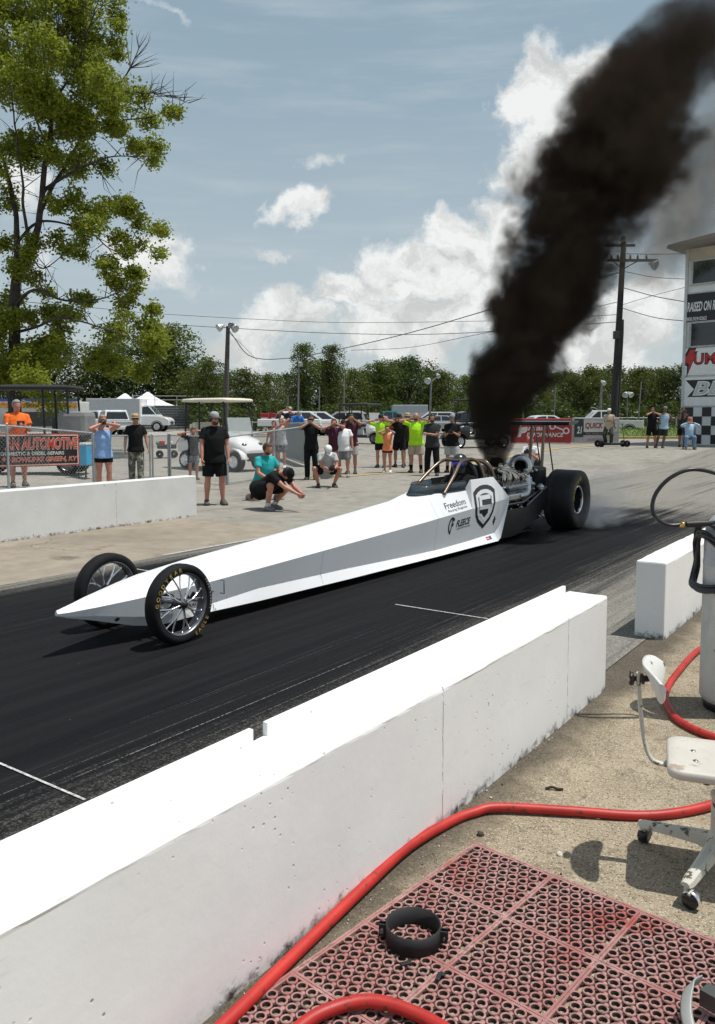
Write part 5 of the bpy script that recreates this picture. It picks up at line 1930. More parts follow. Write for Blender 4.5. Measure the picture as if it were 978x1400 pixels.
        b.tube([An[i] - fo * .018 * S - Vector((0, 0, .022 * S)), An[i] + fo * .075 * S - Vector((0, 0, .028 * S))], [(.022 * S, .019 * S), (.026 * S, .014 * S)], 10)
    ex = MB()
    for i in (0, 1):                               # hands: palm, four fingers, thumb from the side of the palm
        ad = (Wr[i] - El[i]).normalized()
        inw = (-sd if i else sd)
        pn = (inw - ad * inw.dot(ad))
        pn = pn.normalized() if pn.length > 1e-3 else ad.orthogonal().normalized()      # palm normal, facing the body
        ac = pn.cross(ad).normalized()
        pc = Wr[i] + ad * .030 * S
        b.tube([Wr[i], Wr[i] + ad * .02 * S, Wr[i] + ad * .05 * S], [(.013 * S, .012 * S), (.021 * S, .011 * S), (.022 * S, .010 * S)], 10, flat=ac)
        for j, L in enumerate((.030, .036, .038, .033)):
            r0 = Wr[i] + ad * .045 * S + ac * (j - 1.5) * .0115 * S
            q1 = r0 + (ad * math.cos(curl * .5) + pn * math.sin(curl * .5)) * L * .55 * S
            q2 = q1 + (ad * math.cos(curl * 1.4) + pn * math.sin(curl * 1.4)) * L * .5 * S
            ex.tube([r0, q1, q2], [.0056 * S, .0052 * S, .0042 * S], 6)
        fsd = ac if ac.dot(fw) > 0 else -ac
        r0 = Wr[i] + ad * .018 * S + fsd * .014 * S
        q1 = r0 + (ad * .6 + fsd * .7 + pn * .3).normalized() * .026 * S
        ex.tube([r0, q1, q1 + (ad * .8 + pn * .6).normalized() * .02 * S], [.007 * S, .006 * S, .0048 * S], 6)
    for q in (-1, 1):
        ex.ell(hc + hf * S * .0475 + hs * q * S * .017 + hup * S * .012, (.0075 * S, .005 * S, .0045 * S), 8, 6, 1, rot=hrot)
    ex.ell(hc + hf * S * .0505 - hup * S * .030, (.014 * S, .005 * S, .0045 * S), 8, 6, 2, rot=hrot)
    fused('body', b, [SKIN[skin], M_eye, M_lip], T, vx, 0, ex)
    # -- clothes
    lo = loose
    if top:
        m = MB()
        torso(m, 1.0, z0=-.045, z1=.30 if top[1] != 'tank' else .275, pad=.0135 * S * lo)
        m.tube([mid(-.062), mid(-.03), mid(.03)], [(.119 * S * lo ** .4 * max(1, W ** .3), .101 * S * lo ** .4 * max(1, W ** .5)), (.117 * S * lo ** .4 * max(1, W ** .3), .099 * S * lo ** .4 * max(1, W ** .5)), (.103 * S * max(1, W ** .35), .086 * S * max(1, W ** .7))], 20, flat=sd)
        if top[1] == 'tank':
            for s_ in sh: m.tube([s_ * .8 + shc * .2 - up * S * .02, s_ * .55 + nk * .45 - up * S * .012], [.022 * S, .018 * S], 8)
        else:
            for i in (0, 1):
                e_ = sh[i].lerp(El[i], min(1, sleeve / .55 * .62)) if sleeve <= .9 else El[i]
                s2 = sh[i].lerp(shc, .09) - up * S * .014; m.ell(s2, .0395 * S, 12, 9); m.tube([nk - up * S * .018, s2 + up * S * .004], [.036 * S, .0335 * S], 10); m.tube([shc.lerp(sh[i], .45) - up * S * .014, s2, s2.lerp(e_, .5), e_], [.034 * S, .0385 * S, .037 * S * (1 + (lo - 1) * .5), (.039 if sleeve <= .9 else .031) * S * (1 + (lo - 1) * .6)], 12)
                if sleeve > .9: m.tube([El[i], El[i].lerp(Wr[i], .9)], [.031 * S, .024 * S], 10)
        m.tube([mid(.28), nk + up * S * .003], [(.050 * S, .044 * S), (.036 * S, .037 * S)], 12, flat=sd)
        fused('shirt', m, top[0], T, vx, .0055)
    if bottom:
        m = MB()
        torso(m, 1.0, z0=-.045, z1=.0, pad=.010 * S)
        m.tube([mid(-.03), mid(.025)], [(.103 * S, .086 * S), (.096 * S, .080 * S)], 18, flat=sd)
        if skirt:
            c_ = (Kn[0] + Kn[1]) / 2
            m.tube([mid(-.01), P.lerp(c_, leglen * .6), P.lerp(c_, leglen)], [(.11 * S, .09 * S), (.125 * S, .10 * S), (.135 * S, .11 * S)], 18, flat=sd)
        else:
            for i in (0, 1):
                if leglen <= .6:
                    f = leglen / .55
                    m.tube([hip[i], hip[i].lerp(Kn[i], .5 * f), hip[i].lerp(Kn[i], min(.97, .95 * f))], [.064 * S, .062 * S * lo, (.058 if f < .6 else .054) * S * lo], 12)
                else:
                    m.tube([hip[i], hip[i].lerp(Kn[i], .5), Kn[i]], [.064 * S, .058 * S, .046 * S * lo], 12)
                    m.ell(Kn[i], .046 * S * lo, 10, 7)
                    m.tube([Kn[i], Kn[i].lerp(An[i], .5), An[i].lerp(Kn[i], -.02)], [.046 * S * lo, .043 * S * lo, .040 * S * lo], 12)
        fused('skirt' if skirt else ('shorts' if leglen <= .6 else 'trousers'), m, bottom, T, vx, .0055)
    if shoes:
        for i in (0, 1):
            m = MB(); fo = Vector((fw.x, fw.y, 0)).normalized(); z_ = Vector((0, 0, 1)); s0 = fo.cross(z_)
            out_ = (s0 if s0.dot(sd) * (i * 2 - 1) > 0 else -s0) * .25
            fo = (fo + out_ * .6).normalized()
            a0 = An[i] - z_ * (.045 * S)
            sec = [(-.040, .018, .030), (-.028, .027, .052), (.0, .030, .066), (.030, .031, .050), (.065, .034, .036), (.092, .030, .028), (.106, .016, .018)]
            rings_ = []
            for d_, hw, hh in sec:
                c_ = a0 + fo * d_ * S
                sdv = fo.cross(z_)
                rings_.append([c_ + sdv * hw * S + z_ * .002, c_ + sdv * hw * 1.02 * S + z_ * .012 * S, c_ + sdv * hw * .78 * S + z_ * hh * .8 * S, c_ + sdv * hw * .3 * S + z_ * hh * S,
                               c_ - sdv * hw * .3 * S + z_ * hh * S, c_ - sdv * hw * .78 * S + z_ * hh * .8 * S, c_ - sdv * hw * 1.02 * S + z_ * .012 * S, c_ - sdv * hw * S + z_ * .002])
            m.loft(rings_, smooth=True)
            m.build('shoe', shoes, T)
    if socks:
        for i in (0, 1):
            m = MB(); m.tube([An[i] - Vector((0, 0, .01 * S)), An[i].lerp(Kn[i], socks[1])], [.025 * S, .029 * S + .004 * S * socks[1]], 12); m.build('sock', socks[0], T)
    # -- head gear
    if hair:
        m = MB(); c_ = hc + hup * S * .016 - hf * S * .006
        m.ell(c_, (.0465 * S, .0565 * S, .056 * S), 16, 12, rot=hrot)
        o_ = None
        if hairlen:
            m.tube([c_ - hf * S * .03, c_ - hf * S * .045 - hup * S * .05, c_ - hf * S * .045 - hup * S * (.05 + hairlen)], [(.045 * S, .03 * S), (.045 * S, .025 * S), (.03 * S, .018 * S)], 12, flat=hs)
        # cut the face free: drop everything in front of the hairline
        keep = MB()
        keep.v = m.v
        for f, mi, s_ in zip(m.f, m.mi, m.sm):
            cc = sum((m.v[i] for i in f), Vector()) / len(f) - hc
            if cc.dot(hf) > .022 * S and cc.dot(hup) < .042 * S: continue
            if cc.dot(hup) < -.012 * S and cc.dot(hf) > -.012 * S: continue
            keep.f.append(f); keep.mi.append(mi); keep.sm.append(True)
        ob = keep.build('hair', HAIRC[hair], T)
        md = ob.modifiers.new('thick', 'SOLIDIFY'); md.thickness = .008; md.offset = 1
    if beard:
        m = MB(); m.ell(hc - hup * S * .036 + hf * S * .020, (.034 * S, .036 * S, .030 * S), 12, 9, rot=hrot); m.build('beard', HAIRC[beard], T)
    if hat:
        kind, hm = hat[0], hat[1]
        m = MB(); c_ = hc + hup * S * .030
        if kind in ('cap', 'cap_back'):
            d_ = hf if kind == 'cap' else -hf
            dome = [(.0475 * S, -.004 * S), (.0485 * S, .010 * S), (.044 * S, .032 * S), (.028 * S, .047 * S), (.006 * S, .052 * S), (0, .052 * S)]
            m2 = MB(); m2.lathe(dome, (0, 0, 0), (0, 0, 1), 18)
            rot = hrot.to_4x4()
            m.add([c_ + hrot @ Vector((p.x, p.y * 1.17, p.z)) for p in m2.v], m2.f, 0, True)
            e = [c_ + d_ * S * (.050 + .048 * math.cos(t)) + hs * S * .043 * math.sin(t) - hup * S * (.004 + .012 * math.sin(abs(t)) ** 2) for t in [R(-90 + 15 * i) for i in range(13)]]
            e2 = [p + hup * S * .005 for p in e]
            m.loft([e, e2], smooth=False)
            o_ = m.build('cap', [hm] if len(hat) < 3 else [hm], T)
            if len(hat) > 2:
                m3 = MB(); m3.add([p + hup * S * .0015 for p in e2] + [p - hup * S * .0015 for p in e], [list(range(13)), list(range(13, 26))[::-1]]); m3.build('brim', hat[2], o_)
        elif kind == 'straw':
            m2 = MB(); m2.lathe([(.047 * S, 0), (.046 * S, .03 * S), (.042 * S, .055 * S), (.02 * S, .058 * S), (0, .056 * S)], (0, 0, 0), (0, 0, 1), 20)
            m2.lathe([(.046 * S, .004 * S), (.07 * S, -.004 * S), (.093 * S, 0), (.093 * S, .003 * S), (.07 * S, -.001 * S), (.046 * S, .009 * S)], (0, 0, 0), (0, 0, 1), 28)
            m.add([c_ + hrot @ Vector((p.x, p.y * 1.12, p.z)) for p in m2.v], m2.f, 0, True)
            o_ = m.build('straw_hat', hm, T)
            m4 = MB(); m2 = MB(); m2.lathe([(.0475 * S, .008 * S), (.0478 * S, .022 * S)], (0, 0, 0), (0, 0, 1), 20); m4.add([c_ + hrot @ Vector((p.x, p.y * 1.12, p.z)) for p in m2.v], m2.f, 0, True); m4.build('hat_band', M_black, o_)
        elif kind == 'helmet':
            m.ell(hc + hup * S * .005, (.060 * S, .070 * S, .069 * S), 20, 16, rot=hrot)
            m.tube([hc - hup * S * .03, hc - hup * S * .075], [(.052 * S, .058 * S), (.046 * S, .05 * S)], 18, flat=hs)
            o_ = m.build('helmet', hm, T)
            m4 = MB()
            rows = []
            for pz in (-.020, -.005, .012, .028):
                row = []
                for j in range(11):
                    t = R(-62 + 12.4 * j)
                    k_ = math.sqrt(max(.1, 1 - (pz / .071) ** 2)) * 1.035
                    row.append(hc + hup * S * (.005 + pz) + hf * S * .070 * k_ * math.cos(t) + hs * S * .060 * k_ * math.sin(t))
                rows.append(row)
            m4.loft(rows, caps=False, smooth=True, closed=False); m4.build('visor', hat[2], o_)
        elif kind == 'bandana':
            pass
    if shades:
        m = MB()
        for q in (-1, 1): m.ell(hc + hf * S * .0515 + hs * q * S * .018 + hup * S * .011, (.016 * S, .005 * S, .011 * S), 10, 6, rot=hrot)
        m.tube([hc + hf * S * .050 - hs * S * .034 + hup * S * .013, hc + hf * S * .054 + hup * S * .015, hc + hf * S * .050 + hs * S * .034 + hup * S * .013], .003 * S, 6)
        for q in (-1, 1): m.tube([hc + hf * S * .048 + hs * q * S * .034 + hup * S * .013, hc + hs * q * S * .046 + hup * S * .010], .0022 * S, 5)
        m.build('sunglasses', M_blackgloss, T)
    if muffs:
        m = MB()
        for q in (-1, 1): m.lathe([(0, 0), (.024 * S, 0), (.026 * S, .010 * S), (.020 * S, .020 * S), (0, .021 * S)], hc + hs * q * S * .044, hs * q, 14)
        m.tube([hc + hs * S * .054 * math.cos(t) + hup * S * .078 * math.sin(t) for t in [R(10 + 16 * i) for i in range(11)]], .004 * S, 6)
        m.build('ear_muffs', muffs if muffs is not True else M_black, T)
    # things to remember for whatever the hands hold, in world space
    M = T.matrix_basis
    T_info = dict(root=T, hands=[M @ (Wr[i] + (Wr[i] - El[i]).normalized() * .055 * S) for i in (0, 1)], head=M @ hc, hf=(M.to_3x3() @ hf), S=S)
    return T_info


C_black = cloth('black', (.009, .009, .0095)); C_dkgrey = cloth('charcoal', (.032, .033, .034)); C_grey = cloth('grey', (.20, .205, .21)); C_white = cloth('white', (.74, .75, .75), .04)
C_orange = cloth('orange', (.82, .16, .03)); C_lime = cloth('hi_vis_lime', (.42, .78, .03), .06); C_teal = cloth('teal', (.03, .36, .37)); C_ltblue = cloth('pale_blue', (.26, .42, .70))
C_coral = cloth('coral', (.80, .27, .12)); C_khaki = cloth('khaki', (.42, .36, .27)); C_maroon = cloth('maroon', (.075, .022, .035)); C_denim = cloth('denim', (.16, .23, .33)); C_blue = cloth('royal_blue', (.03, .17, .55))
C_sky = cloth('light_blue', (.38, .52, .66)); C_olive = cloth('olive', (.05, .05, .035)); C_ltgrey = cloth('light_grey', (.42, .43, .43)); C_sand = cloth('sand', (.42, .37, .28))
C_straw = mat('straw', (.52, .38, .18), .8, var=.2, scale=40, bump=.3); C_camo = m_camo()
C_floral = m_floral('patterned_cloth', (.06, .07, .09), (.22, .23, .25), (.38, .38, .38)); C_pink = m_floral('pink_floral', (.45, .25, .26), (.30, .14, .16), (.55, .42, .40))
S_black = mat('shoe_black', (.02, .02, .02), .6); S_white = mat('shoe_white', (.6, .6, .6), .5); S_grey = mat('shoe_grey', (.18, .18, .19), .6); S_tan = mat('shoe_tan', (.22, .14, .08), .7); S_dark = mat('shoe_dark', (.05, .045, .04), .7)


def at_feet(px, py):
    return G(px, py)


def gadget(name, label, info, kind='phone', off=(0, 0, 0), group=None):
    """what a person holds up between the hands: a phone or a camera"""
    c = (info['hands'][0] + info['hands'][1]) / 2 + Vector(off)
    d = info['hf']; d = Vector((d.x, d.y, 0)).normalized()
    rot = math.atan2(d.x, -d.y)
    T = thing(name, label, kind, c, rot, group)
    if kind == 'phone':
        m = MB(); m.box((0, 0, 0), (.155, .010, .076), bev=.004); m.build('case', M_black, T)
        m = MB(); m.box((0, .0062, 0), (.145, .002, .068)); m.build('screen', M_blackgloss, T)
        m = MB(); m.cyl((-.055, -.0055, .02), (-.055, -.009, .02), .011, seg=12); m.build('lens', M_glassdark, T)
    else:
        m = MB(); m.box((0, 0, 0), (.14, .065, .095), bev=.012); m.box((0, .005, .06), (.06, .055, .035), bev=.01); m.box((-.055, -.02, 0), (.035, .07, .09), bev=.012); m.build('camera_body', M_black, T)
        m = MB(); m.lathe([(0, -.02), (.034, -.02), (.036, 0), (.036, .05), (.041, .055), (.041, .10), (.037, .10), (.03, .085), (0, .08)], (0, -.03, -.005), (0, -1, 0), 18); m.build('lens', M_blackgloss, T)
    return T


UPH = lambda z=.845, d=.125, s_=.055: ((-s_, -d, z), (s_, -d, z))      # both hands held up to the face
EARS = ((-.118, -.035, .885), (.118, -.035, .885))                       # hands over the ears
EARE = ((-1, -.15, -.9), (1, -.15, -.9))
g_ = 'spectators watching the burnout'

# behind the left fence
p = person('man in bright orange t-shirt behind the fence, filming with a phone', gz(*A(24, 600, 17.3).xy), 1.84, 28, 'red', 1.15, hands=((-.02, -.17, .70), (.06, -.17, .70)), top=(C_orange, 'tee'), bottom=C_olive, leglen=.5, shoes=S_dark, hair='grey', group=g_, loose=1.15, head=(8, 10))
gadget('phone', 'phone held by the man in the orange t-shirt', p, 'phone', (0, 0, .02), 'phones held up to film')
p = person('woman in pale blue tank top and black shorts filming', gz(*A(141, 600, 18.0).xy), 1.76, 28, 'red', 1.08, hands=((-.05, -.11, .88), (.03, -.10, .885)), elbow=((-1, -.2, -.5), (1, -.2, -.3)), top=(C_ltblue, 'tank'), bottom=C_black, leglen=.30, shoes=S_white, hair='blonde', hairlen=.07, group=g_, female=True, head=(0, 0))
gadget('camera', 'small camera raised by the woman in the blue tank top', p, 'camera', (0, 0, 0), 'cameras pointed at the dragster')
person('man in straw hat, black t-shirt and camouflage trousers walking', gz(*A(185.5, 600, 21.0).xy), 1.77, 22, 'tan', 1.05, hands=((-.16, -.02, .44), (.17, -.10, .47)), feet=((-.055, .05, 0), (.055, -.06, 0)), top=(C_black, 'tee'), bottom=C_camo, leglen=.9, shoes=S_dark, hair='grey', hat=('straw', C_straw), shades=True, group=g_, loose=1.15)
person('child in grey shirt holding both arms over the head', gz(*A(264, 600, 22.3).xy), 1.43, 20, 'red', .95, hands=((-.13, -.02, .90), (.10, -.06, .93)), elbow=((-1, 0, .6), (1, 0, .6)), top=(C_dkgrey, 'tee'), bottom=C_floral, leglen=.5, shoes=S_dark, hair='brown', group=g_, head=(10, 0))

# in front of the fence
L = at_feet(294, 690)
person('man in black polo shirt and shorts with grey cap, standing by the barrier end', L, 1.81, 18, 'red', 1.22, hands=((-.145, -.10, .44), (.145, -.10, .435)), feet=((-.085, .01, 0), (.085, -.02, 0)), top=(C_black, 'tee'), bottom=C_black, leglen=.52, shoes=S_dark, hair='brown', hat=('cap', mat('cloth_capgrey', (.33, .35, .34), .9), C_ltgrey), shades=True, muffs=M_black, beard='brown', group=g_, loose=1.15, head=(6, 22))
L = at_feet(362, 683)
person('kneeling bearded man in teal t-shirt behind the crouching man', L, 1.80, 40, 'red', 1.15, pelvis=(0, .05, .20), lean=14, feet=((-.09, .20, 0), (.12, -.07, 0)), knees=((-.3, -1, -.4), (.5, -1, .8)), hands=((-.10, -.22, .26), (.14, -.20, .30)), top=(C_teal, 'tee'), bottom=C_dkgrey, leglen=.5, shoes=S_grey, hair='brown', beard='brown', group=g_, loose=1.15, head=(8, 8))
L = at_feet(371, 697)
person('crouching man in black t-shirt and black cap, head bowed towards the ground', L, 1.80, 52, 'red', 1.08, pelvis=(0, .13, .215), lean=58, feet=((-.07, -.02, 0), (.09, .05, 0)), knees=((-.3, -1, .9), (.4, -1, .9)), hands=((.0, -.36, .185), (.06, -.37, .185)), top=(C_black, 'tee'), bottom=C_black, leglen=.5, shoes=S_grey, socks=(C_white, .18), hair='dark', hat=('cap', C_black), group=g_, loose=1.1, head=(48, 12))
L = at_feet(426, 655.5)
p = person('tattooed man dressed all in black filming with a phone', L, 1.78, -4, 'tan', .98, hands=UPH(.86, .12, .03), elbow=((-1, -.2, -.6), (1, -.2, -.6)), top=(C_black, 'tee'), bottom=C_black, leglen=.9, shoes=S_black, hair='dark', beard='dark', group=g_, head=(4, 0))
gadget('phone', 'phone raised by the tattooed man in black', p, 'phone', (0, -.01, .03), 'phones held up to film')
L = at_feet(447, 666)
p = person('squatting cameraman in white cap and grey t-shirt aiming low', L, 1.76, 10, 'red', 1.1, pelvis=(0, .12, .22), lean=34, feet=((-.12, -.02, 0), (.10, -.02, 0)), knees=((-.7, -1, .7), (.7, -1, .7)), hands=((-.02, -.25, .27), (.07, -.25, .27)), top=(C_ltgrey, 'tee'), bottom=C_black, leglen=.5, shoes=S_dark, hair='brown', hat=('cap', C_white), group=g_, loose=1.1, head=(38, 10))
gadget('camera', 'black camera in the hands of the squatting cameraman', p, 'camera', (0, 0, .02), 'cameras pointed at the dragster')
L = at_feet(457, 652)
person('woman in maroon top with one hand to her face', L, 1.66, -6, 'red', 1.05, hands=((-.05, -.09, .88), (.06, -.08, .90)), elbow=((-1, -.2, -.6), (1, -.2, -.6)), top=(C_maroon, 'tee'), bottom=C_pink, leglen=.45, shoes=S_dark, hair='brown', hairlen=.04, group=g_, female=True)
L = at_feet(470, 652)
person('stocky man in white t-shirt, cap and grey shorts', L, 1.62, -12, 'red', 1.35, hands=((-.17, -.06, .46), (.18, -.05, .45)), feet=((-.08, 0, 0), (.09, -.03, 0)), top=(C_white, 'tee'), bottom=C_grey, leglen=.52, shoes=S_grey, hair='brown', hat=('cap', C_dkgrey), group=g_, loose=1.2)
L = at_feet(481, 647.5)
person('man in patterned shirt half hidden behind the white t-shirt man', L, 1.79, -10, 'tan', 1.0, hands=((-.06, -.08, .90), (.07, -.08, .90)), elbow=EARE, top=(C_maroon, 'tee'), bottom=C_ltgrey, leglen=.5, shoes=S_black, hair='brown', group=g_)
L = at_feet(521, 639)
person('slim person in lime shirt, black shorts and dark cap covering ears', L, 1.77, -14, 'red', .95, hands=EARS, elbow=EARE, top=(C_lime, 'tee'), bottom=C_black, leglen=.48, shoes=S_dark, hair='dark', hat=('cap', C_dkgrey), shades=True, group=g_)
L = at_feet(530, 646)
person('woman in coral top and tiny black shorts', L, 1.45, -12, 'red', .95, hands=((-.045, -.09, .90), (.05, -.09, .90)), elbow=((-1, -.2, -.7), (1, -.2, -.7)), top=(C_coral, 'tank'), bottom=C_black, leglen=.26, shoes=S_white, hair='brown', hairlen=.10, group=g_, female=True)
L = at_feet(546, 638.5)
person('man in black t-shirt and long black shorts holding his ears', L, 1.78, -14, 'tan', 1.0, hands=EARS, elbow=EARE, feet=((-.08, .03, 0), (.09, -.05, 0)), top=(C_black, 'tee'), bottom=C_black, leglen=.5, shoes=S_black, hair='dark', hat=('cap', C_dkgrey), group=g_, loose=1.1)
L = at_feet(557, 637)
person('dark dressed man in a pale straw hat between black and lime shirts', L, 1.78, -12, 'tan', 1.05, hands=EARS, elbow=EARE, top=(C_olive, 'tee'), bottom=C_dkgrey, leglen=.5, shoes=S_black, hair='grey', hat=('straw', C_straw), group=g_)
L = at_feet(569, 646)
person('big bald man in lime shirt and khaki shorts covering his ears', L, 1.84, -16, 'red', 1.25, hands=EARS, elbow=EARE, feet=((-.085, 0, 0), (.09, -.02, 0)), top=(C_lime, 'tee'), bottom=C_khaki, leglen=.54, shoes=S_black, socks=(C_black, .35), beard='brown', group=g_, loose=1.2)
L = at_feet(591, 650)
person('man in grey shirt and black trousers with folded arms', L, 1.79, -16, 'tan', 1.12, hands=((.07, -.105, .66), (-.07, -.125, .68)), elbow=((-1, .2, -.7), (1, .2, -.7)), feet=((-.085, 0, 0), (.085, -.02, 0)), top=(C_dkgrey, 'tee'), bottom=C_black, leglen=.9, shoes=S_black, hair='dark', beard='dark', muffs=M_black, group=g_, loose=1.15)
L = at_feet(618, 646)
p = person('man in black t-shirt, pale shorts and cap holding a camera at chest', L, 1.78, -18, 'tan', 1.15, hands=((-.03, -.14, .69), (.05, -.14, .69)), feet=((-.08, 0, 0), (.085, -.02, 0)), top=(C_black, 'tee'), bottom=C_ltgrey, leglen=.53, shoes=S_black, socks=(C_black, .3), hair='dark', hat=('cap', C_grey), group=g_, loose=1.15, head=(12, 0))
gadget('camera', 'camera at the chest of the man in pale shorts', p, 'camera', (0, 0, .0), 'cameras pointed at the dragster')
# by the screened gate
person('woman in white top and patterned shorts standing at the screened gate', gz(*A(385, 600, 27.0).xy), 1.66, -8, 'red', 1.05, hands=((-.14, -.08, .52), (.05, -.09, .88)), top=(C_ltgrey, 'tank'), bottom=C_floral, leglen=.5, shoes=S_white, hair='blonde', hairlen=.03, group=g_, female=True)
person('woman in pink floral dress beside the white golf cart', gz(*A(375, 600, 27.6).xy), 1.55, -8, 'red', 1.0, hands=((-.16, -.06, .50), (.06, -.09, .87)), top=(C_pink, 'tank'), bottom=C_pink, leglen=.55, shoes=S_tan, hair='brown', hairlen=.06, group=g_, female=True, skirt=True)
p = person('man in dark t-shirt and cap filming above the grey screen', gz(*A(397, 600, 33.5).xy), 1.78, -6, 'red', 1.1, hands=((-.09, -.10, .93), (-.02, -.12, .92)), elbow=((-1, -.2, -.3), (1, -.2, -.6)), top=(C_dkgrey, 'tee'), bottom=C_denim, leglen=.9, shoes=S_dark, hair='brown', hat=('cap', C_sand), group=g_)
gadget('phone', 'phone raised by the man above the grey screen', p, 'phone', (0, -.02, .02), 'phones held up to film')
person('person in royal blue shirt bent forward behind the grey screen', gz(*A(404, 600, 33.0).xy), 1.86, 25, 'red', 1.15, pelvis=(0, .05, .52), lean=38, hands=((-.12, -.26, .50), (.12, -.26, .50)), top=(C_blue, 'tee'), bottom=C_denim, leglen=.9, shoes=S_dark, hair='grey', group=g_, head=(35, 0))
# behind the engine
p = person('crouching photographer in white shirt and red cap behind the engine', gz(*A(727, 600, 22.5).xy), 1.78, -30, 'red', 1.1, pelvis=(0, .12, .22), lean=26, feet=((-.11, -.02, 0), (.10, -.02, 0)), knees=((-.5, -1, .8), (.5, -1, .8)), hands=((-.03, -.20, .40), (.05, -.20, .40)), top=(C_white, 'tee'), bottom=C_dkgrey, leglen=.9, shoes=S_black, hair='grey', hat=('cap', cloth('faded_red', (.48, .12, .10))), group=g_, loose=1.1, head=(12, 0))
gadget('camera', 'camera held by the photographer behind the engine', p, 'camera', (0, 0, .0), 'cameras pointed at the dragster')
# by the tower
L = at_feet(832, 611)
person('man in tan vest, dark trousers and white cap on a flat scooter board', L, 1.72, -25, 'tan', 1.05, hands=((-.02, -.11, .68), (.05, -.11, .70)), feet=((-.07, 0, .08), (.07, -.03, .08)), top=(C_sand, 'tee'), bottom=C_olive, leglen=.9, shoes=S_dark, hair='grey', hat=('cap', C_white), group=g_, loose=1.1)
YT = 35.4
p = person('man dressed in black in the tower shade filming', gz(*A(891, 600, YT).xy), 1.76, -10, 'tan', 1.0, hands=UPH(.87, .11, .03), elbow=((-1, -.3, -.5), (1, -.3, -.5)), feet=((-.10, 0, 0), (.09, 0, 0)), top=(C_black, 'tee'), bottom=C_black, leglen=.52, shoes=S_black, hair='brown', group=g_)
gadget('phone', 'phone held by the man in black in the tower shade', p, 'phone', (0, -.01, .02), 'phones held up to film')
person('man in white sleeveless shirt and dark shorts leaning with outstretched arm', gz(*A(905, 600, YT).xy), 1.80, -18, 'brown', 1.0, pelvis=(.03, 0, .52), side=4, hands=((-.10, -.06, .62), (.32, -.02, .74)), elbow=((-1, .4, -.4), (.2, .6, -1)), feet=((-.12, .02, 0), (.02, -.02, 0)), top=(C_sky, 'tank'), bottom=C_dkgrey, leglen=.52, shoes=S_black, hair='dark', hat=('cap', C_grey), group=g_, loose=1.1)
person('dark clothed man standing close against the checkered tower base', gz(*A(933, 600, 36.3).xy), 1.78, -15, 'brown', 1.1, hands=((-.06, -.11, .84), (.05, -.10, .86)), top=(C_dkgrey, 'tee'), bottom=C_black, leglen=.54, shoes=S_black, hair='dark', group=g_, loose=1.15)
CH = gz(*A(943, 600, 34.4).xy)
person('seated man in light blue shirt and jeans on a folding chair', CH, 1.76, -15, 'red', 1.1, pelvis=(0, .05, .275), lean=-6, feet=((-.10, -.21, 0), (.08, -.20, 0)), knees=((-.2, -1, .9), (.2, -1, .9)), hands=((-.07, -.07, .62), (.07, -.07, .62)), elbow=((-1, 0, -.5), (1, 0, -.5)), top=(C_sky, 'tee'), bottom=C_denim, leglen=.9, shoes=S_black, hair='grey', hat=('cap', cloth('faded_red', (.48, .12, .10))), group=g_, sleeve=1.0)
# the driver
dl = drag.matrix_basis @ Vector((0, 5.16, .27))
rzd = math.degrees(TRACK_ROT)
person('driver in black fire suit and dark helmet with blue visor, inside the cockpit', dl, 1.74, rzd, 'fair', 1.0, pelvis=(0, 0, .09), lean=-12, feet=((-.05, -.46, .02), (.05, -.46, .02)), knees=((-.2, -.3, 1), (.2, -.3, 1)), hands=((-.05, -.20, .20), (.05, -.20, .20)), elbow=((-.6, .3, -1), (.6, .3, -1)), top=(C_black, 'tee'), sleeve=1.0, bottom=C_black, leglen=.9, shoes=S_black, hat=('helmet', mat('helmet_dark', (.03, .03, .035), .25), mat('blue_mirror_visor', (.10, .10, .75), .08, .6)), head=(4, 0), cat='driver')
fuse_all()

# folding chair under the seated man
ch = thing('folding_chair', 'dark folding chair under the seated man in light blue', 'chair', CH, R(-15))
mb = MB(); mb.box((0, .05, .43), (.46, .42, .03), bev=.01); mb.build('seat', C_dkgrey, ch)
mb = MB(); mb.box((0, .30, .72), (.46, .03, .28), bev=.01, rot=Matrix.Rotation(-.12, 3, 'X')); mb.build('backrest', C_dkgrey, ch)
for s_ in (-1, 1):
    mb = MB(); mb.tube([(s_ * .25, -.18, 0), (s_ * .25, .28, .62)], .014, 6); mb.build('leg', M_dark, ch)
    mb = MB(); mb.tube([(s_ * .23, .28, 0), (s_ * .23, -.14, .43)], .014, 6); mb.build('leg', M_dark, ch)
    mb = MB(); mb.tube([(s_ * .25, .26, .55), (s_ * .25, .31, .88)], .014, 6); mb.tube([(s_ * .25, .24, .62), (s_ * .25, -.15, .62)], .018, 6); mb.build('arm_rest', M_dark, ch)
# ------------------------------------------------------------------ things in the foreground
def m_rubber_red():
    m, k, b = new_mat('faded_red_rubber')
    c = k.coord('Object')
    n = k.noise(c, 7.0, 5, .6); n2 = k.noise(c, 60.0, 4, .6); n3 = k.noise(c, 2.3, 4, .6)
    col = k.mix(k.ramp(n, .35, .68), (.29, .125, .112), (.43, .242, .220))
    col = k.mix(k.math('MULTIPLY', k.ramp(n3, .56, .72), .8), col, (.30, .045, .035))
    col = k.mix(k.math('MULTIPLY', k.ramp(k.math('ADD', k.math('MULTIPLY', n2, .5), k.math('MULTIPLY', n, .5)), .47, .66), .75), col, (.085, .055, .046))
    k.put(b.inputs['Base Color'], col); b.inputs['Roughness'].default_value = .62; b.inputs['Specular IOR Level'].default_value = .4
    k.put(b.inputs['Normal'], k.bump(n2, .25, .003))
    return m


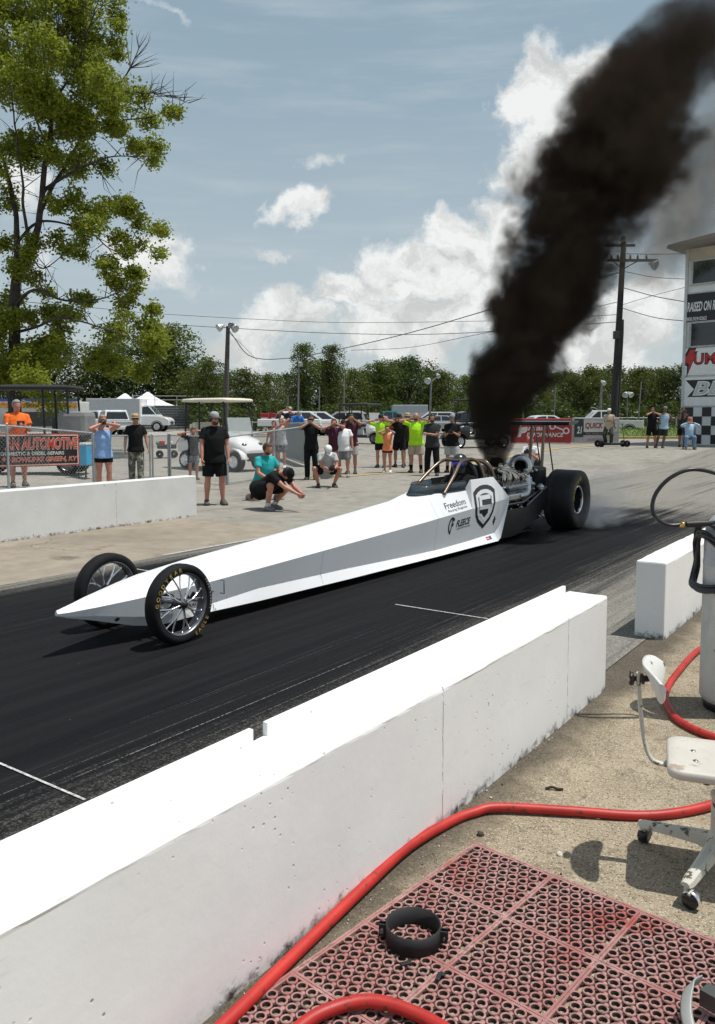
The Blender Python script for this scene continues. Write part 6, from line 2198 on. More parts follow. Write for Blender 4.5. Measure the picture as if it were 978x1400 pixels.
MATP = ST(2.851, -1.427); MATR = TRACK_ROT + R(-6.4)
mt = thing('rubber_mat', 'faded red rubber drainage mat with round holes on the concrete', 'mat', MATP, MATR)
TS = .338
cols, rows = 5, 4
mb = MB(); grid = MB()
RP = [(.0192, .0085), (.0186, .0118), (.0176, .0128), (.0142, .0130), (.0128, .0112)]
RD = [(.0128, .0112), (.0116, .0080), (.0112, .0005)]  # inner wall of each hole, takes the dark tone that paints its shade
RO = [(.0190, .0040), (.0192, .0085)]
pit = TS / 8.0
for ci in range(cols):
    for ri in range(rows):
        x0 = ci * TS; y0 = -ri * TS - .002
        for j in range(8):
            yy = y0 - (j + .55) * (TS - .004) / 8.05
            n_ = 8 if j % 2 == 0 else 7
            for i in range(n_):
                xx = x0 + (i + (.5 if j % 2 == 0 else 1.0)) * pit
                mb.lathe(RP, (xx, yy, 0), (0, 0, 1), 14); mb.lathe(RD, (xx, yy, 0), (0, 0, 1), 14, 1); mb.lathe(RO, (xx, yy, 0), (0, 0, 1), 14, 1)
                if i < n_ - 1:
                    mb.box((xx + pit / 2, yy, .0042), (pit - .034, .012, .006), 1)
                if j < 7:      # small studs between the rings
                    mb.lathe([(.0088, .002), (.0088, .0075), (.0064, .0102), (0, .0108)], (xx + pit / 2, yy - .0165, 0), (0, 0, 1), 8)
                    mb.box((xx + pit * .26, yy - .021, .0045), (.010, .020, .006), 1, rot=Matrix.Rotation(.5, 3, 'Z'))
                    mb.box((xx - pit * .26, yy - .021, .0045), (.010, .020, .006), 1, rot=Matrix.Rotation(-.5, 3, 'Z'))
for ci in range(cols + 1):
    for d in (-.0052, .0052):
        mb.box((ci * TS + d, -rows * TS / 2, .006 + .0003 * (d > 0)), (.0085, rows * TS, .0115))
for ri in range(rows + 1):
    for d in (-.0052, .0052):
        mb.box((cols * TS / 2, -ri * TS + d, .0064 + .0003 * (d > 0)), (cols * TS + .016, .0085, .0115))
o = mb.build('holed_sheet', [m_rubber_red(), mat('rubber_dirt_and_shade', (.035, .022, .018), .9, var=.3, scale=20)], mt)  # second tone: dirt in the grooves plus hole shade put into the colour
o.location.z = .001

# black clamp ring lying on the mat
cr = thing('clamp_ring', 'black steel clamp ring lying on the red mat', 'clamp', (.182, 2.545, .0135))
mb = MB()
Rr = .086
vs, fs = [], []
seg = 40
prof = [(Rr, 0), (Rr + .004, 0), (Rr + .004, .060), (Rr, .060)]
mb.lathe(prof + [prof[0]], (0, 0, 0), (0, 0, 1), seg)
mb.build('band', mat('black_band', (.010, .010, .010), .7, var=.4, scale=20), cr)
for a in (2.95, -.2):
    mb = MB()
    d = Vector((math.cos(a), math.sin(a), 0)); t_ = Vector((-d.y, d.x, 0))
    rotm = Matrix((d, t_, Vector((0, 0, 1)))).transposed()
    for q in (-.009, .009):
        mb.box(d * (Rr + .014) + t_ * q + Vector((0, 0, .030)), (.026, .005, .040), rot=rotm, bev=.002)
    mb.build('lug', M_black, cr)
    mb = MB(); mb.cyl(d * (Rr + .016) - t_ * .022 + Vector((0, 0, .03)), d * (Rr + .016) + t_ * .022 + Vector((0, 0, .03)), .004, seg=8); mb.cyl(d * (Rr + .016) + t_ * .012 + Vector((0, 0, .03)), d * (Rr + .016) + t_ * .020 + Vector((0, 0, .03)), .008, seg=6); mb.build('bolt', M_steel, cr)

# hoses
M_hose = mat('red_hose_rubber', (.40, .022, .014), .42, col2=(.52, .045, .025), scale=4, bump=.12, bscale=70)


def m_hose():
    m, k, b = new_mat('red_hose_scuffed')
    c = k.coord('Object')
    n = k.noise(c, 4.0, 5, .6); n2 = k.noise(c, 30.0, 5, .65)
    col = k.mix(k.ramp(n, .3, .7), (.34, .012, .008), (.48, .026, .016))
    col = k.mix(k.math('MULTIPLY', k.ramp(n2, .57, .68), .8), col, (.045, .02, .016))
    k.put(b.inputs['Base Color'], col); b.inputs['Roughness'].default_value = .5
    k.put(b.inputs['Normal'], k.bump(n2, .15, .003))
    return m


M_hose = m_hose()
HR = .0208
mb = MB()
hp = [(-1.05, 1.05), (-.72, 1.60), (-.372, 2.168), (-.21, 2.448), (.022, 2.829), (.198, 3.105), (.385, 3.315), (.50, 3.40), (.615, 3.435), (.921, 3.405), (1.228, 3.375), (1.50, 3.44), (1.80, 3.60), (2.4, 3.75), (3.5, 3.6), (5.0, 3.9), (7.5, 3.2)]
mb.tube(curve_pts([(x, y, HR + .001 + (.004 * math.sin(i * 1.7))) for i, (x, y) in enumerate(hp)], 8), HR, 14)
tag(mb.build('red_hose', M_hose), 'long red hose running along the barrier foot and across the concrete', 'hose')
mb = MB()
hp = [(-.40, 1.80), (-.25, 2.02), (-.152, 2.150), (-.07, 2.210), (.03, 2.232), (.128, 2.205), (.235, 2.135), (.36, 1.98), (.50, 1.7)]
zz = [HR, HR, .028, .030, .036, .034, .030, HR + .014, HR + .014]
mb.tube(curve_pts([(x, y, z_ + .004) for (x, y), z_ in zip(hp, zz)], 8), HR * .95, 14)
tag(mb.build('red_hose', M_hose), 'red hose loop cut by the bottom edge, lying over the mat corner', 'hose')
mb = MB()
hp = [(7.5, 8.2), (5.2, 7.6), (3.4, 6.7), (2.9, 6.25), (2.502, 5.87), (2.13, 5.33), (1.915, 4.96), (1.825, 4.70), (1.80, 4.45), (1.90, 4.22), (2.1, 4.1), (2.5, 4.0), (3.6, 4.2), (5.2, 4.6), (7.5, 4.5)]
mb.tube(curve_pts([(x, y, HR + .001) for x, y in hp], 8), HR, 14)
tag(mb.build('red_hose', M_hose), 'red hose curving behind the stool towards the grey cylinder', 'hose')

# grey cylinder with coiled cable
TK = Vector((2.215, 4.72, 0)); TR = .185
tk = thing('gas_cylinder', 'tall scuffed grey cylinder at the right edge with a domed top', 'gas cylinder', TK)
M_tank = m_worn_paint('tank_grey_paint', (.52, .53, .50), (.16, .14, .12), .35, .4, 10.0)
M_tanktop = m_worn_paint('tank_bare_top', (.42, .44, .46), (.20, .20, .20), .5, .32, 14.0)
mb = MB()
mb.lathe([(TR * .90, .05), (TR, .075), (TR, .09), (TR * 1.002, .86)], (0, 0, 0), (0, 0, 1), 40)
mb.build('shell', M_tank, tk)
mb = MB()
mb.lathe([(TR * 1.012, .855), (TR * 1.012, .875), (TR, .88), (TR, 1.0), (TR * .97, 1.06), (TR * .86, 1.115), (TR * .66, 1.15), (TR * .4, 1.168), (0, 1.175)], (0, 0, 0), (0, 0, 1), 40)
mb.build('domed_top', M_tanktop, tk)
mb = MB(); mb.lathe([(TR * .80, 0), (TR * .86, 0), (TR * .90, .052), (TR * .8, .06)], (0, 0, 0), (0, 0, 1), 36); mb.build('foot_ring', M_black, tk)
mb = MB(); mb.cyl((0, 0, 1.17), (0, 0, 1.25), .03, .025, 12); mb.cyl((-.05, 0, 1.235), (.06, 0, 1.235), .016, seg=10); mb.build('valve', M_brass, tk)
mb = MB(); mb.lathe([(.0, 0), (.035, 0), (.038, .01), (.038, .026), (0, .03)], (-.06, -.03, 1.235), (-.5, -.8, .3), 18); mb.build('gauge', mat('gauge_blue', (.10, .25, .50), .3), tk)
# cable coil hung on it
mb = MB()
rr = random.Random(4)
for k in range(7):
    pts = []
    ph = rr.uniform(-.1, .1); cz = .90 + rr.uniform(-.03, .03); rz_ = .17 + rr.uniform(-.03, .03); bulge = .012 + .014 * k / 7 * 2
    for i in range(30):
        a = i * math.tau / 30
        # a loop draped round the cylinder's flank
        th_ = math.pi * 1.06 + .72 * math.cos(a) * (1 + .05 * k) + ph
        z_ = cz + rz_ * math.sin(a) - .05 * math.cos(a) ** 2
        rad = TR + .016 + bulge + .02 * max(0, -math.sin(a))
        pts.append((TK.x + math.cos(th_) * rad, TK.y + math.sin(th_) * rad, z_))
    mb.tube(pts, .0105, 8, closed=True)
cable = mb.build('cable_coil', mat('black_cable', (.012, .012, .013), .35, var=.3, scale=30))
tag(cable, 'black cable coil hanging on the grey cylinder', 'cable coil')
# filler hose
fh = thing('filler_hose', 'thin black hose looping up from the grey cylinder, with a brass fitting', 'hose', TK + Vector((0, 0, 1.1)))
o_ = fh.location


def FP(px, py, Y): return A(px, py, Y) - o_


mb = MB()
mb.tube(curve_pts([FP(1030, 700, 4.5), FP(1005, 662, 4.55), FP(978, 647, 4.6), FP(945, 642, 4.6), FP(917, 653, 4.6), FP(898, 673, 4.6), FP(892, 694, 4.58), FP(899, 710, 4.56), FP(915, 718, 4.55), FP(932, 717.5, 4.55)], 8), .0115, 10)
mb.build('tube', mat('black_cable', (.012, .012, .013)), fh)
mb = MB(); mb.lathe([(0, 0), (.013, 0), (.013, .012), (.016, .014), (.016, .026), (.012, .028), (.012, .040), (0, .04)], FP(929, 717.5, 4.55), FP(940, 717, 4.55) - FP(929, 717.5, 4.55), 12); mb.build('fitting', M_brass, fh)
mb = MB(); mb.tube([FP(938.5, 716.8, 4.55), FP(952, 716.3, 4.55), FP(968, 715.5, 4.55)], [.017, .019, .016], 12); mb.tube([FP(968, 715.5, 4.55), FP(985, 714, 4.6)], .011, 8); mb.build('grip', M_black, fh)

# shop stool
SX, SY = 1.365, 2.97
stl = thing('work_stool', 'worn cream metal work stool on casters at the right edge', 'stool', (SX, SY, 0))
M_stool = m_worn_paint('stool_cream_enamel', (.56, .55, .47), (.09, .065, .045), .75, .42, 22.0)
M_seat = m_worn_paint('stool_seat_vinyl', (.60, .56, .49), (.36, .29, .23), .55, .5, 7.0)
M_stool2 = m_worn_paint('stool_back_paint', (.66, .655, .61), (.10, .07, .05), .45, .45, 16.0)
# seat: rounded square pan
mb = MB()


def rrect(hx, hy, r, n=6):
    pts = []
    for cx, cy, a0 in ((hx - r, hy - r, 0), (-hx + r, hy - r, 90), (-hx + r, -hy + r, 180), (hx - r, -hy + r, 270)):
        for i in range(n + 1):
            a = R(a0 + 90 * i / n)
            pts.append((cx + r * math.cos(a), cy + r * math.sin(a)))
    return pts


HXS, HYS = .195, .180
SR = Matrix.Rotation(R(-20), 4, 'Z')
rings_ = []
mb.M = SR
for k_, z_ in ((.90, .408), (.985, .412), (1.0, .424), (.99, .440), (.95, .446), (.80, .4445), (.5, .441), (.2, .440)):
    rings_.append([(x * k_, y * k_, z_) for x, y in rrect(HXS, HYS, .055)])
mb.loft(rings_, smooth=True)
mb.build('seat', M_seat, stl)
mb = MB(); mb.M = SR; mb.box((0, 0, .396), (.16, .16, .02), bev=.004); mb.box((-.12, 0, .395), (.16, .05, .012), bev=.003)
for (x, y) in ((-.075, .03), (-.07, -.06)):
    pass
mb.build('seat_plate', M_stool, stl)
for (x, y) in ((-.10, .045), (-.095, -.05), (.06, .0)):
    mb = MB(); mb.M = SR; mb.lathe([(0, .003), (.008, .002), (.010, 0)], (x, y, .4418), (0, 0, 1), 12); mb.build('seat_rivet', M_steel, stl)
mb = MB(); mb.M = SR; mb.cyl((-.06, -.13, .404), (-.06, -.13, .392), .012, seg=10); mb.build('seat_bolt', M_black, stl)
mb = MB(); mb.cyl((0, 0, .10), (0, 0, .30), .033, seg=20); mb.cyl((0, 0, .30), (0, 0, .40), .022, seg=16); mb.lathe([(.033, .29), (.037, .295), (.037, .31), (.022, .315)], (0, 0, 0), (0, 0, 1), 20); mb.lathe([(.033, .16), (.048, .13), (.052, .10), (.045, .085), (0, .085)], (0, 0, 0), (0, 0, 1), 20)
mb.build('column', M_stool, stl)
for k in range(4):
    a = R(136 + 90 * k)
    d = Vector((math.cos(a), math.sin(a), 0)); Ln = .315
    mb = MB()
    w_ = Vector((-d.y, d.x, 0))
    rings_ = []
    for f, zt, zb, hw in ((.05, .150, .085, .032), (.25, .140, .095, .029), (.6, .118, .086, .025), (.92, .100, .076, .023), (1.0, .094, .078, .018)):
        c = d * Ln * f
        rings_.append([c + w_ * hw + Vector((0, 0, zb)), c + w_ * hw * .8 + Vector((0, 0, zt - .006)), c + w_ * hw * .4 + Vector((0, 0, zt)), c - w_ * hw * .4 + Vector((0, 0, zt)), c - w_ * hw * .8 + Vector((0, 0, zt - .006)), c - w_ * hw + Vector((0, 0, zb))])
    mb.loft(rings_, smooth=False)
    mb.build('leg', M_stool, stl)
    mb = MB(); p_ = d * Ln * .96
    mb.cyl(p_ + Vector((0, 0, .085)), p_ + Vector((0, 0, .060)), .009, seg=10)
    cdir = Vector((.8, .6, 0)) if k != 1 else Vector((.75, -.66, 0))
    ax_ = Vector((-cdir.y, cdir.x, 0)); wc = p_ + cdir * .016 + Vector((0, 0, .0300))
    mb.tube([wc + ax_ * .020 + Vector((0, 0, .028)), wc + Vector((0, 0, .036)), wc - ax_ * .020 + Vector((0, 0, .028))], .006, 8)
    c_ = mb.build('caster', M_stool, stl)
    mb = MB(); mb.lathe([(0, -.017), (.024, -.017), (.0285, -.012), (.030, -.004), (.030, .004), (.0285, .012), (.024, .017), (0, .017)], wc, ax_, 24); mb.build('caster_wheel', M_blackgloss, c_)
    mb = MB()      # bright hood over the upper half of the wheel
    for q in (-.013, .013):
        pass
    hood = []
    for i in range(9):
        t = R(20 + 140 * i / 8 - 30)
        c2 = wc + (cdir * math.cos(t) + Vector((0, 0, 1)) * math.sin(t)) * .0325
        hood.append([c2 + ax_ * .016, c2 - ax_ * .016, c2 - ax_ * .016 + (c2 - wc) * .05, c2 + ax_ * .016 + (c2 - wc) * .05])
    mb.loft(hood, smooth=True); mb.build('caster_hood', M_chrome, c_)
# back support: flat steel strap, curved rest, knob
mb = MB(); mb.M = SR
st_ = curve_pts([(-.10, 0, .394), (-.215, .0, .393), (-.250, 0, .408), (-.272, 0, .455), (-.290, 0, .56), (-.303, 0, .69), (-.305, 0, .74)], 7)
mb.tube(st_, [(.016, .0085)] * len(st_), 8, flat=(0, 1, 0))
mb.build('back_strap', M_stool, stl)
mb = MB(); mb.M = SR
bc = Vector((-.262, 0, .715)); tilt = R(24)
nx = Vector((math.cos(tilt), 0, math.sin(tilt))); nz_ = Vector((-math.sin(tilt), 0, math.cos(tilt)))
rings_ = []
ny = 15
front, back = [], []
for i in range(ny):
    y = -.155 + .31 * i / (ny - 1)
    hh = .078 * math.sqrt(max(.05, 1 - (abs(y) / .158) ** 3.2))
    cv = .035 * (y / .155) ** 2
    ring = []
    for j in range(12):
        a = j * math.tau / 12
        zz_ = math.sin(a) * hh; th_ = math.cos(a) * .012
        ring.append(bc + nz_ * zz_ + nx * (cv + th_ + .012 * (1 - (zz_ / .08) ** 2)) + Vector((0, y, 0)))
    rings_.append(ring)
mb.loft(rings_, smooth=True)
mb.build('backrest', M_stool2, stl)
mb = MB(); mb.M = SR; mb.lathe([(0, .0), (.020, 0), (.022, .010), (.012, .014), (.012, .03), (0, .03)], (-.296, 0, .715), (1, 0, .2), 16); mb.lathe([(0, 0), (.024, .0), (.026, .006), (.026, .012), (.020, .014), (.010, .018), (.010, .024), (0, .024)], (-.336, 0, .713), (1, 0, .1), 16)
for k in range(5):
    a = k * math.tau / 5
    mb.ell((-.331, math.cos(a) * .021, .713 + math.sin(a) * .021), .009, 8, 6)
mb.build('knob', mat('dark_knob', (.03, .016, .012), .4), stl)

# grey metal bracket in the lower right corner
br = thing('metal_bracket', 'grey steel bracket poking into the lower right corner', 'bracket', (1.02, 2.24, .012))
mb = MB()
arm = curve_pts([(-.115, -.19, .02), (-.11, -.10, .06), (-.075, -.03, .085), (-.03, .0, .09)], 6)
mb.tube(arm, [(.017, .004)] * len(arm), 8, flat=(.8, .3, .5))
mb.build('curved_arm', m_worn_paint('bracket_grey', (.30, .31, .29), (.08, .075, .07), .3, .4, 25.0), br)
mb = MB()
d_ = Vector((.10, -.12, -.02)); mb.box(Vector((-.03, .0, .085)) + d_ * .62, (.045, .17, .008), rot=Matrix.Rotation(.69, 3, 'Z'), bev=.002)
mb.box(Vector((-.05, -.012, .065)) + d_ * .62, (.008, .165, .05), rot=Matrix.Rotation(.69, 3, 'Z'), bev=.002)
mb.build('channel', mat('bracket_dark', (.08, .085, .08), .45, .3), br)
mb = MB(); mb.box((.13, -.12, .06), (.12, .2, .12), rot=Matrix.Rotation(.5, 3, 'Z'), bev=.02); mb.build('base_block', mat('bracket_dark', (.08, .085, .08)), br)

# crumbs of concrete, twigs
mb = MB()
rr = random.Random(12)
for i in range(420):
    t = rr.uniform(-1.6, .6); s_ = rr.uniform(1.2, 6.4)
    if rr.random() < .45: t = -1.62 + abs(rr.gauss(0, .05)); s_ = rr.uniform(1.2, 5.0)
    P = ST(s_, t)
    r_ = rr.uniform(.001, .0032) if rr.random() < .95 else rr.uniform(.0035, .007)
    n_ = Vector((rr.gauss(0, 1), rr.gauss(0, 1), rr.gauss(0, 1))).normalized()
    mb.ell((P.x, P.y, r_ * .5), (r_ * rr.uniform(.8, 1.5), r_, r_ * .7), 6, 4, 0 if rr.random() < .55 else 1, rot=Matrix.Rotation(rr.uniform(0, 3), 3, n_))
tag(mb.build('grit', [mat('grit_pale', (.45, .42, .36), .9), mat('grit_dark', (.06, .05, .04), .9)]), 'loose grit and paint crumbs on the concrete', 'grit', kind='stuff')
for (px, py, r_, lab, m_) in ((765, 1169, .012, 'small pale stone on the concrete above the mat', mat('stone_pale', (.50, .47, .41), .9, var=.2, scale=60)),
                              (657, 1142, .015, 'dark lump of dirt beside the mat corner', mat('stone_dark', (.05, .04, .03), .95, var=.3, scale=60)),
                              (818, 1119, .010, 'white chip under the red hose by the stool', mat('stone_pale', (.5, .47, .41)))):
    P = G(px, py); bm = bmesh.new(); bmesh.ops.create_icosphere(bm, subdivisions=2, radius=r_)
    for v in bm.verts: v.co += v.co * .45 * mnoise.noise(v.co * (1.3 / r_) + Vector((px, 0, 0))); v.co.z = max(-r_ * .4, v.co.z * .7)
    mb = MB(); bm.verts.index_update(); mb.add([v.co + Vector((0, 0, r_ * .38)) for v in bm.verts], [[v.index for v in f.verts] for f in bm.faces]); bm.free()
    o = mb.build('stone', m_); o.location = P; tag(o, lab, 'stone')
mb = MB(); P = G(746, 1080); mb.tube(curve_pts([(0, 0, .006), (.03, .004, .012), (.055, -.008, .008), (.08, -.004, .006)], 5), [.006] * 15 + [.004], 6)
o = mb.build('twig', mat('twig_brown', (.03, .022, .015), .9)); o.location = P; tag(o, 'short dark twig on the concrete above the red hose', 'twig')
# loose strip of dark rubber on the mat
for (px, py, a, lab) in ((555, 1318, .3, 'dark torn rubber scrap on the mat below the clamp ring'), (600, 1336, 1.2, 'torn rubber scrap near the mat seam')):
    P = G(px, py, .0145); mb = MB()
    mb.box((0, 0, .003), (.035, .014, .005), rot=Matrix.Rotation(a, 3, 'Z'), bev=.002); mb.box((.012, .010, .0035), (.018, .012, .005), rot=Matrix.Rotation(a + .9, 3, 'Z'), bev=.002)
    o = mb.build('rubber_scrap', M_black); o.location = P; tag(o, lab, 'scrap')
# ------------------------------------------------------------------ fences
def chain_fabric(mb, p, q, hp, hq, z0=.03, step=.085, r=.0024):
    """woven wire between two posts; p, q on the ground, hp / hq the fabric heights"""
    L = (q - p).length; d = (q - p) / L
    H = max(hp, hq)

    def pt(a, z):
        a = min(max(a, 0), L)
        return p + d * a + Vector((0, 0, z))

    n = int((L + H) / step)
    for i in range(n + 1):
        for sgn in (1, -1):
            a0 = i * step - (H if sgn > 0 else 0)
            pts = []
            za, zb = z0, H
            a1 = a0 + (zb - za) * sgn if sgn > 0 else i * step - (zb - za)
            if sgn < 0: a0 = i * step
            # clip to the panel
            t0, t1 = 0.0, 1.0
            da = a1 - a0
            if abs(da) < 1e-9: continue
            lo, hi = sorted(((0 - a0) / da, (L - a0) / da))
            t0 = max(t0, lo); t1 = min(t1, hi)
            if t1 - t0 < .02: continue
            e = []
            for t in (t0, t1):
                a = a0 + da * t; z = za + (zb - za) * t
                z = min(z, hp + (hq - hp) * a / L)
                e.append(pt(a, z) + Vector((d.y, -d.x, 0)) * (.002 * sgn))
            mb.tube(e, r, 3, caps=False, smooth=False)


def fence(name, label, pts, post_r=.028, fabric=True, group=None):
    """pts: (ground point, height)"""
    o0 = Vector(pts[0][0])
    T = thing(name, label, 'fence', o0, 0, group)
    P = [Vector(p) - o0 for p, h in pts]; Hh = [h for p, h in pts]
    for p, h in zip(P, Hh):
        mb = MB(); mb.tube([p + Vector((0, 0, -.1)), p + Vector((0, 0, h + .02))], post_r, 8); mb.ell(p + Vector((0, 0, h + .02)), post_r * 1.15, 8, 5); mb.build('post', M_galv, T)
    for i in range(len(P) - 1):
        mb = MB(); mb.tube([P[i] + Vector((0, 0, Hh[i] - .01)), P[i + 1] + Vector((0, 0, Hh[i + 1] - .01))], .021, 8); mb.build('top_rail', M_galv, T)
        if fabric:
            mb = MB(); chain_fabric(mb, P[i], P[i + 1], Hh[i] - .02, Hh[i + 1] - .02); mb.build('wire_mesh', M_galv, T, recalc=False)
    return T


def gp3(px, Y):
    q = A(px, 569, Y); return gz(q.x, q.y)


def htop(px, py, Y):
    q = A(px, py, Y); return q.z - terrain(q.x, q.y)


FL = [(-190, 577, 14.2), (-95, 578.5, 15.2), (9, 581.5, 16.3), (126, 591.5, 18.4)]
fence('chain_link_fence', 'chain link fence carrying the automotive repair sign at left', [(gp3(x, Y), htop(x, y, Y)) for x, y, Y in FL])
gA, gB = G(206, 653.6), G(231, 652)
fence('chain_link_fence', 'chain link fence between the blue tank top woman and the double gate posts', [(gp3(128.5, 18.5), 1.27), (gA, htop(206, 595.5, gA.y))])
fence('chain_link_gate', 'narrow chain link gate with twin posts right of the straw hat man', [(G(209.5, 653.6), htop(209, 595.5, gA.y)), (gB, htop(231, 594.5, gB.y))])
gC = G(309, 663); gD = G(353, 657)
fence('chain_link_fence', 'chain link fence behind the black polo man, in front of the golf cart', [(G(233.5, 652), htop(233, 594.5, gB.y)), (gC, htop(309, 597, gC.y))])
gE = Vector((-1.29, 24.5, 0)); mid_ = (gC + gE) / 2
fence('chain_link_fence', 'chain link fence rising to the right past the white golf cart front', [(G(311.5, 663), htop(311, 597, gC.y)), (mid_, 1.33), (gE, htop(430, 581, gE.y))])
# screened gate leaf
sA, sB = gz(-2.71, 30.2), gz(-1.62, 27.4)
T = thing('screened_gate', 'gate leaf covered with grey privacy screen behind the crowd', 'gate', sA)
d_ = sB - sA; hA = htop(390, 579, 30.2); hB = htop(428, 578, 27.4)
mb = MB()
for p, h in ((Vector(), hA), (d_, hB)): mb.tube([p, p + Vector((0, 0, h))], .028, 8)
mb.tube([Vector((0, 0, hA)), d_ + Vector((0, 0, hB))], .022, 8); mb.tube([Vector((0, 0, .08)), d_ + Vector((0, 0, .06))], .022, 8)
mb.build('frame', M_galv, T)
mb = MB(); n_ = Vector((-d_.y, d_.x, 0)).normalized() * .008
rows_ = []
for i in range(9):
    q = d_ * (i / 8); h = hA + (hB - hA) * i / 8; sag = .02 * math.sin(i * 2.1)
    rows_.append([q + n_ * (1 + sag * 20) + Vector((0, 0, .10)), q + n_ * (1 + sag * 20) + Vector((0, 0, h - .03)), q + n_ * (-.2 + sag * 20) + Vector((0, 0, h - .03)), q + n_ * (-.2 + sag * 20) + Vector((0, 0, .10))])
mb.loft(rows_); mb.build('privacy_screen', cloth('screen_grey', (.24, .275, .29), .08), T)
# low pipe rail across the lot in front of the parked cars
fence('pipe_rail', 'low pipe rail across the lot behind the screened gate', [(gp3(345, 44), htop(345, 577, 44)), (gp3(400, 44), htop(400, 578, 44)), (gp3(470, 44), htop(470, 578, 44)), (gp3(560, 44), htop(560, 578, 44)), (gp3(650, 44), htop(650, 578, 44))], .03, False)
fence('guard_fence', 'dark guard fence before the grass bank left of the tower', [(gp3(838, 64), htop(838, 571, 64)), (gp3(880, 64), htop(880, 571, 64)), (gp3(925, 64), htop(925, 571, 64)), (gp3(970, 64), htop(970, 571, 64))], .05, True)

# sign on the left fence
pL, pR = gp3(-66, 15.6), gp3(102, 18.0)
T = thing('fence_banner', 'black banner with red bordered automotive lettering on the left fence', 'sign', pL)
d_ = pR - pL; L_ = Vector((d_.x, d_.y, 0)).length; ex = Vector((d_.x, d_.y, 0)).normalized(); nrm = Vector((ex.y, -ex.x, 0)) * .13
zt0, zb0 = A(-62, 593, 15.6).z - pL.z, A(-62, 641, 15.6).z - pL.z
zt1, zb1 = A(107, 592.5, 18.02).z - pL.z, A(107, 635.5, 18.02).z - pL.z


def BP(a, f):      # along, up (0..1)
    t = a / L_
    zt = zt0 + (zt1 - zt0) * t; zb = zb0 + (zb1 - zb0) * t
    return ex * a + nrm + Vector((0, 0, zb + (zt - zb) * f))


def slab(mb, a0, f0, a1, f1, lift, mi=0, th=.012):
    n2 = nrm.normalized()
    c = [BP(a0, f0), BP(a1, f0), BP(a1, f1), BP(a0, f1)]
    mb.loft([[p + n2 * lift for p in c], [p + n2 * (lift - th) for p in c]], mi)


mb = MB(); slab(mb, 0, 0, L_, 1, 0); mb.build('panel', mat('banner_red', (.40, .045, .03), .6), T)
mb = MB(); slab(mb, .03, .035, L_ - .03, .965, .004, th=.006); mb.build('border', mat('banner_cream', (.62, .45, .36), .6), T)
mb = MB(); slab(mb, .06, .075, L_ - .06, .925, .008, th=.006); mb.build('field', M_signblack, T)


def banner_text(mb, body, a0, a1, f0, f1, mi, lift, **kw):
    vs, fs = text_geo(body, a1 - a0, 1.0, **kw)
    n2 = nrm.normalized()
    mb.add([BP((a0 + a1) / 2 + x, (f0 + f1) / 2 + y * (f1 - f0)) + n2 * lift for x, y in vs], fs, mi)


def ba(px):   # distance along the banner at a photo column
    t = 0
    for _ in range(40):
        p = pL + d_ * t
        e = A(px, 569, 1); s = (p.x / p.y - e.x)
        t -= s * .5 * 6
        t = min(1.2, max(-.2, t))
    return t * L_


lo_, hi_ = -.2, 1.2
def ba(px):
    lo, hi = -.2, 1.2
    for _ in range(40):
        m_ = (lo + hi) / 2; p = pL + d_ * m_
        if 489 + F_PX * p.x / p.y < px: lo = m_
        else: hi = m_
    return lo * L_


mb = MB()
banner_text(mb, 'AN AUTOMOTIVE', ba(2) - .02, ba(101.5), .50, .89, 0, .0095, bold=.055, shear=.1)
banner_text(mb, 'AN AUTOMOTIVE', ba(2), ba(101), .52, .87, 1, .0115, bold=.015, shear=.1)
banner_text(mb, 'DOMESTIC & DIESEL REPAIRS', ba(-5), ba(82), .345, .455, 2, .0095, bold=.02)
banner_text(mb, '9 / BOWLING GREEN, KY', ba(-4), ba(100.5), .11, .295, 0, .0095, bold=.05, shear=.2)
banner_text(mb, '9 / BOWLING GREEN, KY', ba(-4), ba(100), .12, .285, 1, .0115, bold=.012, shear=.2)
mb.build('lettering', [mat('banner_letter_edge', (.58, .42, .32), .6), mat('banner_letter_red', (.50, .05, .035), .6), mat('banner_letter_white', (.6, .58, .55), .6)], T)


# ------------------------------------------------------------------ sign walls on the far side of the pad
def sign_wall(name, label, px0, px1, pyt, pyb, Y, th, base):
    p = gp3(px0, Y); q = gp3(px1, Y)
    T = thing(name, label, 'sign wall', p)
    L = (q - p).x; zt = A(px0, pyt, Y).z - p.z; zb = max(.0, A(px0, pyb, Y).z - p.z)
    return T, L, zb, zt


T, L, zb, zt = sign_wall('sign_wall', 'red sign wall with white performance lettering behind the rear wing', 701, 783, 572, 605.5, 41, .5, None)
mb = MB(); mb.box((L / 2, .3, (zt + zb) / 2), (L, .55, zt - zb), bev=.06); mb.build('block', mat('signwall_red', (.33, .022, .028), .45, var=.1), T)
mb = MB(); mb.box((L / 2, .012, zt - .10), (L - .12, .02, .03)); mb.build('top_band', mat('band_dark', (.06, .01, .012), .5), T)
mb = MB()
put_text(mb, 'Lamar', (L * .33, .02, zt - .47), EX, EZ, L * .46, .26, 0, .004, shear=.2, bold=.03)
put_text(mb, 'P', (L * .17, .02, zt - .68), EX, EZ, L * .16, .50, 0, .006, shear=.15, bold=.05)
put_text(mb, 'ERFORMANCE', (L * .55, .02, zt - .82), EX, EZ, L * .62, .22, 0, .004, shear=.2, bold=.03)
rod = []
mb.M = Matrix.Identity(4)
for (cx, cz, r0) in ((L * .67, zt - .40, .16), (L * .90, zt - .62, .17)):
    ring0 = [(math.cos(i * math.tau / 18) * r0, math.sin(i * math.tau / 18) * r0) for i in range(18)]
    n = 18
    mb.add([(cx + a, .012, cz + b_) for a, b_ in ring0] + [(cx + a * .6, .012, cz + b_ * .6) for a, b_ in ring0], [(i, (i + 1) % n, n + (i + 1) % n, n + i) for i in range(n)], 0)
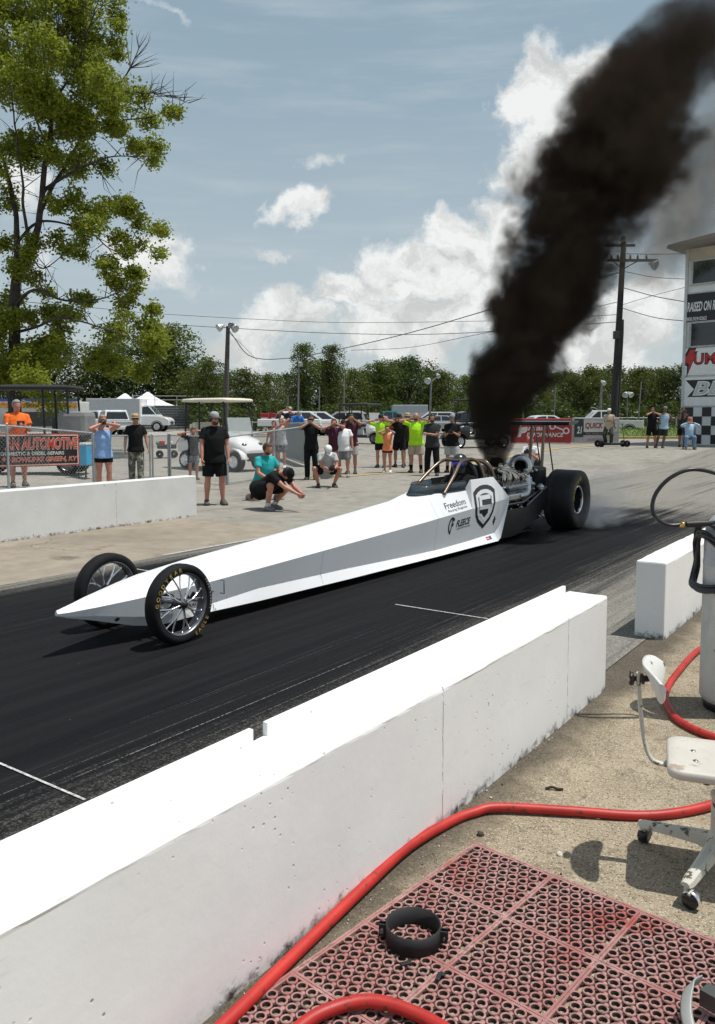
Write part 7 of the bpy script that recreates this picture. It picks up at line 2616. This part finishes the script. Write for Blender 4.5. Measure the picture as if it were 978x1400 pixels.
mb.add([(L * .70, .014, zt - .43), (L * .70, .014, zt - .36), (L * .87, .014, zt - .56), (L * .86, .014, zt - .63)], [(0, 1, 2, 3)], 0)
mb.build('lettering', [mat('signwall_white', (.66, .62, .58), .6)], T)
T, L, zb, zt = sign_wall('sign_wall', 'grey sign wall with dark red quick fuel lettering behind the scooter man', 786, 848, 571, 605, 41.5, .5, None)
mb = MB(); mb.box((L / 2, .3, (zt + zb) / 2), (L, .5, zt - zb), bev=.04); mb.build('block', mat('signwall_grey', (.45, .44, .42), .6, var=.1), T)
mb = MB(); mb.box((L * .10, .02, zt - .52), (L * .20, .03, .92), bev=.01); mb.build('end_panel', mat('signwall_green', (.02, .05, .04), .5), T)
mb = MB(); put_text(mb, '21', (L * .11, .0, zt - .62), EX, EZ, .26, .36, 0, .004, bold=.03, shear=.15); mb.build('lettering', M_signwhite, T)
mb = MB(); mb.box((L * .58, .03, zt - .46), (L * .74, .03, .52)); mb.build('sign_face', mat('signface_pale', (.62, .60, .56), .5), T)
mb = MB(); put_text(mb, 'QUICK FUEL', (L * .58, .012, zt - .42), EX, EZ, L * .68, .34, 0, .004, shear=.2, bold=.035); mb.build('lettering', mat('quick_red', (.26, .02, .03), .5), T)
mb = MB(); mb.box((L * .50, .028, zt - .80), (L * .62, .03, .15)); mb.build('strip', M_signblack, T)
mb = MB(); put_text(mb, 'TECHNOLOGY', (L * .50, .010, zt - .80), EX, EZ, L * .50, .085, 0, .004, spacing=1.4); mb.build('lettering', mat('quick_grey', (.45, .45, .42), .5), T)
mb = MB(); put_text(mb, 'QUICKFUEL', (L * .52, .03, zt - 1.12), EX, EZ, L * .46, .15, 0, .022, shear=.2, bold=.02); mb.build('lettering', mat('quick_faded', (.33, .16, .15), .6), T)

# the scooter board
SB = G(832, 611)
T = thing('scooter_board', 'low flat four wheeled scooter under the tan vest man', 'scooter', SB, R(8))
mb = MB(); mb.box((.15, 0, .16), (1.3, .34, .05), bev=.015); mb.box((.15, 0, .11), (.9, .2, .06)); mb.build('deck', M_dark, T)
for x in (-.42, .78):
    for y in (-.2, .2):
        mb = MB(); mb.lathe([(.05, -.05), (.13, -.05), (.15, -.02), (.15, .02), (.13, .05), (.05, .05)], (x, y, .15), (0, 1, 0), 16); mb.build('wheel', M_rubber, T)
mb = MB(); mb.tube([(.75, 0, .2), (.62, 0, 1.02)], .018, 8); mb.tube([(.62, -.2, 1.02), (.62, .2, 1.02)], .016, 8); mb.build('handlebar', M_dark, T)


# ------------------------------------------------------------------ vehicles
def wheel(parent, x, y, r, wd, rimm, seg=22, name='wheel'):
    W = thing(name, None, None, (x, y, r)); W.parent = parent
    m = MB(); m.lathe([(r * .62, -wd * .5), (r * .85, -wd * .5), (r * .97, -wd * .38), (r, -wd * .15), (r, wd * .15), (r * .97, wd * .38), (r * .85, wd * .5), (r * .62, wd * .5)], (0, 0, 0), (0, 1, 0), seg); m.build('tyre', M_rubber, W)
    m = MB()
    for s_ in (-1, 1):
        m.lathe([(r * .62, wd * .5), (r * .58, wd * .46), (r * .50, wd * .30), (r * .2, wd * .28), (r * .12, wd * .40), (0, wd * .40)], (0, 0, 0), (0, s_, 0), seg)
        for k in range(8):
            t = k * math.tau / 8
            m.box((math.cos(t) * r * .38, s_ * wd * .38, math.sin(t) * r * .38), (r * .34, wd * .12, r * .08), rot=Matrix.Rotation(-t, 3, 'Y'))
    m.build('rim', rimm, W)
    return W


def golf_cart(name, label, loc, rz, body, roofm, rimm, lifted=.0, roofz=1.98, windshield=True, seatm=None, rear_cover=None, length=1.0):
    """local +x = forwards"""
    T = thing(name, label, 'golf cart', loc, rz)
    up = lifted; r = .29 if lifted else .23
    for x in (-1.15 * length, .95):
        for y in (-.50, .50):
            wheel(T, x, y, r, .26 if lifted else .2, rimm)
    z0 = .30 + up
    mb = MB()          # front cowl: rounded nose falling to the bumper, fenders over the wheels
    rg = []
    for x, hw, zb, zt in ((.42, .52, z0 + .02, z0 + .62), (.62, .55, z0 + .06, z0 + .60), (.86, .56, z0 + .14, z0 + .52), (1.08, .52, z0 + .12, z0 + .40), (1.22, .44, z0 + .04, z0 + .27), (1.28, .38, z0 + .02, z0 + .16)):
        rg.append([(x, -hw, zb), (x, -hw, zb + (zt - zb) * .55), (x, -hw * .82, zb + (zt - zb) * .9), (x, -hw * .4, zt), (x, hw * .4, zt), (x, hw * .82, zb + (zt - zb) * .9), (x, hw, zb + (zt - zb) * .55), (x, hw, zb)])
    mb.loft(rg, smooth=True)
    for y in (-.5, .5):
        arch = []
        for k in range(9):
            t = R(12 + 156 * k / 8)
            for_ = [(.95 + math.cos(t) * (r + .09), y + q * .15, r + math.sin(t) * (r + .07)) for q in (-1, 1)]
            arch.append(for_ + [(p[0] * 1 + .0, p[1], p[2] + .03) for p in for_[::-1]])
        mb.loft(arch, smooth=True)
    mb.build('front_cowl', body, T)
    mb = MB()          # rear body
    rg = []
    for x, hw, zb, zt in ((-1.62 * length, .46, z0 + .10, z0 + .30), (-1.50 * length, .55, z0 + .06, z0 + .42), (-1.1 * length, .57, z0 + .16, z0 + .46), (-.62, .57, z0 + .06, z0 + .44), (-.42, .55, z0 - .02, z0 + .30)):
        rg.append([(x, -hw, zb), (x, -hw, zt - .06), (x, -hw * .9, zt), (x, hw * .9, zt), (x, hw, zt - .06), (x, hw, zb)])
    mb.loft(rg, smooth=False); mb.build('rear_body', body, T)
    mb = MB(); mb.box((.0, 0, z0 - .03), (1.1, 1.0, .09), bev=.02); mb.box((-.3, 0, z0 - .08), (2.5 * length, .5, .08)); mb.build('floor', M_dark, T)
    sm = seatm or M_cream
    mb = MB(); mb.box((-.52, 0, z0 + .48), (.50, 1.06, .14), bev=.05); mb.box((-.82, 0, z0 + .76), (.12, 1.04, .44), bev=.05, rot=Matrix.Rotation(-.16, 3, 'Y')); mb.build('seat', sm, T)
    mb = MB(); mb.box((-1.26 * length, 0, z0 + .50), (.46, 1.0, .13), bev=.05); mb.box((-1.0 * length, 0, z0 + .74), (.11, 1.0, .38), bev=.05); mb.build('rear_seat', sm, T)
    # roof with drip edge
    mb = MB(); x0, x1, hw = -1.34 * length, .66, .62
    zr = roofz + up
    rg = []
    for k_, dz in ((.93, -.035), (1.0, -.02), (1.0, .03), (.96, .06), (.7, .085), (.2, .09)):
        rg.append([((x0 + x1) / 2 + a * k_, b_ * k_, zr + dz) for a, b_ in rrect((x1 - x0) / 2, hw, .16, 5)])
    mb.loft(rg, smooth=True); mb.build('roof', roofm, T)
    for y in (-.52, .52):
        for (xa, za, xb) in ((.62, z0 + .55, .46), (-.60, z0 + .30, -.56), (-1.22 * length, z0 + .42, -1.15 * length)):
            mb = MB(); mb.tube([(xa, y, za), (xb, y, zr)], .028, 8); mb.build('roof_post', M_black, T)
    if windshield:
        mb = MB(); c = [(.66, -.50, z0 + .60), (.66, .50, z0 + .60), (.50, .50, zr - .04), (.50, -.50, zr - .04)] if windshield == 'full' else [(.66, -.50, z0 + .60), (.66, .50, z0 + .60), (.56, .47, z0 + 1.12), (.56, -.47, z0 + 1.12)]
        mb.loft([c, [(p[0] + .012, p[1], p[2]) for p in c]]); mb.build('windshield', m_glass('cart_glass', (.82, .86, .86), .3) if 'cart_glass' not in _mc else _mc['cart_glass'], T)
    mb = MB(); mb.tube([(.52, .26, z0 + .5), (.22, .26, z0 + .78)], .02, 8); mb.tube([Vector((.20, .26, z0 + .80)) + Vector((math.sin(a) * .07, math.cos(a) * .17, math.sin(a) * .15)) for a in [i * math.tau / 14 for i in range(14)]], .014, 6, closed=True); mb.build('steering_wheel', M_black, T)
    for y in (-.33, .33):
        mb = MB(); mb.ell((1.10, y, z0 + .33), (.09, .10, .05), 12, 8); mb.build('headlight', M_glassdark, T)
    mb = MB(); mb.box((1.30, 0, z0 + .02), (.08, .78, .12), bev=.03); mb.box((1.2, 0, z0 - .12), (.1, .5, .08)); mb.build('bumper', M_black, T)
    for y in (-.60, .60):
        mb = MB(); mb.box((.60, y * 1.03, z0 + .82), (.03, .10, .12), bev=.015); mb.build('side_mirror', M_black, T)
    if rear_cover:
        mb = MB(); mb.box((-1.25 * length, 0, z0 + .86), (.72, 1.12, .62), bev=.12); mb.build('bag_cover', rear_cover, T)
    return T


hd = math.atan2(-.6, .8)
gcw = golf_cart('golf_cart', 'lifted white golf cart with cream roof behind the black polo man', gz(-4.25, 26.4), hd, M_carwhite, M_cream, M_chrome, .16, 1.92)
gcw.scale = (1.06, 1.06, 1.06)
golf_cart('golf_cart', 'black roofed golf cart with grey bag cover behind the orange shirt man', gz(-8.45, 21.0), R(184), mat('cart_blue_black', (.02, .02, .022), .3, coat=.3), mat('cart_canvas', (.022, .022, .023), .85), M_steel, .12, 2.05, True, M_black, mat('cover_grey', (.20, .205, .20), .75, var=.15, scale=3, bump=.3, bscale=5))
b_ = thing('cart_blue_panel', 'bright blue cooler panel at the back of the black cart', 'bodywork', gz(*A(116.5, 600, 20.3).xy), R(-8))  # the cart's own blue body piece; its separate box form is made up
mb = MB(); mb.box((0, 0, .58), (.30, .5, .50), bev=.03); mb.build('box', mat('panel_blue', (.03, .36, .62), .4), b_)
mb = MB(); mb.box((0, 0, .86), (.32, .52, .06), bev=.02); mb.build('panel_cap', mat('panel_cap_pale', (.60, .62, .62), .4), b_)
mb = MB()
for x in (-.1, .1):
    for y in (-.18, .18): mb.tube([(x, y, 0), (x, y, .34)], .015, 6)
mb.box((0, 0, .33), (.3, .5, .02)); mb.build('stand', M_dark, b_)
golf_cart('utility_cart', 'black utility cart with dark roof behind the man in pale shorts', gz(*A(647, 600, 35.7).xy), R(200), mat('cart_blue_black', (.02, .02, .022)), mat('cart_canvas', (.022, .022, .023)), M_alu, .18, 1.86, False, M_black)
golf_cart('utility_cart', 'small white utility cart parked left of the lime shirt with cap', gz(*A(499, 600, 41).xy), R(-35), M_carwhite, M_black, M_steel, .12, 1.80, True, M_black)

# toy like hand cart near the gate
hc_ = thing('hand_cart', 'small hand cart with red white and green bits beside the gate', 'cart', gz(*A(228, 600, 30.5).xy), R(15))
mb = MB(); mb.box((0, 0, .42), (.7, .35, .16), bev=.04); mb.tube([(.3, 0, .45), (.62, 0, .95)], .015, 6); mb.build('tray', M_dark, hc_)
mb = MB(); mb.box((-.18, -.05, .56), (.22, .2, .14), bev=.03); mb.build('red_bag', M_red, hc_)
mb = MB(); mb.box((.12, -.05, .55), (.2, .2, .12), bev=.03); mb.build('white_bag', M_white, hc_)
mb = MB(); mb.ell((-.32, -.1, .55), (.08, .08, .07), 10, 8); mb.build('green_bag', mat('bag_green', (.03, .22, .10), .5), hc_)
for x in (-.26, .26):
    for y in (-.18, .18):
        mb = MB(); mb.lathe([(.03, -.02), (.13, -.03), (.14, 0), (.13, .03), (.03, .02)], (x, y, .14), (0, 1, 0), 14); mb.build('wheel', M_rubber, hc_)

PAINT = {}


def paint(nm, c):
    return mat('car_paint_' + nm, c, .25, 0, .05, 2, coat=.4)


def vehicle(kind, label, px, Y, rz, pm, group='vehicles parked beyond the pits', s=1.0):
    """local +x = forwards"""
    T = thing({'pickup': 'pickup_truck', 'suv': 'parked_car', 'sedan': 'parked_car', 'van': 'box_truck'}[kind], label, {'pickup': 'pickup truck', 'suv': 'car', 'sedan': 'car', 'van': 'box truck'}[kind], gp3(px, Y), R(rz), group)
    T.scale = (s, s, s)
    if kind == 'pickup':
        Ls, prof = (-2.7, 2.7), [(-2.7, .50), (-2.7, 1.08), (-.75, 1.10), (-.70, 1.10), (1.05, 1.10), (2.45, 1.02), (2.70, .85), (2.72, .48)]
        gl = [(-.78, 1.09), (-.62, 1.74), (-.45, 1.80), (.45, 1.78), (1.15, 1.10)]; hw, r, wb = .95, .39, (-1.75, 1.75)
    elif kind == 'suv':
        prof = [(-2.25, .45), (-2.28, 1.05), (.95, 1.08), (2.1, .98), (2.3, .80), (2.32, .42)]
        gl = [(-2.20, 1.04), (-1.95, 1.64), (-1.7, 1.72), (.1, 1.72), (1.0, 1.07)]; hw, r, wb = .92, .36, (-1.4, 1.42)
    elif kind == 'sedan':
        prof = [(-2.3, .42), (-2.32, .92), (-1.5, .98), (1.0, .95), (2.15, .80), (2.3, .62), (2.3, .38)]
        gl = [(-1.75, .96), (-1.05, 1.38), (-.6, 1.44), (.2, 1.42), (1.05, .94)]; hw, r, wb = .88, .33, (-1.35, 1.4)
    else:
        prof = [(.6, .55), (.6, 1.25), (1.75, 1.25), (2.6, 1.12), (2.85, .95), (2.9, .5)]
        gl = [(.62, 1.24), (.66, 2.05), (1.2, 2.12), (1.95, 1.25)]; hw, r, wb = .98, .40, (-2.3, 1.9)
    mb = MB(); sec = []
    for y, k in ((-hw, .965), (-hw * .96, 1.0), (hw * .96, 1.0), (hw, .965)):
        zc = .75
        sec.append([(x * (.985 if k < 1 else 1), y, zc + (z - zc) * (k if z > zc else 1)) for x, z in prof])
    mb.loft(sec); mb.build('body', pm, T)
    mb = MB(); tp_ = max(z for x, z in gl); bt = min(z for x, z in gl)
    sec = []
    for sgn in (-1, 1):
        sec.append([(x, sgn * (hw * .93 - (z - bt) / (tp_ - bt) * .16), z) for x, z in gl])
    mb.loft(sec); cab = mb.build('cabin', pm, T)
    # windows: panes standing a little proud of the cabin
    cx = sum(x for x, z in gl) / len(gl); cz = bt + (tp_ - bt) * .52
    for sgn in (-1, 1):
        q = [(cx + (x - cx) * .86, z * .0 + cz + (z - cz) * .72) for x, z in gl]
        n_ = 2 if kind != 'van' else 1
        xa, xb = min(x for x, z in q), max(x for x, z in q)
        for i in range(n_):
            lo = xa + (xb - xa) * i / n_ + .04; hi = xa + (xb - xa) * (i + 1) / n_ - .04
            pts = []
            for x, z in q:
                pts.append((min(max(x, lo), hi), z))
            mb = MB()
            out = [(x, sgn * (hw * .93 - (z - bt) / (tp_ - bt) * .16 + .006), z) for x, z in pts]
            inn = [(x, y - sgn * .02, z) for x, y, z in out]
            mb.loft([out, inn]); mb.build('window', M_glassdark, T)
    (xa, za), (xb, zb) = gl[-2], gl[-1]
    for (p0, p1, nm) in (((xa, za), (xb, zb), 'windscreen'), (gl[1], gl[0], 'rear_window')):
        mb = MB()
        dx, dz = p1[0] - p0[0], p1[1] - p0[1]; ln = math.hypot(dx, dz); nx_, nz__ = (-dz / ln, dx / ln)
        if nm == 'windscreen' and nx_ < 0: nx_, nz__ = -nx_, -nz__
        if nm == 'rear_window' and nx_ > 0: nx_, nz__ = -nx_, -nz__
        A_ = [(p0[0] + dx * .12 + nx_ * .008, p0[1] + dz * .12 + nz__ * .008), (p0[0] + dx * .88 + nx_ * .008, p0[1] + dz * .88 + nz__ * .008)]
        w0, w1 = hw * .93 - .16 - .08, hw * .93 - .10
        c = [(A_[0][0], -w0, A_[0][1]), (A_[0][0], w0, A_[0][1]), (A_[1][0], w1, A_[1][1]), (A_[1][0], -w1, A_[1][1])]
        mb.loft([c, [(x - nx_ * .02, y, z - nz__ * .02) for x, y, z in c]]); mb.build(nm, M_glassdark, T)
    for x in wb:
        for y in (-hw + .09, hw - .09): wheel(T, x, y, r, .24, M_alu, 16)
        mb = MB()
        for sgn in (-1, 1): mb.lathe([(r * 1.02, .0), (r * 1.16, .0), (r * 1.16, .02), (r * 1.02, .02)], (x, sgn * (hw - .008), r + .02), (0, sgn, 0), 18)
        mb.build('wheel_arch', M_black, T)
    fx = max(x for x, z in prof); rx = min(x for x, z in prof)
    for y in (-hw * .72, hw * .72):
        mb = MB(); mb.box((fx - .03, y, .80), (.10, .34, .16), bev=.03); mb.build('headlight', mat('lamp_clear', (.65, .67, .68), .15), T)
        if kind != 'van':
            mb = MB(); mb.box((rx - .0, y * 1.22, .86), (.07, .14, .30), bev=.02); mb.build('tail_light', M_red, T)
    mb = MB(); mb.box((fx - .02, 0, .72), (.09, hw * .9, .20), bev=.02); mb.box((fx + .0, 0, .48), (.12, hw * 1.8, .16), bev=.03); mb.build('grille', M_dark, T)
    if kind == 'pickup':
        mb = MB(); mb.box((-1.72, 0, 1.095), (1.80, hw * 1.72, .02)); mb.build('bed_liner', M_dark, T)
        mb = MB(); mb.box((rx - .03, 0, .55), (.14, hw * 1.7, .16), bev=.03); mb.build('rear_bumper', M_chrome, T)
        mb = MB(); mb.box((rx - .008, 0, .90), (.03, hw * 1.35, .20), bev=.01); mb.build('tailgate_band', M_seatgrey, T)
    if kind == 'van':
        mb = MB(); mb.box((-1.55, 0, 1.62), (4.2, 2.1, 2.0), bev=.05); mb.build('cargo_box', mat('cargo_grey', (.43, .45, .47), .5, var=.05), T)
        mb = MB(); mb.box((.60, 0, 1.62), (.12, 2.12, 2.02), bev=.04); mb.build('box_front_cap', M_white, T)
        mb = MB(); mb.box((-1.5, 0, .56), (4.1, .8, .14)); mb.build('frame_rail', M_dark, T)
    return T


W_ = paint('white', (.74, .74, .73)); S_ = paint('silver', (.40, .41, .42)); K_ = paint('black', (.02, .02, .022)); RD = paint('red', (.38, .03, .03)); TL = paint('teal', (.02, .22, .22))
vehicle('van', 'white box truck with grey cargo box in front of the bleachers', 186, 74, 0, W_, s=1.12)
vehicle('pickup', 'white pickup truck with its tail towards us beside the box truck', 156, 58, 122, W_)
vehicle('pickup', 'white pickup truck left of the box truck, behind the black cart', 133, 62, 165, W_)
VEH = [('suv', 'white car parked behind the tattooed man in black', 441, 62, 15, W_), ('suv', 'silver car behind the maroon top woman', 464, 63, 170, S_), ('pickup', 'white pickup truck between white t-shirt man and white utility cart', 486, 66, 10, W_),
       ('sedan', 'red car behind the lime shirt with the cap', 510, 66, 160, RD), ('pickup', 'teal pickup truck left of the grey box trailer', 533, 68, 5, TL), ('suv', 'white car right of the bald man in lime', 587, 66, 175, W_), ('sedan', 'silver low car behind the folded arms man', 606, 64, 10, S_),
       ('suv', 'black car at the left edge of the smoke', 662, 62, 12, K_), ('sedan', 'white low car above the red sign wall', 750, 56, 8, W_), ('pickup', 'white pickup truck above the grey sign wall', 822, 58, 176, W_), ('suv', 'white car half hidden behind the screened gate', 420, 58, 20, W_)]
for v in VEH: vehicle(*v)


# trailers, tents, bleachers
def trailer(name, label, px0, px1, pyt, pyb, Y, depth, m, cat='trailer', stripe=None, text=None):
    p = gp3(px0, Y); q = gp3(px1, Y); L = q.x - p.x
    T = thing(name, label, cat, p)
    zt = A(px0, pyt, Y).z - p.z; zb = max(.35, A(px0, pyb, Y).z - p.z)
    mb = MB(); mb.box((L / 2, depth / 2, (zt + zb) / 2), (L, depth, zt - zb), bev=.05); mb.build('box', m, T)
    for x in (L * .45, L * .62):
        mb = MB(); mb.lathe([(.05, -.1), (.3, -.1), (.33, 0), (.3, .1), (.05, .1)], (x, .02, .33), (0, 1, 0), 16); mb.build('wheel', M_rubber, T)
    mb = MB(); mb.box((L * .5, -.03, zb + .02), (L * .98, .05, .08)); mb.build('frame_rail', M_dark, T)
    if stripe:
        mb = MB(); mb.box((L / 2, -.012, zb + (zt - zb) * .35), (L * .96, .02, (zt - zb) * .22)); mb.build('stripe', stripe, T)
    return T


trailer('box_trailer', 'grey box trailer above the lime shirt with the cap', 537, 585, 553.5, 574, 72, 2.4, mat('trailer_grey', (.40, .43, .45), .5, var=.05), stripe=mat('trailer_stripe', (.50, .52, .53), .5))
trailer('red_trailer', 'low red trailer behind the golf cart front', 356, 403, 565, 576, 60, 2.0, M_red, stripe=M_white)
trailer('white_trailer', 'long low white trailer behind the screened gate', 352, 438, 573, 584, 54, 2.2, M_white)
# leaning red feather banner
ff = thing('feather_flag', 'red feather flag standing behind the golf cart windshield', 'flag', gp3(365, 58), 0)
ff.scale = (.62, .62, .62)
mb = MB(); mb.tube([(0, 0, 0), (.05, 0, 1.6), (.25, 0, 2.75)], .02, 6); mb.build('pole', M_galv, ff)
mb = MB(); mb.loft([[(.02, -.008, 1.25), (.10, -.008, 2.1), (.26, -.008, 2.74), (.62, -.008, 2.62), (.52, -.008, 2.0), (.36, -.008, 1.3)], [(.02, .008, 1.25), (.10, .008, 2.1), (.26, .008, 2.74), (.62, .008, 2.62), (.52, .008, 2.0), (.36, .008, 1.3)]]); mb.build('banner', M_red, ff)


def tent(label, px, Y, w_, eave, peak):
    T = thing('canopy_tent', label, 'tent', gp3(px, Y), R(10), 'white tents behind the bleachers')
    mb = MB(); h = w_ / 2
    ring = lambda k, z: [(-h * k, -h * k, z), (h * k, -h * k, z), (h * k, h * k, z), (-h * k, h * k, z)]
    mb.loft([ring(1, eave - .25), ring(1, eave), ring(.55, eave + (peak - eave) * .33), ring(.22, eave + (peak - eave) * .7), ring(.03, peak)]); mb.build('canopy', M_white, T)
    for x in (-h, h):
        for y in (-h, h):
            mb = MB(); mb.tube([(x, y, 0), (x, y, eave)], .04, 6); mb.build('leg', M_galv, T)


tent('white peaked tent above the box truck cab', 172, 92, 6.5, 2.3, 3.9)
tent('white peaked tent right above the bleachers', 203, 90, 7.0, 2.3, 4.0)
BL = gp3(226, 80)
T = thing('bleachers', 'grey stepped bleachers with railings right of the box truck', 'bleachers', BL, R(12))
nst = 9
for i in range(nst):
    mb = MB(); mb.box((0, i * .55, .35 + i * .26), (6.5, .34, .06)); mb.build('seat_plank', mat('plank_grey', (.30, .33, .33), .6), T)
    mb = MB(); mb.box((0, i * .55 + .22, .22 + i * .26), (6.5, .03, .20)); mb.build('riser', mat('riser_grey', (.16, .18, .18), .7), T)
for x in (-3.2, -1.1, 1.1, 3.2):
    mb = MB(); mb.tube([(x, -.1, 0), (x, nst * .55, nst * .26 + .2)], .04, 6); mb.tube([(x, nst * .55, 0), (x, nst * .55, nst * .26 + 1.1)], .035, 6); mb.tube([(x, 0, 0), (x, 0, .4)], .035, 6); mb.build('support', M_galv, T)
for s_ in (-1, 1):
    mb = MB(); mb.tube([(s_ * 3.3, 0, 1.3), (s_ * 3.3, nst * .55, nst * .26 + 1.25)], .035, 6)
    for i in range(0, nst + 1, 2): mb.tube([(s_ * 3.3, i * .55, i * .26 + .2), (s_ * 3.3, i * .55, i * .26 + 1.3)], .025, 6)
    mb.build('railing', M_galv, T)
mb = MB(); mb.tube([(-3.3, nst * .55, nst * .26 + 1.1), (3.3, nst * .55, nst * .26 + 1.1)], .03, 6); mb.tube([(-3.3, nst * .55, nst * .26 + .7), (3.3, nst * .55, nst * .26 + .7)], .03, 6); mb.build('back_rail', M_galv, T)
mb = MB(); mb.loft([[(3.8, -1.2, 0), (4.1, -1.2, 0), (4.1, -.2, 1.5), (3.8, -.2, 1.5)], [(3.8, -1.0, 0), (4.1, -1.0, 0), (4.1, .1, 1.5), (3.8, .1, 1.5)]]); mb.build('stair', M_white, T)
# colourful vendor banner seen through the black cart
T = thing('vendor_trailer', 'vendor trailer with yellow and blue banner seen under the black cart roof', 'trailer', gp3(2, 46))
mb = MB(); mb.box((2.1, 1.0, 1.35), (4.4, 2.0, 1.7), bev=.06); mb.build('box', mat('vendor_white', (.55, .55, .52), .5), T)
mb = MB(); mb.box((2.1, -.02, 1.98), (4.3, .03, .32)); mb.build('yellow_banner', m_floral('vendor_yellow', (.65, .36, .04), (.50, .10, .05), (.62, .55, .40)), T)
mb = MB(); mb.box((2.1, -.02, 2.26), (4.3, .03, .16)); mb.build('blue_banner', mat('vendor_blue', (.06, .09, .35), .5), T)
mb = MB(); mb.box((2.1, -.03, 1.2), (3.6, .03, .8)); mb.build('counter_opening', M_dark, T)
